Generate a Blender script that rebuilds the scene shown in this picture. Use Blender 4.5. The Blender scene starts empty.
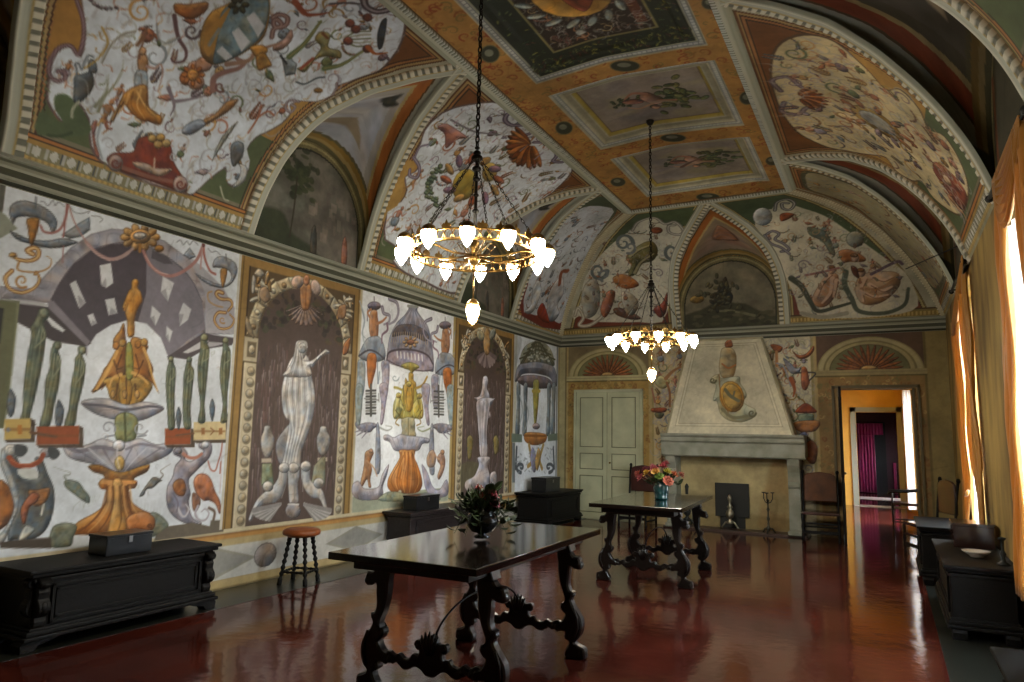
import bpy, bmesh, math, random
import numpy as np
from mathutils import Vector, Matrix

random.seed(7)
rng = np.random.default_rng(11)
SC = bpy.context.scene
COL = SC.collection
PI = math.pi

# ---------------------------------------------------------------- camera
F_PX, YAW, PITCH, ROLL, CAMX, DEP, RW, ZC = 702.48, .49114, .13497, .02014, 6.0473, 13.458, 6.9603, 3.491
EYE = 1.6
W_, H_ = 1024, 682
def _axes():
    cy, sy = math.cos(YAW), math.sin(YAW)
    f = np.array([-sy*math.cos(PITCH), cy*math.cos(PITCH), math.sin(PITCH)])
    r = np.array([cy, sy, 0.]); u = np.cross(r, f)
    r2 = r*math.cos(ROLL)+u*math.sin(ROLL); u2 = -r*math.sin(ROLL)+u*math.cos(ROLL)
    return r2, u2, f
AR, AU, AF = _axes()
EYEP = np.array([CAMX, 0, EYE])
def rays(px):
    px = np.atleast_2d(np.asarray(px, float))
    return AF*F_PX+AR*(px[:, :1]-W_/2)-AU*(px[:, 1:]-H_/2)
def make_camera():
    cd = bpy.data.cameras.new('camera'); o = bpy.data.objects.new('camera', cd); COL.objects.link(o)
    m = Matrix(((AR[0], AU[0], -AF[0], EYEP[0]), (AR[1], AU[1], -AF[1], EYEP[1]), (AR[2], AU[2], -AF[2], EYEP[2]), (0, 0, 0, 1)))
    o.matrix_world = m
    cd.sensor_width = 36; cd.lens = F_PX/W_*36; cd.clip_start = .05; cd.clip_end = 100
    SC.camera = o

# measured points of the photograph -> points on a surface of the hall
def on_left(px):      # left wall x = 0 -> (y, z)
    d = rays(px); t = (0-CAMX)/d[:, 0]; P = EYEP+d*t[:, None]; return P[:, [1, 2]]
def on_back(px, y=None):      # back wall -> (x, z)
    y = DEP if y is None else y
    d = rays(px); t = y/d[:, 1]; P = EYEP+d*t[:, None]; return P[:, [0, 2]]
def on_z(px, z):
    d = rays(px); t = (z-EYE)/d[:, 2]; P = EYEP+d*t[:, None]; return P[:, [0, 1]]

# ---------------------------------------------------------------- vault profile
TD = np.array([0, .05, .12, .21, .3, .4, .52, .61, .86, 1.21, 1.65, 2.12, 2.6, 3.48, 20])
TZ = np.array([3.70, 3.87, 4.04, 4.22, 4.37, 4.52, 4.68, 4.79, 5.06, 5.34, 5.52, 5.62, 5.68, 5.74, 5.74])
_dd = np.linspace(0, 3.48, 700); _zz = np.interp(_dd, TD, TZ)
_k = np.hanning(61); _k /= _k.sum()
_pad = np.concatenate([2*_zz[0]-_zz[30:0:-1], _zz, _zz[-2:-32:-1]])
_zs = np.convolve(_pad, _k, 'valid'); _zs[0] = 3.70
_ss = np.concatenate([[0], np.cumsum(np.hypot(np.diff(_dd), np.diff(_zs)))])
def prof(d): return np.interp(d, _dd, _zs)
def s_of_d(d): return np.interp(d, _dd, _ss)
def d_of_s(s): return np.interp(s, _ss, _dd)
AX = 2.12                       # where the flat of the vault begins
KE = (DEP-11.64)/AX
BX = DEP-11.64                  # the same depth at the end
SX = float(s_of_d(AX))
def zmain(x, y):
    return np.minimum(prof(np.minimum(x, RW-x)), prof((DEP-y)/KE))
def on_vault(px):               # -> 3D points of the main vault
    out = []
    for d in rays(px):
        d = d/np.linalg.norm(d)
        t = np.linspace(1.5, 22, 3000); P = EYEP+d*t[:, None]
        x, y, z = P.T
        ok = (x > 0) & (x < RW) & (y < DEP)
        g = np.where(ok, zmain(np.clip(x, 0, RW), np.minimum(y, DEP))-z, -1)
        i = int(np.argmin(g > 0)); i = max(i, 1)
        a, b = max(g[i-1], 0), -g[i]
        t0 = t[i-1]+(t[i]-t[i-1])*(a/(a+b+1e-9)) if g[i] > -1 else t[i]
        out.append(EYEP+d*t0)
    return np.array(out)
def v_left(px):  P = on_vault(px); return np.c_[P[:, 1], s_of_d(P[:, 0])]          # (y, s)
def v_right(px): P = on_vault(px); return np.c_[P[:, 1], s_of_d(RW-P[:, 0])]
def v_end(px):   P = on_vault(px); return np.c_[P[:, 0], s_of_d((DEP-P[:, 1])/KE)]  # (x, s)
def v_mid(px):   P = on_vault(px); return P[:, :2]

# ---------------------------------------------------------------- colour
def C(h):
    if isinstance(h, str):
        h = h.lstrip('#'); return tuple(int(h[i:i+2], 16)/255 for i in (0, 2, 4))
    return h
def lin(c):
    c = np.asarray(C(c), float)
    return np.where(c <= .04045, c/12.92, ((c+.055)/1.055)**2.4)

# ---------------------------------------------------------------- fresco canvas (colour of the surface itself)
def smooth(pts, closed=True, n=6):
    p = np.asarray(pts, float)
    if len(p) < 3 or n <= 1: return p
    q = np.vstack([p[-1], p, p[0], p[1]]) if closed else np.vstack([2*p[0]-p[1], p, 2*p[-1]-p[-2]])
    out = []; m = len(p) if closed else len(p)-1
    t = np.linspace(0, 1, n, endpoint=False)[:, None]
    for i in range(m):
        a, b, c, d = q[i], q[i+1], q[i+2], q[i+3]
        out.append(.5*((2*b)+(-a+c)*t+(2*a-5*b+4*c-d)*t**2+(-a+3*b-3*c+d)*t**3))
    out = np.vstack(out)
    return out if closed else np.vstack([out, p[-1]])

_G = np.random.default_rng(5).uniform(-1, 1, (256, 256))
def vnoise(x, y):
    i, j = np.floor(x).astype(int), np.floor(y).astype(int); a, b = x-i, y-j; a = a*a*(3-2*a); b = b*b*(3-2*b)
    g = lambda p, q: _G[(j+q) % 256, (i+p) % 256]
    return (g(0, 0)*(1-a)+g(1, 0)*a)*(1-b)+(g(0, 1)*(1-a)+g(1, 1)*a)*b
class Canvas:
    def __init__(s, us, vs, base):
        s.us, s.vs = np.asarray(us), np.asarray(vs)
        s.a = np.empty((len(s.vs), len(s.us), 3)); s.a[:] = C(base)
        s.r = max(s.us[-1]-s.us[-2], s.vs[-1]-s.vs[-2])
        s.T = None           # optional mapping of input points
        s.al = 1.; s.k = 1.
    def view(s, fn, x0, y0, sc):
        """measure in a detail of the photograph: (x0, y0) its corner, sc its enlargement; None = metric again"""
        if fn is None: s.T = None; s.k = 1.; return
        s.T = lambda p: fn(p/sc+np.array([x0, y0]))
        q = s.T(np.array([[300., 300.], [340., 300.], [300., 340.]])); s.k = .5*(np.linalg.norm(q[1]-q[0])+np.linalg.norm(q[2]-q[0]))/40
    def tr(s, pts):
        p = np.atleast_2d(np.asarray(pts, float))
        return s.T(p) if s.T is not None else p
    def box(s, p, pad):
        i0, i1 = np.searchsorted(s.us, [p[:, 0].min()-pad, p[:, 0].max()+pad])
        j0, j1 = np.searchsorted(s.vs, [p[:, 1].min()-pad, p[:, 1].max()+pad])
        if i1 <= i0 or j1 <= j0: return None
        U, V = np.meshgrid(s.us[i0:i1], s.vs[j0:j1])
        return (slice(j0, j1), slice(i0, i1)), U, V
    @staticmethod
    def segd(p, U, V, closed, grad=False):
        q = np.roll(p, -1, 0) if closed else p[1:]; p = p if closed else p[:-1]
        best = np.full(U.shape, 1e9); bi = np.zeros(U.shape, int); bt = np.zeros(U.shape); ins = np.zeros(U.shape, bool)
        gx = np.zeros(U.shape); gy = np.zeros(U.shape)
        for k in range(len(p)):
            ax, ay = p[k]; dx, dy = q[k]-p[k]; L = dx*dx+dy*dy+1e-14
            t = np.clip(((U-ax)*dx+(V-ay)*dy)/L, 0, 1)
            ex, ey = U-ax-t*dx, V-ay-t*dy; d = ex*ex+ey*ey; m = d < best
            best[m] = d[m]; bi[m] = k; bt[m] = t[m]
            if grad: gx[m] = ex[m]; gy[m] = ey[m]
            if closed and dy != 0:
                c = (p[k][1] > V) != (q[k][1] > V)
                ins ^= c & (U < dx*(V-ay)/dy+ax)
        return np.sqrt(best), bi, bt, ins, gx, gy
    def put(s, sl, al, col):
        al = np.clip(al*s.al, 0, 1)[..., None]; s.a[sl] = s.a[sl]*(1-al)+np.asarray(col)*al
    def poly(s, pts, col, a=1., n=1, soft=None):
        p = smooth(s.tr(pts), True, n); soft = soft or s.r
        b = s.box(p, soft*1.5)
        if b is None: return
        sl, U, V = b; d, _, _, ins, _, _ = s.segd(p, U, V, True)
        d = np.where(ins, d, -d); s.put(sl, a*np.clip(d/soft+.5, 0, 1), C(col))
    def form(s, pts, col, hi=None, lo=None, w=.04, n=5, L=(-.6, .8), edge=None, a=1.):
        """a painted form modelled in light and dark, the way the fresco painter modelled it"""
        w = w*s.k if s.T is not None else w
        col = np.array(C(col)); hi = np.array(C(hi)) if hi is not None else np.minimum(col*1.35+.06, 1); lo = np.array(C(lo))*.8 if lo is not None else col*.4; w = w*1.25
        p = smooth(s.tr(pts), True, n); b = s.box(p, s.r*2)
        if b is None: return
        sl, U, V = b; d, _, _, ins, gx, gy = s.segd(p, U, V, True, True)
        dn = np.maximum(d, 1e-6); lam = -(gx*L[0]+gy*L[1])/dn*np.clip(1-d/w, 0, 1)   # edge facing the light
        c = col+np.where(lam > 0, lam, 0)[..., None]*(hi-col)+np.where(lam < 0, -lam, 0)[..., None]*(lo-col)
        q = w*1.1+.012; o_ = p[0]*41.7                    # brushwork, folds and muscles inside the form
        m_ = vnoise(U/q+o_[0], V/q+o_[1])*.65+vnoise(U/q*2.3, V/q*2.3+o_[0])*.35; m2 = vnoise(U/q*.9+o_[1]+7, V/q*.9)
        c = c*(1+np.where(m_ < 0, .30, .16)*m_)[..., None]*(1-.12*np.exp(-(m2/.05)**2))[..., None]+(vnoise(U/q*1.4, V/q*1.4)*.05)[..., None]*np.array([1, .1, -1.])
        if edge is None: edge = tuple(lo*.8)
        if edge is not None:
            e = np.clip(1-d/(s.r*1.4), 0, 1)[..., None]*.65; c = c*(1-e)+np.array(C(edge))*e
        sd = np.where(ins, d, -d); s.put(sl, a*np.clip(sd/s.r+.5, 0, 1), c)
    def line(s, pts, w, col, a=1., n=4, w2=None, closed=False):
        p = s.tr(pts)
        p = smooth(p, closed, n) if n > 1 else p
        if s.T is not None: w, w2 = w*s.k, (w2*s.k if w2 is not None else None)
        if closed: p = np.vstack([p, p[:1]])
        w2 = w if w2 is None else w2
        b = s.box(p, max(w, w2)+s.r)
        if b is None or len(p) < 2: return
        sl, U, V = b; d, bi, bt, _, _, _ = s.segd(p, U, V, False)
        f = (bi+bt)/(len(p)-1); ww = (w+(w2-w)*f)/2
        s.put(sl, a*np.clip((ww-d)/s.r+.5, 0, 1)*np.minimum(1, np.maximum(ww*2/s.r, .25)), C(col))
    def ell(s, c, rx, ry, col, a=1., rot=0, soft=None):
        t = np.linspace(0, 2*PI, 24, endpoint=False)
        pts = np.c_[rx*np.cos(t), ry*np.sin(t)]; cs, sn = math.cos(rot), math.sin(rot)
        pts = np.c_[pts[:, 0]*cs-pts[:, 1]*sn+c[0], pts[:, 0]*sn+pts[:, 1]*cs+c[1]]
        s.poly(pts, col, a, 1, soft)
    def fell(s, c, rx, ry, col, rot=0, w=None, **k):
        t = np.linspace(0, 2*PI, 16, endpoint=False)
        pts = np.c_[rx*np.cos(t), ry*np.sin(t)]; cs, sn = math.cos(rot), math.sin(rot)
        pts = np.c_[pts[:, 0]*cs-pts[:, 1]*sn+c[0], pts[:, 0]*sn+pts[:, 1]*cs+c[1]]
        k.setdefault('n', 1); s.form(pts, col, w=w or .05, **k)
    def curl(s, c, r, a0, turns, w, col, w2=None, flip=1, a=1.):
        n = int(10+abs(turns)*10); t = np.linspace(0, 1, n)
        rr = r*(1-.86*t); an = a0+flip*turns*2*PI*t
        s.line(np.c_[c[0]+rr*np.cos(an), c[1]+rr*np.sin(an)], w, col, a, 1, w2)
    def rect(s, u0, v0, u1, v1, col, a=1.):
        T, s.T = s.T, None
        s.poly([(u0, v0), (u1, v0), (u1, v1), (u0, v1)], col, a); s.T = T
    def tone(s, amp=.05, scale=.35, seed=0, sl=None, tint=(1, 1, 1)):
        """age and wear of the plaster: broad blotches"""
        g = np.random.default_rng(seed); H, W = s.a.shape[:2]
        tot = np.zeros((H, W))
        for k in range(4):
            cell = scale/2**k; nu = int((s.us[-1]-s.us[0])/cell)+3; nv = int((s.vs[-1]-s.vs[0])/cell)+3
            G = g.normal(size=(nv, nu)); fu = (s.us-s.us[0])/cell; fv = (s.vs-s.vs[0])/cell
            iu = np.floor(fu).astype(int).clip(0, nu-2); iv = np.floor(fv).astype(int).clip(0, nv-2)
            tu = np.clip(fu-iu, 0, 1); tv = np.clip(fv-iv, 0, 1); tu = tu*tu*(3-2*tu); tv = tv*tv*(3-2*tv)
            A = G[iv][:, iu]; B = G[iv][:, iu+1]; Cc = G[iv+1][:, iu]; D = G[iv+1][:, iu+1]
            tot += (A*(1-tu)+B*tu)*(1-tv)[:, None]/1.5**k+(Cc*(1-tu)+D*tu)*tv[:, None]/1.5**k
        tot = tot*amp
        U, V = np.meshgrid(s.us, s.vs)
        tot += .03*vnoise(U/.05, V/.05)+.03*vnoise(U/.02+9, V/.02)
        cr = -.07*np.exp(-(vnoise(U/.55+3, V/.55)/.012)**2)*(vnoise(U/1.3, V/1.3) > .1); tot += cr           # hairline cracks
        lum = s.a@np.array([.3, .55, .15]); s.a = lum[..., None]*np.array([1.0, 1., .99])*.10+s.a*.90
        s.a = np.clip(s.a*(1+tot[..., None]*np.asarray(tint)), 0, 1)

# ---------------------------------------------------------------- materials
def nodes(name):
    m = bpy.data.materials.new(name); m.use_nodes = True; nt = m.node_tree
    return m, nt, nt.nodes['Principled BSDF']
MATS = {}
def mat(name, col, rough=.6, metal=0, noise=.0, scale=8, col2=None, bump=0., bscale=30, spec=.5, emit=None, es=0, stretch=(1, 1, 1), coat=0, trans=0, sheen=0):
    if name in MATS: return MATS[name]
    m, nt, b = nodes(name); N = nt.nodes; L = nt.links
    b.inputs['Roughness'].default_value = rough; b.inputs['Metallic'].default_value = metal
    b.inputs['Specular IOR Level'].default_value = spec
    c1 = lin(col); c2 = lin(col2) if col2 is not None else c1*.55
    tc = N.new('ShaderNodeTexCoord'); mp = N.new('ShaderNodeMapping'); mp.inputs['Scale'].default_value = stretch
    L.new(tc.outputs['Object'], mp.inputs['Vector'])
    if noise > 0:
        nz = N.new('ShaderNodeTexNoise'); nz.inputs['Scale'].default_value = scale; nz.inputs['Detail'].default_value = 6
        L.new(mp.outputs[0], nz.inputs['Vector'])
        cr = N.new('ShaderNodeValToRGB'); cr.color_ramp.elements[0].position = .5-noise*.5; cr.color_ramp.elements[1].position = .5+noise*.5
        cr.color_ramp.elements[0].color = (*c2, 1); cr.color_ramp.elements[1].color = (*c1, 1)
        L.new(nz.outputs['Fac'], cr.inputs[0]); L.new(cr.outputs[0], b.inputs['Base Color'])
    else: b.inputs['Base Color'].default_value = (*c1, 1)
    if bump:
        n2 = N.new('ShaderNodeTexNoise'); n2.inputs['Scale'].default_value = bscale; n2.inputs['Detail'].default_value = 4
        L.new(mp.outputs[0], n2.inputs['Vector'])
        bp = N.new('ShaderNodeBump'); bp.inputs['Strength'].default_value = bump; bp.inputs['Distance'].default_value = .01
        L.new(n2.outputs['Fac'], bp.inputs['Height']); L.new(bp.outputs[0], b.inputs['Normal'])
    if coat: b.inputs['Coat Weight'].default_value = coat; b.inputs['Coat Roughness'].default_value = .12
    if sheen: b.inputs['Sheen Weight'].default_value = sheen
    if emit is not None: b.inputs['Emission Color'].default_value = (*lin(emit), 1); b.inputs['Emission Strength'].default_value = es
    MATS[name] = m; return m
def mat_paint(name='fresco', rough=.62, spec=.35, bump=.25):
    if name in MATS: return MATS[name]
    m, nt, b = nodes(name); N = nt.nodes; L = nt.links
    at = N.new('ShaderNodeAttribute'); at.attribute_name = 'paint'; L.new(at.outputs['Color'], b.inputs['Base Color'])
    b.inputs['Roughness'].default_value = rough; b.inputs['Specular IOR Level'].default_value = spec
    tc = N.new('ShaderNodeTexCoord'); nz = N.new('ShaderNodeTexNoise'); nz.inputs['Scale'].default_value = 9; nz.inputs['Detail'].default_value = 6
    L.new(tc.outputs['Object'], nz.inputs['Vector']); bp = N.new('ShaderNodeBump'); bp.inputs['Strength'].default_value = bump; bp.inputs['Distance'].default_value = .01
    L.new(nz.outputs['Fac'], bp.inputs['Height']); L.new(bp.outputs[0], b.inputs['Normal'])
    MATS[name] = m; return m

# ---------------------------------------------------------------- meshes
def link(name, me, material=None, parent=None):
    o = bpy.data.objects.new(name, me); COL.objects.link(o)
    if material is not None: me.materials.append(material)
    if parent is not None: o.parent = parent
    return o
def tag(o, label, cat, group=None):
    o['label'] = label; o['category'] = cat
    if group: o['group'] = group
    return o
def struct(o): o['kind'] = 'structure'; return o
def thing(name, label, cat, loc=(0, 0, 0), rz=0, group=None):
    o = bpy.data.objects.new(name, None); COL.objects.link(o); o.location = loc; o.rotation_euler = (0, 0, rz)
    o.empty_display_size = .1
    return tag(o, label, cat, group)
def copy_tree(o, parent=None):
    c = o.copy(); COL.objects.link(c)
    if parent is not None: c.parent = parent
    for ch in [k for k in bpy.data.objects if k.parent == o]: copy_tree(ch, c)
    return c
def grid_mesh(name, P, keep=None, colr=None, material=None, smooth_=True, flip=False):
    """P (nv,nu,3); keep (nv,nu) bool per vertex; colr (nv,nu,3) display colours"""
    nv, nu = P.shape[:2]
    idx = np.arange(nv*nu).reshape(nv, nu)
    q = np.stack([idx[:-1, :-1], idx[:-1, 1:], idx[1:, 1:], idx[1:, :-1]], -1).reshape(-1, 4)
    if flip: q = q[:, ::-1]
    V = P.reshape(-1, 3); cc = colr.reshape(-1, 3) if colr is not None else None
    if keep is not None:
        k = keep.reshape(-1); q = q[k[q].all(1)]
        used = np.zeros(len(V), bool); used[q] = True; mp = np.cumsum(used)-1
        q = mp[q]; V = V[used]; cc = cc[used] if cc is not None else None
    me = bpy.data.meshes.new(name)
    me.vertices.add(len(V)); me.vertices.foreach_set('co', V.astype(np.float32).ravel())
    me.loops.add(len(q)*4); me.loops.foreach_set('vertex_index', q.astype(np.int32).ravel())
    me.polygons.add(len(q)); me.polygons.foreach_set('loop_start', np.arange(0, len(q)*4, 4, dtype=np.int32))
    if smooth_: me.polygons.foreach_set('use_smooth', np.ones(len(q), bool))
    me.update(calc_edges=True)
    if cc is not None:
        at = me.color_attributes.new('paint', 'FLOAT_COLOR', 'POINT')
        at.data.foreach_set('color', np.c_[lin(cc), np.ones(len(cc))].astype(np.float32).ravel())
    return link(name, me, material)

class MB:
    """collects shapes into ONE mesh"""
    def __init__(s): s.v = []; s.f = []; s.sm = []
    def add(s, vs, fs, sm=False):
        o = len(s.v); s.v += [tuple(map(float, v)) for v in vs]; s.f += [tuple(o+i for i in f) for f in fs]; s.sm += [sm]*len(fs); return s
    def box(s, c, d, bev=0., rz=0):
        x, y, z = (k/2 for k in d)
        if bev <= 0:
            vs = [(sx*x, sy*y, sz*z) for sz in (-1, 1) for sx, sy in ((-1, -1), (1, -1), (1, 1), (-1, 1))]
            fs = [(3, 2, 1, 0), (4, 5, 6, 7), (0, 1, 5, 4), (1, 2, 6, 5), (2, 3, 7, 6), (3, 0, 4, 7)]
        else:
            bm = bmesh.new(); bmesh.ops.create_cube(bm, size=1)
            for v in bm.verts: v.co = Vector((v.co.x*2*x, v.co.y*2*y, v.co.z*2*z))
            bmesh.ops.bevel(bm, geom=bm.edges[:], offset=min(bev, x*.9, y*.9, z*.9), segments=2, affect='EDGES', profile=.6)
            vs = [tuple(v.co) for v in bm.verts]; fs = [tuple(v.index for v in f.verts) for f in bm.faces]; bm.free()
        cs, sn = math.cos(rz), math.sin(rz)
        s.add([(c[0]+a*cs-b*sn, c[1]+a*sn+b*cs, c[2]+e) for a, b, e in vs], fs, False); return s
    def box2(s, a, b, bev=0.):
        return s.box([(a[i]+b[i])/2 for i in range(3)], [abs(b[i]-a[i]) for i in range(3)], bev)
    def lathe(s, prof_, c=(0, 0, 0), n=20, sm=True, scale=(1, 1)):
        vs = []; fs = []; m = len(prof_)
        for r, z in prof_:
            for k in range(n):
                a = 2*PI*k/n; vs.append((c[0]+r*scale[0]*math.cos(a), c[1]+r*scale[1]*math.sin(a), c[2]+z))
        for i in range(m-1):
            for k in range(n):
                k2 = (k+1) % n; fs.append((i*n+k, i*n+k2, (i+1)*n+k2, (i+1)*n+k))
        fs.append(tuple(range(n-1, -1, -1))); fs.append(tuple((m-1)*n+k for k in range(n)))
        return s.add(vs, fs, sm)
    def tube(s, pts, r, n=8, closed=False, sm=True, flat=1.):
        P = [Vector(p) for p in pts]; m = len(P); rr = r if hasattr(r, '__len__') else [r]*m
        vs = []; fs = []; up = None
        for i in range(m):
            a = P[i-1] if (i > 0 or closed) else P[i]; b = P[(i+1) % m] if (i < m-1 or closed) else P[i]
            t = (b-a); t = t.normalized() if t.length > 1e-9 else Vector((0, 0, 1))
            if up is None:
                up = Vector((0, 0, 1)) if abs(t.z) < .9 else Vector((1, 0, 0))
            x = t.cross(up); x = x.normalized() if x.length > 1e-6 else t.orthogonal().normalized(); y = x.cross(t).normalized(); up = y
            for k in range(n):
                an = 2*PI*k/n; vs.append(P[i]+x*math.cos(an)*rr[i]+y*math.sin(an)*rr[i]*flat)
        for i in range(m if closed else m-1):
            j = (i+1) % m
            for k in range(n):
                k2 = (k+1) % n; fs.append((i*n+k, i*n+k2, j*n+k2, j*n+k))
        if not closed: fs.append(tuple(range(n-1, -1, -1))); fs.append(tuple((m-1)*n+k for k in range(n)))
        return s.add(vs, fs, sm)
    def ball(s, c, r, n=12, sc=(1, 1, 1), sm=True):
        m = max(4, n//2); pr = [(max(1e-4, math.sin(PI*i/m)), -math.cos(PI*i/m)) for i in range(m+1)]
        vs = []; fs = []
        for rr, z in pr:
            for k in range(n): a = 2*PI*k/n; vs.append((c[0]+r*sc[0]*rr*math.cos(a), c[1]+r*sc[1]*rr*math.sin(a), c[2]+r*sc[2]*z))
        for i in range(m):
            for k in range(n): k2 = (k+1) % n; fs.append((i*n+k, i*n+k2, (i+1)*n+k2, (i+1)*n+k))
        return s.add(vs, fs, sm)
    def prism(s, pts, axis, a, b, bev=0., n=1):
        """outline in 2D extruded between a and b along axis (x: pts=(y,z), y: pts=(x,z), z: pts=(x,y))"""
        p = smooth(pts, True, n) if n > 1 else np.asarray(pts, float)
        ar = .5*np.sum(p[:, 0]*np.roll(p[:, 1], -1)-np.roll(p[:, 0], -1)*p[:, 1])
        if ar < 0: p = p[::-1]
        m = len(p)
        def mk(q, t): return {'x': (t, q[0], q[1]), 'y': (q[0], t, q[1]), 'z': (q[0], q[1], t)}[axis]
        if bev > 0:
            nx = np.roll(p, -1, 0)-np.roll(p, 1, 0); nn = np.c_[nx[:, 1], -nx[:, 0]]; nn /= (np.linalg.norm(nn, axis=1)[:, None]+1e-9)
            pi = p-nn*bev; sg = 1 if b > a else -1
            rings = [(pi, a), (p, a+sg*bev), (p, b-sg*bev), (pi, b)]
        else: rings = [(p, a), (p, b)]
        vs = []; fs = []
        for q, t in rings: vs += [mk(k, t) for k in q]
        for r_ in range(len(rings)-1):
            for i in range(m): j = (i+1) % m; fs.append((r_*m+i, r_*m+j, (r_+1)*m+j, (r_+1)*m+i))
        fs.append(tuple(range(m-1, -1, -1))); fs.append(tuple((len(rings)-1)*m+i for i in range(m)))
        return s.add(vs, fs, False)
    def mesh(s, name):
        me = bpy.data.meshes.new(name); me.from_pydata(s.v, [], s.f); me.update()
        me.polygons.foreach_set('use_smooth', s.sm)
        bm = bmesh.new(); bm.from_mesh(me); bmesh.ops.recalc_face_normals(bm, faces=bm.faces[:]); bm.to_mesh(me); bm.free()
        return me
    def build(s, name, material, parent=None): return link(name, s.mesh(name), material, parent)
# ================================================================ frescoes of the left wall
WH_ = 'd2d9e2'
def niche_frame(cv, y0, y1, seed):
    """painted niche between y0 and y1: gilt bands, jewelled pilasters, arch"""
    g = random.Random(seed); z0, z1 = .60, 3.48
    cv.view(None, 0, 0, 1)
    cv.rect(y0, z0, y1, z1, '5a482e')
    cv.rect(y0, z0, y0+.115, z1, '94733a'); cv.rect(y1-.115, z0, y1, z1, '94733a'); cv.rect(y0, z1-.10, y1, z1, '94713a')
    cv.rect(y0+.02, z0, y0+.035, z1, '5f4820'); cv.rect(y1-.035, z0, y1-.02, z1, '5f4820'); cv.rect(y0+.105, z0, y0+.125, z1-.1, '3c2b16'); cv.rect(y1-.125, z0, y1-.105, z1-.1, '3c2b16')
    a0, a1 = y0+.125, y1-.125; w = .19
    for x0 in (a0, a1-w):
        cv.rect(x0, z0, x0+w, 2.36, 'bdb092'); cv.rect(x0+.012, z0, x0+.024, 2.36, 'c9bda2'); cv.rect(x0+w-.02, z0, x0+w-.006, 2.36, '6e6148')
        n = 14
        for k in range(n):
            z = z0+.07+k*(2.30-z0)/n; cv.ell((x0+w*.55, z-.012), .056, .05, '7a6e58'); cv.fell((x0+w*.52, z), .05, .044, 'aa9e86', w=.04, hi='c4b9a2', lo='7d725c')
        cv.rect(x0-.02, 2.33, x0+w+.02, 2.62, '57482e'); cv.rect(x0-.015, 2.345, x0+w+.01, 2.605, 'b5a88c'); cv.rect(x0+.03, 2.39, x0+w-.04, 2.56, '6b5d45'); cv.fell((x0+w*.48, 2.475), .045, .055, 'b4a78f')
    # arch of blocks
    cc = (y0+y1)/2; R = (a1-a0)/2-w*.45
    for k in range(13):
        a = PI*(k+.5)/13; p = (cc+R*math.cos(a), 2.64+R*1.0*math.sin(a)*.93)
        rx = [(p[0]+dx*math.sin(a)*.105+dy*math.cos(a)*.075, p[1]-dx*math.cos(a)*.105+dy*math.sin(a)*.075) for dx, dy in ((-1, -1), (1, -1), (1, 1), (-1, 1))]
        cv.form(rx, 'bcae90' if k % 2 else 'aea082', w=.04, n=1, edge='4c3f2a'); cv.fell(p, .04, .036, 'cabea2' if k % 2 else '93754e')
    # spandrel leaves
    for sx in (-1, 1):
        for k in range(16):
            bx = cc+sx*(.56+.22*g.random()); bz = 3.0+.30*g.random(); a = g.uniform(0, PI)
            cv.fell((bx, bz),   .085, .032, ['cdc2a8', '9c7a4c', 'b8a484'][k % 3], rot=a)
    # interior
    ri = R-.085; t = np.linspace(0, PI, 24)
    pts = [(cc-ri, z0), (cc-ri, 2.64)]+[(cc-ri*math.cos(a), 2.64+ri*.95*math.sin(a)) for a in t[1:-1]]+[(cc+ri, 2.64), (cc+ri, z0)]
    cv.poly(pts, '53443e', soft=.012)
    return cc, ri
def niche_drips(cv, cc, ri, seed, z0=1.0):
    g = random.Random(seed)
    for k in range(520):
        x = cc+g.uniform(-1, 1)*ri*.97; z = g.uniform(z0, 2.6); L = g.uniform(.06, .28)
        cv.line([(x, z), (x+g.uniform(-.02, .02), z-L)], g.uniform(.008, .022), g.choice(['75656a', '3a3034', '806660', '6b5a4c', '6e4e4c', '8d7f80', '463a3c', '9a8a86']), .6, 1, .004)
    for k in range(90):
        a = g.uniform(.1, PI-.1); r = ri*g.uniform(.55, .98); x = cc+r*math.cos(a); z = 2.64+r*.93*math.sin(a)
        cv.ell((x, z), g.uniform(.02, .07), g.uniform(.02, .05), g.choice(['332a24', '3f4a30', '302c2a', '4c5236', '5c4c34']), .55)

def folds(cv, A, B, n, w, c1, c2, a=.7, e=.0):
    A, B = np.array(A, float), np.array(B, float)
    for k in range(n):
        t = e+(1-2*e)*(k+.5)/n; cv.line(A*(1-t)+B*t, w, c1 if k % 2 else c2, a, 5, w*.5)

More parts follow.
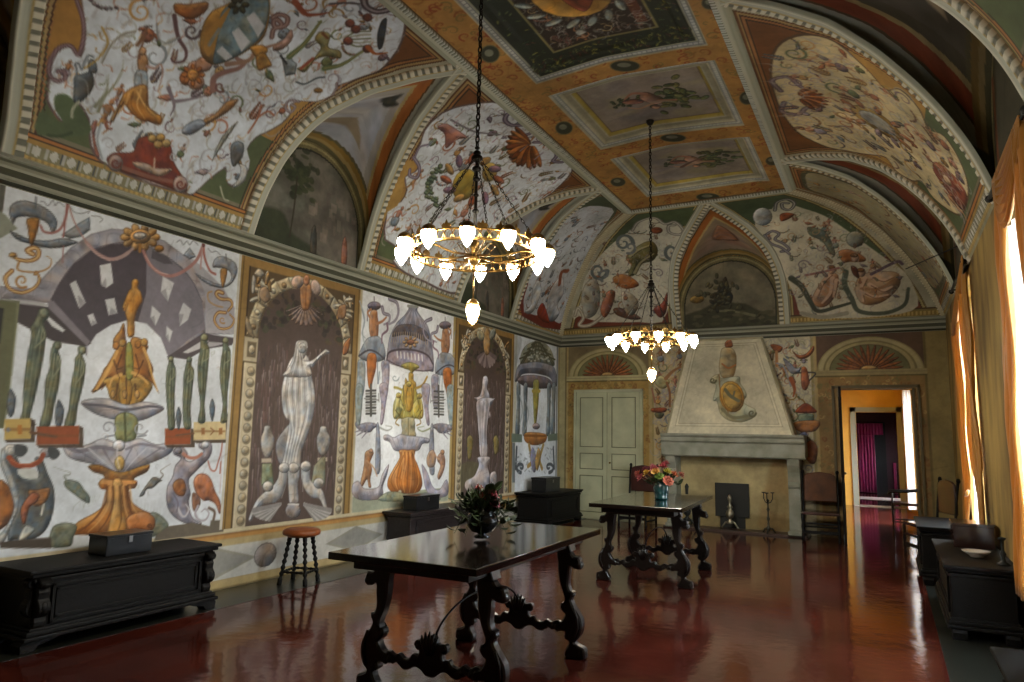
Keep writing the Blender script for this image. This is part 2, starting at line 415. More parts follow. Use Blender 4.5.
def paint_left_wall(cv):
    A = on_left
    cv.rect(-3, .0, 13.5, 3.5, '6c6650')
    # ---- dado
    cv.rect(-3, .10, 13.46, .44, 'b7b6b0'); cv.rect(-3, 0, 13.46, .10, 'b09a68'); cv.rect(-3, 0, 13.46, .02, '6c5c38')
    cv.rect(-3, .43, 13.46, .50, 'a8966a'); cv.rect(-3, .50, 13.46, .545, 'b0803f'); cv.rect(-3, .54, 13.46, .56, '8a6236'); cv.rect(-3, .56, 13.46, .60, 'c4b795')
    for yc in (.7, 2.9, 5.05, 7.2, 9.4, 11.6):
        cv.poly([(yc-.55, .27), (yc, .43), (yc+.55, .27), (yc, .11)], '8e8b7e'); cv.poly([(yc-.47, .27), (yc, .40), (yc+.47, .27), (yc, .14)], '8a8983')
    for yc in (1.8, 5.72, 8.3, 10.5): cv.fell((yc, .27), .16, .13, '8d8078', w=.1)
    # ---- bay nearer than the first panel
    cv.rect(-3, .6, 2.80, 3.49, '4f4d40'); cv.rect(2.6, .6, 2.79, 3.49, '5d5842')
    # ================= first large panel: arcade with a fountain
    cv.rect(2.805, .60, 5.12, 3.49, WH_)
    cv.view(A, 0, 180, 5.456)
    cv.poly([(-20, 0), (30, 20), (18, 160), (-20, 160)], '57564f')
    cv.poly([(-20, 150), (0, 170), (30, 190), (95, 265), (60, 285), (-20, 330)], '8f9585')
    cv.poly([(-20, 600), (60, 610), (200, 640), (270, 690), (-20, 690)], 'a3a2a6')
    cv.view(A, 0, 170, 3.408)
    cv.form([(0, 395), (110, 405), (180, 330), (240, 265), (310, 218), (380, 200), (460, 205), (560, 240), (640, 300), (700, 350), (750, 420), (800, 560), (700, 560), (575, 650), (300, 640), (170, 455), (60, 440), (0, 440)], '9b97a0', '98949c', '7c7882', w=26, n=1, edge='6d6972')
    for k in range(20):
        a = PI*(.04+.92*k/19); cv.line([(440-262*math.cos(a), 440-190*math.sin(a)), (440-300*math.cos(a), 440-232*math.sin(a))], 2.5, '6d6974' if k % 2 else 'b4b1ba', .6, 1)
    cv.poly([(640, 290), (690, 330), (760, 400), (800, 470), (800, 560), (700, 556), (700, 420)], 'a5a3ac')
    cv.poly([(173, 443), (205, 383), (250, 322), (310, 275), (380, 252), (450, 250), (510, 268), (520, 330), (505, 420), (500, 540), (430, 512), (370, 535), (310, 598), (290, 595)], '48414a')
    cv.poly([(500, 264), (560, 290), (620, 330), (665, 390), (690, 455), (700, 540), (640, 580), (575, 638), (545, 580), (500, 530), (470, 515), (498, 420)], '78737e')
    cv.poly([(520, 272), (570, 296), (590, 320), (560, 320), (515, 300)], '55525a')
    cv.line([(175, 440), (205, 383), (250, 322), (310, 275), (380, 252), (450, 248), (520, 268), (590, 310), (650, 370), (690, 450)], 3, '3d373f')
    for q in ([(340, 325), (378, 317), (386, 385), (362, 402), (345, 392)], [(238, 388), (258, 376), (292, 452), (270, 472)], [(358, 442), (390, 436), (400, 488), (370, 495)], [(298, 496), (317, 488), (330, 522), (312, 531)],
              [(555, 362), (593, 385), (572, 447), (548, 415)], [(518, 462), (548, 490), (530, 530), (513, 502)], [(625, 452), (652, 475), (641, 510), (613, 532), (610, 490)], [(568, 532), (588, 550), (577, 586), (566, 566)]):
        cv.poly(q, 'c4c6ca'); a = np.array(q, float); m = a.mean(0); cv.poly([a[-1], a[-2], (a[-2]+m)/2, m*.9+a[-1]*.1], '8b8a90', .8)
    for k in range(7): cv.line([(180+8*k, 440-20*k*.2), (300+k*34, 596-k*14)], 1.2, '5d5660', .5, 1)
    cv.poly([(300, 602), (328, 560), (378, 528), (440, 511), (500, 524), (548, 572), (578, 648), (578, 700), (290, 700)], 'd4dae2', n=1)
    cv.poly([(60, 455), (172, 468), (312, 590), (290, 602), (180, 583), (60, 520)], '3d3539'); cv.poly([(160, 448), (182, 446), (308, 585), (296, 600), (165, 470)], '77707a'); cv.poly([(152, 499), (165, 499), (222, 546), (214, 553), (178, 533)], 'c9ccd0')
    cv.poly([(570, 636), (692, 556), (803, 573), (790, 597), (700, 610), (640, 646)], '4f474c'); cv.poly([(622, 622), (695, 578), (712, 582), (690, 606), (640, 625)], 'b9b7bb'); cv.poly([(712, 585), (772, 590), (735, 600), (700, 606)], 'a5a2a8')
    cv.line([(545, 480), (570, 640)], 2, '67616c', .6, 1); cv.line([(692, 420), (700, 556)], 2, '827d88', .7, 1)
    cv.poly([(0, 442), (68, 446), (40, 700), (0, 700)], '63654c'); cv.poly([(12, 470), (-5, 470), (-5, 700), (0, 700)], '23241f')
    cv.view(A, 0, 300, 5.456)
    cv.poly([(-20, 0), (105, 20), (45, 560), (20, 700), (-20, 700)], '5d5f3f'); cv.poly([(-20, 40), (22, 45), (0, 240), (-20, 240)], '20211b'); cv.line([(98, 20), (40, 620)], 6, '878a6a')
    ST = dict(col='62684f', hi='90967c', lo='343a2e', w=26)
    cv.form([(205, 75), (215, 48), (250, 45), (270, 70), (262, 100), (240, 125), (250, 180), (245, 260), (225, 380), (190, 540), (165, 640), (195, 682), (105, 682), (122, 600), (130, 440), (150, 300), (170, 200), (165, 150), (185, 120)], **ST)
    cv.form([(290, 240), (305, 225), (330, 228), (335, 255), (320, 280), (332, 330), (325, 450), (300, 560), (270, 690), (215, 690), (240, 580), (245, 450), (270, 370), (275, 290)], **ST)
    cv.form([(425, 262), (440, 248), (470, 258), (465, 290), (450, 300), (468, 360), (455, 460), (425, 580), (405, 690), (350, 690), (375, 590), (385, 470), (405, 370), (408, 320), (425, 295)], **ST)
    for A_, B_, h in (([(215, 140), (180, 220), (150, 420), (125, 650)], [(240, 150), (238, 260), (205, 460), (165, 650)], (238, 72, 26, 28)), ([(290, 290), (272, 390), (245, 540), (225, 680)], [(322, 300), (322, 430), (295, 550), (262, 680)], (312, 248, 20, 22)), ([(425, 320), (402, 430), (380, 560), (360, 680)], [(458, 330), (450, 460), (420, 580), (398, 680)], (450, 275, 20, 22))):
        folds(cv, A_, B_, 5, 6, '9fa58a', '353b2f', .65); cv.fell(h[:2], h[2], h[3], '7c8166', w=16); cv.line([(B_[0][0]-4, B_[0][1]+10), (B_[1][0]+4, (B_[0][1]+B_[1][1])/2), (A_[1][0]+10, B_[1][1])], 12, '7c8166', 1, 4, 7)
    for x, y in ((60, 560), (322, 620)): cv.form([(x-10, y-65), (x, y-75), (x+12, y-60), (x+28, y-20), (x+18, y+50), (x, y+80), (x-18, y+60), (x-22, y)], '59636e', '8b939c', '2f353c', w=12, n=3)
    cv.line([(335, 280), (360, 300), (400, 290), (410, 265)], 3, 'a0a4ac', .8); cv.line([(465, 300), (500, 325), (540, 300)], 3, 'a0a4ac', .8); cv.line([(100, 160), (130, 200), (165, 205)], 3, 'a0a4ac', .8)
    OR = dict(col='96602a', hi='cb9446', lo='4a2a10', w=26)
    cv.form([(682, 150), (650, 170), (615, 225), (640, 270), (625, 330), (570, 370), (545, 440), (500, 495), (520, 500), (570, 445), (600, 470), (610, 520), (640, 560), (690, 560)], **OR)
    # fountain: figure, groups, basins
    cv.view(A, 120, 210, 5.456)
    cv.form([(65, 385), (90, 375), (102, 395), (98, 425), (115, 450), (122, 495), (105, 525), (90, 560), (80, 600), (78, 682), (42, 690), (38, 600), (28, 560), (38, 520), (18, 545), (15, 520), (35, 470), (48, 440), (62, 425)], 'c08430', 'e3ad58', '6f4416', w=18, n=4)
    cv.line([(40, 500), (25, 545)], 10, 'b97c2c'); cv.line([(62, 440), (75, 500), (60, 600)], 4, '8b5a1e', .6); cv.line([(100, 470), (90, 540)], 4, '8b5a1e', .6)
    cv.view(A, 0, 340, 3.408)
    for k, q in enumerate(([(430, 0), (405, 20), (380, 60), (345, 120), (315, 178), (345, 165), (378, 140), (400, 160), (425, 120), (432, 60)], [(445, 0), (480, -5), (505, 20), (500, 45), (522, 95), (520, 130), (542, 182), (520, 150), (490, 135), (460, 160), (448, 110)])):
        cv.form(q, **OR)
    for q in ([(350, 140), (380, 125), (420, 130), (430, 215), (380, 205), (365, 165)], [(440, 135), (490, 130), (520, 160), (480, 215), (440, 222)], [(405, 125), (420, 118), (440, 125), (452, 170), (440, 222), (410, 220)]): cv.form(q, 'a3782e', 'd0a850', '5b431a', w=12)
    for q in ([(430, 20), (450, 18), (455, 120), (430, 130)],): cv.form(q, '8c8a3c', 'b9b462', '4c4a1c', w=8)
    for q in ([(398, 40), (378, 85), (356, 128), (330, 168)], [(490, 30), (506, 70), (518, 120), (536, 172)], [(412, 118), (385, 130), (372, 160)], [(452, 112), (485, 128), (505, 150)]): cv.line(q, 13, 'd4a255', .9, 5, 5)
    for q in ([(414, 50), (398, 100), (408, 130)], [(462, 50), (474, 100), (462, 128)], [(388, 70), (400, 98), (420, 92)], [(488, 70), (474, 98), (450, 92)], [(360, 150), (345, 170)], [(400, 150), (395, 200)], [(460, 150), (468, 205)], [(430, 130), (432, 215)]): cv.line(q, 6, '4c2c10', .85, 5, 3)
    for x in (385, 425, 468): cv.fell((x, 185), 9, 16, 'b98a48', w=8)
    cv.fell((418, 10), 13, 14, 'c08a3e', w=9); cv.fell((492, 8), 13, 14, 'c08a3e', w=9)
    for a in ((395, 20), (470, 15)): cv.fell(a, 12, 14, 'b9772e', w=8)
    GR = dict(col='a4a1aa', hi='c9c8cf', lo='625f69', w=26)
    cv.form([(275, 215), (310, 200), (370, 200), (430, 220), (490, 210), (540, 220), (560, 235), (530, 255), (480, 275), (430, 275), (380, 270), (320, 250)], **GR); cv.line([(285, 218), (360, 225), (430, 238), (510, 226), (552, 232)], 10, '5c5963')
    cv.form([(395, 260), (430, 245), (465, 262), (470, 300), (455, 345), (400, 345), (390, 300)], '7d8257', 'a6aa76', '474a2c', w=14); cv.line([(425, 250), (428, 340)], 8, '4c5130')
    for sx, x in ((-1, 368), (1, 478)): cv.curl((x, 300), 26, .4, 1.1*sx, 7, '8f939c', 3); cv.line([(x-10, 330), (x+20, 325)], 5, '6f737c')
    cv.form([(215, 350), (240, 338), (262, 362), (300, 355), (350, 335), (400, 350), (440, 345), (480, 335), (530, 355), (585, 350), (590, 375), (560, 400), (500, 425), (440, 445), (380, 450), (320, 425), (250, 408), (222, 385)], **GR)
    cv.line([(232, 365), (270, 380), (330, 365), (390, 372)], 14, '6b6570', .8); cv.line([(430, 372), (480, 355), (560, 370)], 10, '6b6570', .7); cv.fell((405, 360), 22, 20, 'cbc7cc', w=14)
    cv.form([(300, 430), (340, 425), (410, 450), (480, 430), (510, 425), (500, 450), (460, 470), (450, 485), (370, 485), (350, 460), (318, 450)], '8a5a24', 'c7953f', '4f2f10', w=14); cv.fell((408, 420), 18, 26, 'bf9c58', w=14)
    cv.form([(335, 490), (350, 472), (378, 475), (440, 475), (468, 482), (460, 505), (440, 510), (445, 545), (480, 575), (530, 600), (525, 640), (480, 658), (400, 662), (300, 664), (240, 660), (265, 620), (320, 590), (355, 560), (365, 515), (345, 508)], 'ab6a2a', 'dca056', '6a3a14', w=30)
    cv.form([(385, 480), (415, 480), (420, 560), (430, 655), (370, 660), (385, 560)], 'cb9347', 'e6b96c', '8a5520', w=18); cv.form([(450, 590), (500, 598), (520, 630), (495, 650), (460, 645)], 'c07a3c', 'e0a566', '7c4318', w=18)
    folds(cv, [(358, 500), (350, 560), (300, 620), (250, 655)], [(448, 500), (460, 570), (500, 610), (520, 650)], 8, 8, 'd8a25c', '54300f', .6)
    folds(cv, [(230, 370), (300, 405), (380, 445)], [(570, 370), (500, 410), (440, 445)], 7, 6, 'cfced6', '5c5864', .6)
    cv.line([(362, 520), (340, 590), (290, 640)], 8, '7d451b', .6); cv.line([(440, 520), (448, 600), (470, 650)], 8, '6f3c18', .6)
    # pedestals
    for x0, x1, y0, y1, c in ((15, 105, 270, 340, 'c2a255'), (125, 270, 295, 358, '98491f'), (562, 650, 302, 358, '98491f'), (660, 770, 280, 342, 'd2bd8a')):
        cv.poly([(x0, y0), (x1, y0-3), (x1, y1-3), (x0, y1)], c); cv.poly([(x1, y0-3), (x1+14, y0+4), (x1+14, y1+8), (x0+8, y1+10), (x0, y1), (x1, y1-3)], '453425', .9)
        cv.line([(x0+5, (y0+y1)/2), (x1-5, (y0+y1)/2)], (y1-y0)*.14, '7a4a22', .5, 1)
    cv.poly([(60, 290), (75, 290), (75, 322), (60, 322)], 'b77428'); cv.ell((28, 306), 7, 8, '7b7c80')
    for x in (692, 752): cv.poly([(x-6, 300), (x+6, 299), (x+6, 322), (x-6, 323)], 'a06a3a')
    cv.line([(718, 300), (730, 310), (718, 322)], 5, '8b5a34', 1, 1)
    cv.line([(105, 315), (190, 330)], 9, '6e4a30'); cv.line([(600, 325), (660, 318)], 7, '6e4a30')
    cv.view(A, 120, 310, 5.456)
    for q in ([(265, 285), (262, 258), (290, 258), (294, 290), (305, 330), (300, 420), (298, 540), (300, 640), (265, 650), (258, 560), (250, 430), (252, 340)], [(362, 285), (365, 260), (392, 262), (390, 300), (405, 335), (395, 440), (385, 540), (388, 640), (352, 645), (342, 560), (345, 400), (350, 340)],
              [(440, 150), (458, 132), (480, 148), (476, 180), (488, 215), (482, 300), (470, 430), (462, 520), (465, 610), (425, 610), (438, 520), (425, 400), (425, 290), (438, 210)], [(560, 165), (575, 150), (592, 165), (590, 190), (604, 230), (600, 330), (588, 450), (585, 550), (590, 605), (548, 612), (560, 520), (545, 380), (548, 290), (560, 215)]): cv.form(q, **ST)
    for A_, B_, h in (([(268, 320), (258, 430), (262, 560), (272, 640)], [(292, 320), (292, 430), (290, 560), (292, 640)], (278, 268, 15, 17)), ([(365, 320), (352, 430), (350, 540), (360, 635)], [(392, 330), (386, 440), (378, 540), (382, 635)], (378, 270, 15, 17)), ([(442, 210), (430, 320), (440, 480), (432, 600)], [(478, 220), (472, 330), (460, 480), (458, 600)], (460, 150, 20, 22)), ([(562, 220), (552, 330), (562, 480), (556, 600)], [(594, 230), (592, 340), (580, 480), (582, 600)], (576, 166, 17, 19))):
        folds(cv, A_, B_, 4, 6, '9fa58a', '353b2f', .6); cv.fell(h[:2], h[2], h[3], '7c8166', w=14); cv.line([B_[0], (B_[0][0]+5, B_[0][1]+40), (A_[0][0]+8, B_[0][1]+62)], 10, '7c8166', 1, 4, 6)
    for q in ([(280, 330), (262, 400), (290, 430), (268, 520), (285, 640)], [(380, 340), (355, 390), (380, 430), (362, 530), (372, 640)], [(455, 220), (440, 300), (470, 340), (450, 450), (450, 600)], [(575, 240), (560, 320), (585, 360), (570, 470), (575, 600)]): cv.line(q, 7, '4a4f3c', .7, w2=3)
    for x, y in ((320, 595), (503, 550)): cv.form([(x-5, y-60), (x, y-66), (x+6, y-60), (x+16, y-20), (x+10, y+30), (x, y+60), (x-10, y+30), (x-15, y-20)], '5c6873', '929ba4', '2f353c', w=12, n=3)
    cv.line([(300, 280), (330, 320), (365, 290)], 3, 'a0a4ac', .8)
    # volutes, birds and beasts low down
    cv.view(A, 0, 420, 5.456)
    cv.form([(-10, 345), (40, 350), (75, 420), (80, 500), (50, 560), (0, 600), (-20, 600)], 'a5652f', 'cf9152', '5a3216', w=30)
    VO = dict(col='5a5f60', hi='9ba0a2', lo='33373a', w=24)
    cv.form([(30, 180), (90, 200), (130, 290), (210, 310), (190, 210), (230, 215), (260, 290), (295, 380), (290, 500), (250, 600), (180, 650), (90, 655), (40, 650), (70, 520), (100, 440), (60, 330), (20, 240)], **VO)
    cv.form([(5, 170), (25, 150), (60, 150), (35, 220), (70, 300), (105, 420), (100, 490), (70, 560), (20, 670), (-10, 680), (-10, 640), (40, 570), (75, 470), (40, 340), (5, 250)], 'a4a8aa', 'ced2d4', '6a6e72', w=16)
    cv.fell((60, 165), 38, 35, 'b8bcc0', w=26); cv.curl((60, 165), 30, 0, 1.5, 7, '6f7478', 3); cv.fell((250, 180), 32, 28, 'b3adb6', w=20); cv.curl((250, 180), 24, 0, 1.4, 6, '6f6a74', 3)
    cv.poly([(80, 135), (140, 140), (150, 170), (120, 200), (85, 195)], '474b4e', n=3); cv.poly([(262, 150), (310, 155), (328, 185), (300, 215), (270, 205)], '474b4e', n=3)
    cv.line([(50, 205), (90, 245), (160, 250), (215, 225), (235, 190)], 26, 'a04a2a'); cv.line([(60, 215), (100, 238), (160, 240), (205, 220)], 6, 'cb7a50')
    cv.poly([(95, 270), (190, 265), (205, 320), (120, 315)], 'c9ccc9', n=2)
    for q, c in (([(155, 385), (200, 380), (270, 370), (265, 420), (235, 460), (190, 470), (165, 440)], 'a06a3c'), ([(170, 400), (215, 410), (200, 450), (160, 480), (140, 560), (120, 560), (115, 480)], '9c5a3c'), ([(140, 575), (190, 600), (130, 655), (100, 650)], 'b9bab0')): cv.form(q, c, w=14)
    cv.poly([(235, 455), (243, 455), (230, 525), (220, 515)], 'd0cfc2')
    cv.form([(355, 330), (380, 325), (430, 340), (460, 380), (490, 420), (485, 455), (450, 440), (410, 410), (365, 375), (350, 350)], '727a6c', 'a0a898', '444b42', w=14)
    cv.line([(365, 330), (350, 305), (378, 300), (380, 285), (345, 275), (290, 255)], 8, '7d8578', w2=3); cv.line([(440, 440), (405, 470), (400, 495)], 3, '7d8578'); cv.line([(465, 450), (450, 490)], 3, '7d8578')
    for k in range(8): cv.line([(430+k*14, 485-k*4), (445+k*15, 440-k*6)], 2.5, '9aa08c', .7, 1)
    cv.form([(280, 600), (310, 570), (370, 560), (420, 580), (400, 640), (380, 690), (270, 690)], '767a66', '9aa088', '4a4e3c', w=22)
    cv.poly([(0, 665), (280, 640), (280, 700), (0, 700)], '4c4238')
    cv.view(A, 110, 420, 5.456)
    cv.form([(285, 330), (240, 310), (205, 345), (160, 415), (185, 410), (200, 380), (235, 370), (268, 340)], '6c6862', '999690', '403d3a', w=12); cv.line([(275, 320), (290, 300), (275, 280), (290, 265), (330, 240)], 8, '77746e', w2=3); cv.line([(205, 385), (210, 410)], 3, '77746e')
    cv.form([(345, 165), (370, 150), (400, 150), (425, 185), (410, 210), (440, 225), (490, 190), (510, 170), (485, 150), (490, 125), (545, 120), (558, 160), (540, 210), (500, 250), (460, 290), (430, 330), (440, 400), (430, 450), (450, 530), (500, 560), (480, 575), (400, 560), (340, 520), (310, 460), (310, 370), (340, 310), (355, 250), (385, 210), (350, 190)], '8e8894', 'bbb6c0', '524c58', w=26)
    cv.fell((520, 135), 22, 20, 'c6c4ca', w=14); cv.fell((372, 168), 22, 20, '7b7780', w=14)
    cv.line([(400, 185), (430, 205), (470, 205), (500, 185)], 18, 'b87a66')
    cv.form([(345, 345), (375, 320), (405, 330), (415, 380), (400, 415), (365, 410), (345, 380)], '9a6238', 'c58e5c', '58331a', w=18)
    cv.line([(370, 480), (390, 520), (410, 525), (430, 490), (415, 460)], 14, 'c0bcc4', w2=6); cv.line([(345, 400), (370, 450), (365, 500)], 8, '625c68', .7)
    cv.form([(455, 340), (475, 300), (515, 292), (550, 320), (575, 390), (600, 440), (608, 500), (595, 510), (575, 460), (540, 440), (510, 440), (470, 400)], 'ae6c4a', 'd69d7e', '6c3a22', w=22)
    cv.form([(450, 400), (480, 410), (495, 450), (470, 500), (450, 480)], '87604c', w=12)
    cv.line([(480, 470), (465, 510), (485, 545), (520, 545), (540, 510), (520, 485), (500, 500)], 16, 'a39ea8', w2=6); cv.line([(540, 480), (570, 500), (565, 545)], 16, '6f5a4c')
    cv.line([(535, 225), (550, 270), (575, 275), (590, 230), (605, 180), (612, 130)], 9, 'a8685a'); cv.line([(610, 110), (605, 300), (598, 400)], 4, 'a8685a', .7, 1); cv.line([(605, 230), (600, 290)], 9, 'a8685a')
    cv.form([(210, 520), (250, 505), (300, 540), (320, 580), (290, 620), (220, 640), (180, 640)], '7a8070', 'a2a894', '4a5040', w=20)
    cv.form([(90, 540), (130, 510), (190, 500), (240, 530), (245, 580), (215, 608), (150, 600), (100, 600)], 'b5703a', 'dc9d62', '6d3a18', w=26); cv.fell((216, 578), 14, 12, '8a4c1e')
    cv.poly([(320, 580), (450, 560), (545, 580), (550, 548), (620, 545), (620, 610), (240, 660), (250, 630)], '665d50', n=1)
    for k in range(10): cv.line([(120+k*17, 470+k*5), (128+k*16, 430+k*6)], 2.2, 'a5a89c', .7, 1)
    # upper ornaments
    def hat(x, y, k, sx=1):
        cv.form([(x+sx*dx*k, y+dy*k) for dx, dy in ((-130, 0), (-128, -45), (-90, -75), (-30, -78), (40, -55), (100, -15), (130, 35), (120, 85), (100, 98), (80, 50), (30, 20), (-40, 8), (-90, 15), (-110, 50))], '7a7f86', 'a6abb2', '464a52', w=20*k)
        cv.form([(x+sx*dx*k, y+dy*k) for dx, dy in ((-130, 85), (-90, 100), (-20, 130), (80, 138), (160, 125), (240, 145), (220, 160), (150, 178), (60, 178), (-30, 155), (-95, 130))], '6b7077', '989da5', '3a3e45', w=18*k)
        cv.form([(x+sx*dx*k, y+dy*k) for dx, dy in ((-35, 20), (32, 20), (22, 90), (-5, 165), (-20, 150), (-30, 80))], 'a56e2e', 'd0a05a', '5e3a14', w=16*k)
        cv.line([(x+15*sx*k, y-100*k), (x+12*sx*k, y-40*k)], 8*k, '5a6068')
    cv.view(A, 0, 180, 5.456)
    cv.form([(335, 300), (430, 235), (490, 200), (493, 272), (440, 310), (380, 322)], '7f8894', 'a4adb8', '5c646f', w=18, n=1)
    hat(182, 192, 1.)
    cv.line([(372, 120), (362, 190), (335, 260), (290, 288), (240, 282), (222, 250)], 13, '9f6a66'); cv.line([(366, 120), (352, 260), (345, 310)], 9, '9a5c58'); cv.line([(345, 360), (342, 450)], 8, '9a6a6a', .8)
    cv.line([(374, 130), (400, 215), (440, 290), (475, 345)], 9, 'a8807c'); cv.line([(470, 340), (530, 400), (600, 432), (660, 420), (700, 395)], 20, 'a5837f'); cv.line([(475, 350), (535, 410), (600, 440)], 5, 'c9aaa4')
    cv.fell((372, 118), 12, 16, '8b4a48')
    for q in ([(220, 118), (240, 118), (262, 140), (290, 110), (300, 140), (320, 120), (348, 142)], [(385, 150), (410, 178), (450, 182), (488, 170), (480, 182)], [(500, 195), (540, 200), (560, 215), (545, 230)]): cv.line(q, 5, '4f565e', .9)
    def dragon(x, y, k, sx=1):
        P = lambda L: [(x+sx*a*k, y+b*k) for a, b in L]
        for w_, c in ((30, '6e4420'), (20, 'b98a4a'), (8, 'e0c08a')):
            cv.line(P([(15, 20), (-15, 0), (20, -15), (45, 0), (40, 35), (0, 55), (-60, 50), (-100, 25)]), w_*k, c, 1, 5, w_*k*.6)
            cv.line(P([(-100, 110), (-135, 150), (-115, 205), (-50, 230), (20, 205), (50, 160), (35, 120), (25, 130)]), w_*.75*k, c, 1, 5, w_*k*.4)
        cv.line(P([(-60, 60), (-70, 100), (-30, 115), (50, 115), (105, 90), (115, 50), (90, 30)]), 11*k, 'a9773c', w2=5*k); cv.curl((x-45*sx*k, y+165*k), 40*k, 1, 1.3, 13*k, 'a9773c', 5*k)
        cv.fell((x-95*sx*k, y+25*k), 22*k, 16*k, 'b98a4a', w=12*k)
    dragon(165, 385, 1.)
    cv.view(A, 120, 210, 5.456)
    for q in ([(30, 120), (10, 150), (40, 190)], ): pass
    for a in np.linspace(0, 2*PI, 11)[:-1]: cv.fell((110+80*math.cos(a), 148+48*math.sin(a)), 30, 22, 'b98c50', rot=a, w=16, hi='e0bd86', lo='6c451c')
    cv.fell((110, 145), 58, 42, 'b08146', w=22); cv.ell((110, 142), 40, 24, '6f5a48'); cv.fell((108, 140), 34, 19, 'b9b6b6', w=16); cv.fell((215, 210), 26, 20, 'a5702f', w=14); cv.line([(110, 190), (108, 225)], 16, 'a5702f')
    cv.line([(70, 210), (30, 245), (-20, 268)], 13, 'a08884'); cv.line([(128, 225), (165, 300), (230, 350), (290, 358), (360, 325), (420, 270), (455, 190)], 17, 'a87670'); cv.line([(140, 250), (190, 325), (260, 352)], 5, 'cfa8a0')
    cv.line([(455, 190), (462, 260), (490, 330), (520, 350)], 14, 'a8665c'); cv.line([(450, 200), (442, 280), (440, 320)], 9, 'b08a86'); cv.fell((456, 190), 8, 14, '8b4a48')
    cv.form([(505, 310), (515, 270), (545, 252), (585, 260), (630, 290), (640, 340), (610, 400), (560, 425), (500, 415), (440, 380), (410, 345), (450, 365), (510, 395), (570, 410), (605, 380), (600, 340), (570, 320), (530, 315)], '8b8f99', 'b3b7c0', '4f535c', w=18)
    cv.form([(548, 325), (585, 325), (575, 390), (562, 425), (552, 400)], 'a8763a', 'd3a866', '5e3a14', w=12); cv.line([(578, 240), (580, 275)], 6, '5a6068')
    for q in ([(310, 175), (330, 165), (345, 190), (365, 170), (380, 190), (400, 168), (425, 190)], [(480, 210), (500, 230), (525, 225), (548, 245)]): cv.line(q, 5, '6b727a', .9)
    cv.form([(345, 245), (380, 205), (415, 255), (380, 270)], '8b929c', w=10, n=1)
    for w_, c in ((24, '6e4420'), (15, 'b98a4a'), (6, 'e0c08a')):
        cv.line([(560, 452), (535, 445), (525, 462), (550, 485), (600, 490), (612, 520), (590, 550)], w_, c, 1, 5, w_*.6); cv.line([(575, 560), (535, 560), (515, 600), (545, 645), (600, 640), (622, 600), (600, 570)], w_*.8, c, 1, 5, w_*.4)
    cv.line([(500, 445), (480, 455), (485, 495), (520, 520), (560, 530)], 9, 'b08a5c'); cv.curl((560, 600), 20, 1, 1, 8, 'a9773c', 4)
    cv.view(None, 0, 0, 1)
    cv.rect(5.085, .60, 5.12, 3.49, 'c2bfb2')

    # ================= second panel: niche with a white statue
    cc, ri = niche_frame(cv, 5.12, 7.06, 3); niche_drips(cv, cc, ri, 4)
    cv.view(A, 228, 360, 5.456)
    MA = dict(col='bab8b6', hi='e6e5e3', lo='6a6668', w=30)
    for k in range(5): cv.line([(200+k*8, 100+20*k), (190+k*5, 340)], 4, '7b4f46', .5, 1)
    for x, y, h in ((215, 450, 80), (520, 445, 72)):
        cv.form([(x-14, y-h-10), (x+14, y-h-10), (x+22, y-h+18), (x+38, y-20), (x+30, y+40), (x+10, y+h), (x-14, y+h), (x-32, y+40), (x-36, y-20), (x-22, y-h+18)], '98948f', 'c4c1bc', '5a5656', w=20)
        cv.poly([(x-32, y+88), (x+22, y+86), (x+22, y+108), (x-32, y+110)], 'b5a692'); 
    cv.form([(185, 565), (240, 562), (250, 680), (180, 685)], '7a8468', '9aa488', '4e5640', w=20, n=1); cv.form([(470, 575), (510, 530), (532, 525), (530, 680), (450, 685)], '8b8a70', 'aeae94', '585842', w=20, n=1)
    cv.form([(340, 350), (290, 400), (262, 450), (262, 510), (285, 570), (330, 580), (350, 450)], '8c8785', 'aeaaa8', '524e50', w=30)
    cv.form([(345, -10), (400, -40), (440, -10), (450, 60), (470, 150), (475, 240), (458, 330), (430, 420), (402, 500), (396, 560), (385, 595), (290, 600), (300, 540), (318, 450), (330, 370), (334, 328), (318, 320), (298, 270), (292, 170), (310, 80)], **MA)
    for q in ([(330, 130), (318, 220), (325, 320)], [(400, 60), (380, 200), (360, 330), (330, 470), (310, 570)], [(440, 220), (410, 350), (370, 480), (350, 580)], [(360, 60), (350, 180), (370, 270)], [(300, 400), (280, 460), (285, 530)]): cv.line(q, 9, '87827f', .6, w2=4)
    folds(cv, [(318, 60), (300, 180), (318, 290), (338, 380), (322, 480), (300, 590)], [(452, 60), (468, 180), (458, 320), (418, 420), (390, 500), (380, 580)], 9, 7, 'f0efed', '77736f', .55, .03)
    cv.view(A, 236, 250, 5.456)
    cv.form([(330, 500), (360, 495), (388, 505), (388, 550), (375, 585), (365, 600), (400, 605), (430, 590), (470, 555), (490, 540), (512, 560), (480, 575), (450, 600), (420, 640), (405, 640), (405, 690), (260, 690), (280, 650), (305, 605), (318, 555)], **MA); cv.line([(330, 520), (320, 600), (300, 640)], 8, '8a8480', .6)
    folds(cv, [(335, 515), (318, 590), (280, 680)], [(352, 540), (372, 610), (395, 685)], 6, 7, 'f0efed', '77736f', .55); cv.fell((362, 535), 24, 30, 'd0ccc8', w=18); cv.line([(350, 530), (358, 528)], 4, '6a6460'); cv.line([(370, 528), (378, 530)], 4, '6a6460'); cv.line([(364, 530), (366, 545)], 3, '8a8480'); cv.line([(335, 515), (345, 500), (380, 502), (388, 530)], 9, 'a8a4a0')
    
    for a in np.linspace(-1.2, 1.25, 11): cv.form([(380, 290), (380+95*math.sin(a)-12, 290+105*math.cos(a)), (380+125*math.sin(a), 290+128*math.cos(a)), (380+95*math.sin(a)+14, 290+105*math.cos(a)+4)], '8c7468', 'c0ab9c', '4a3a3a', w=10, n=2)
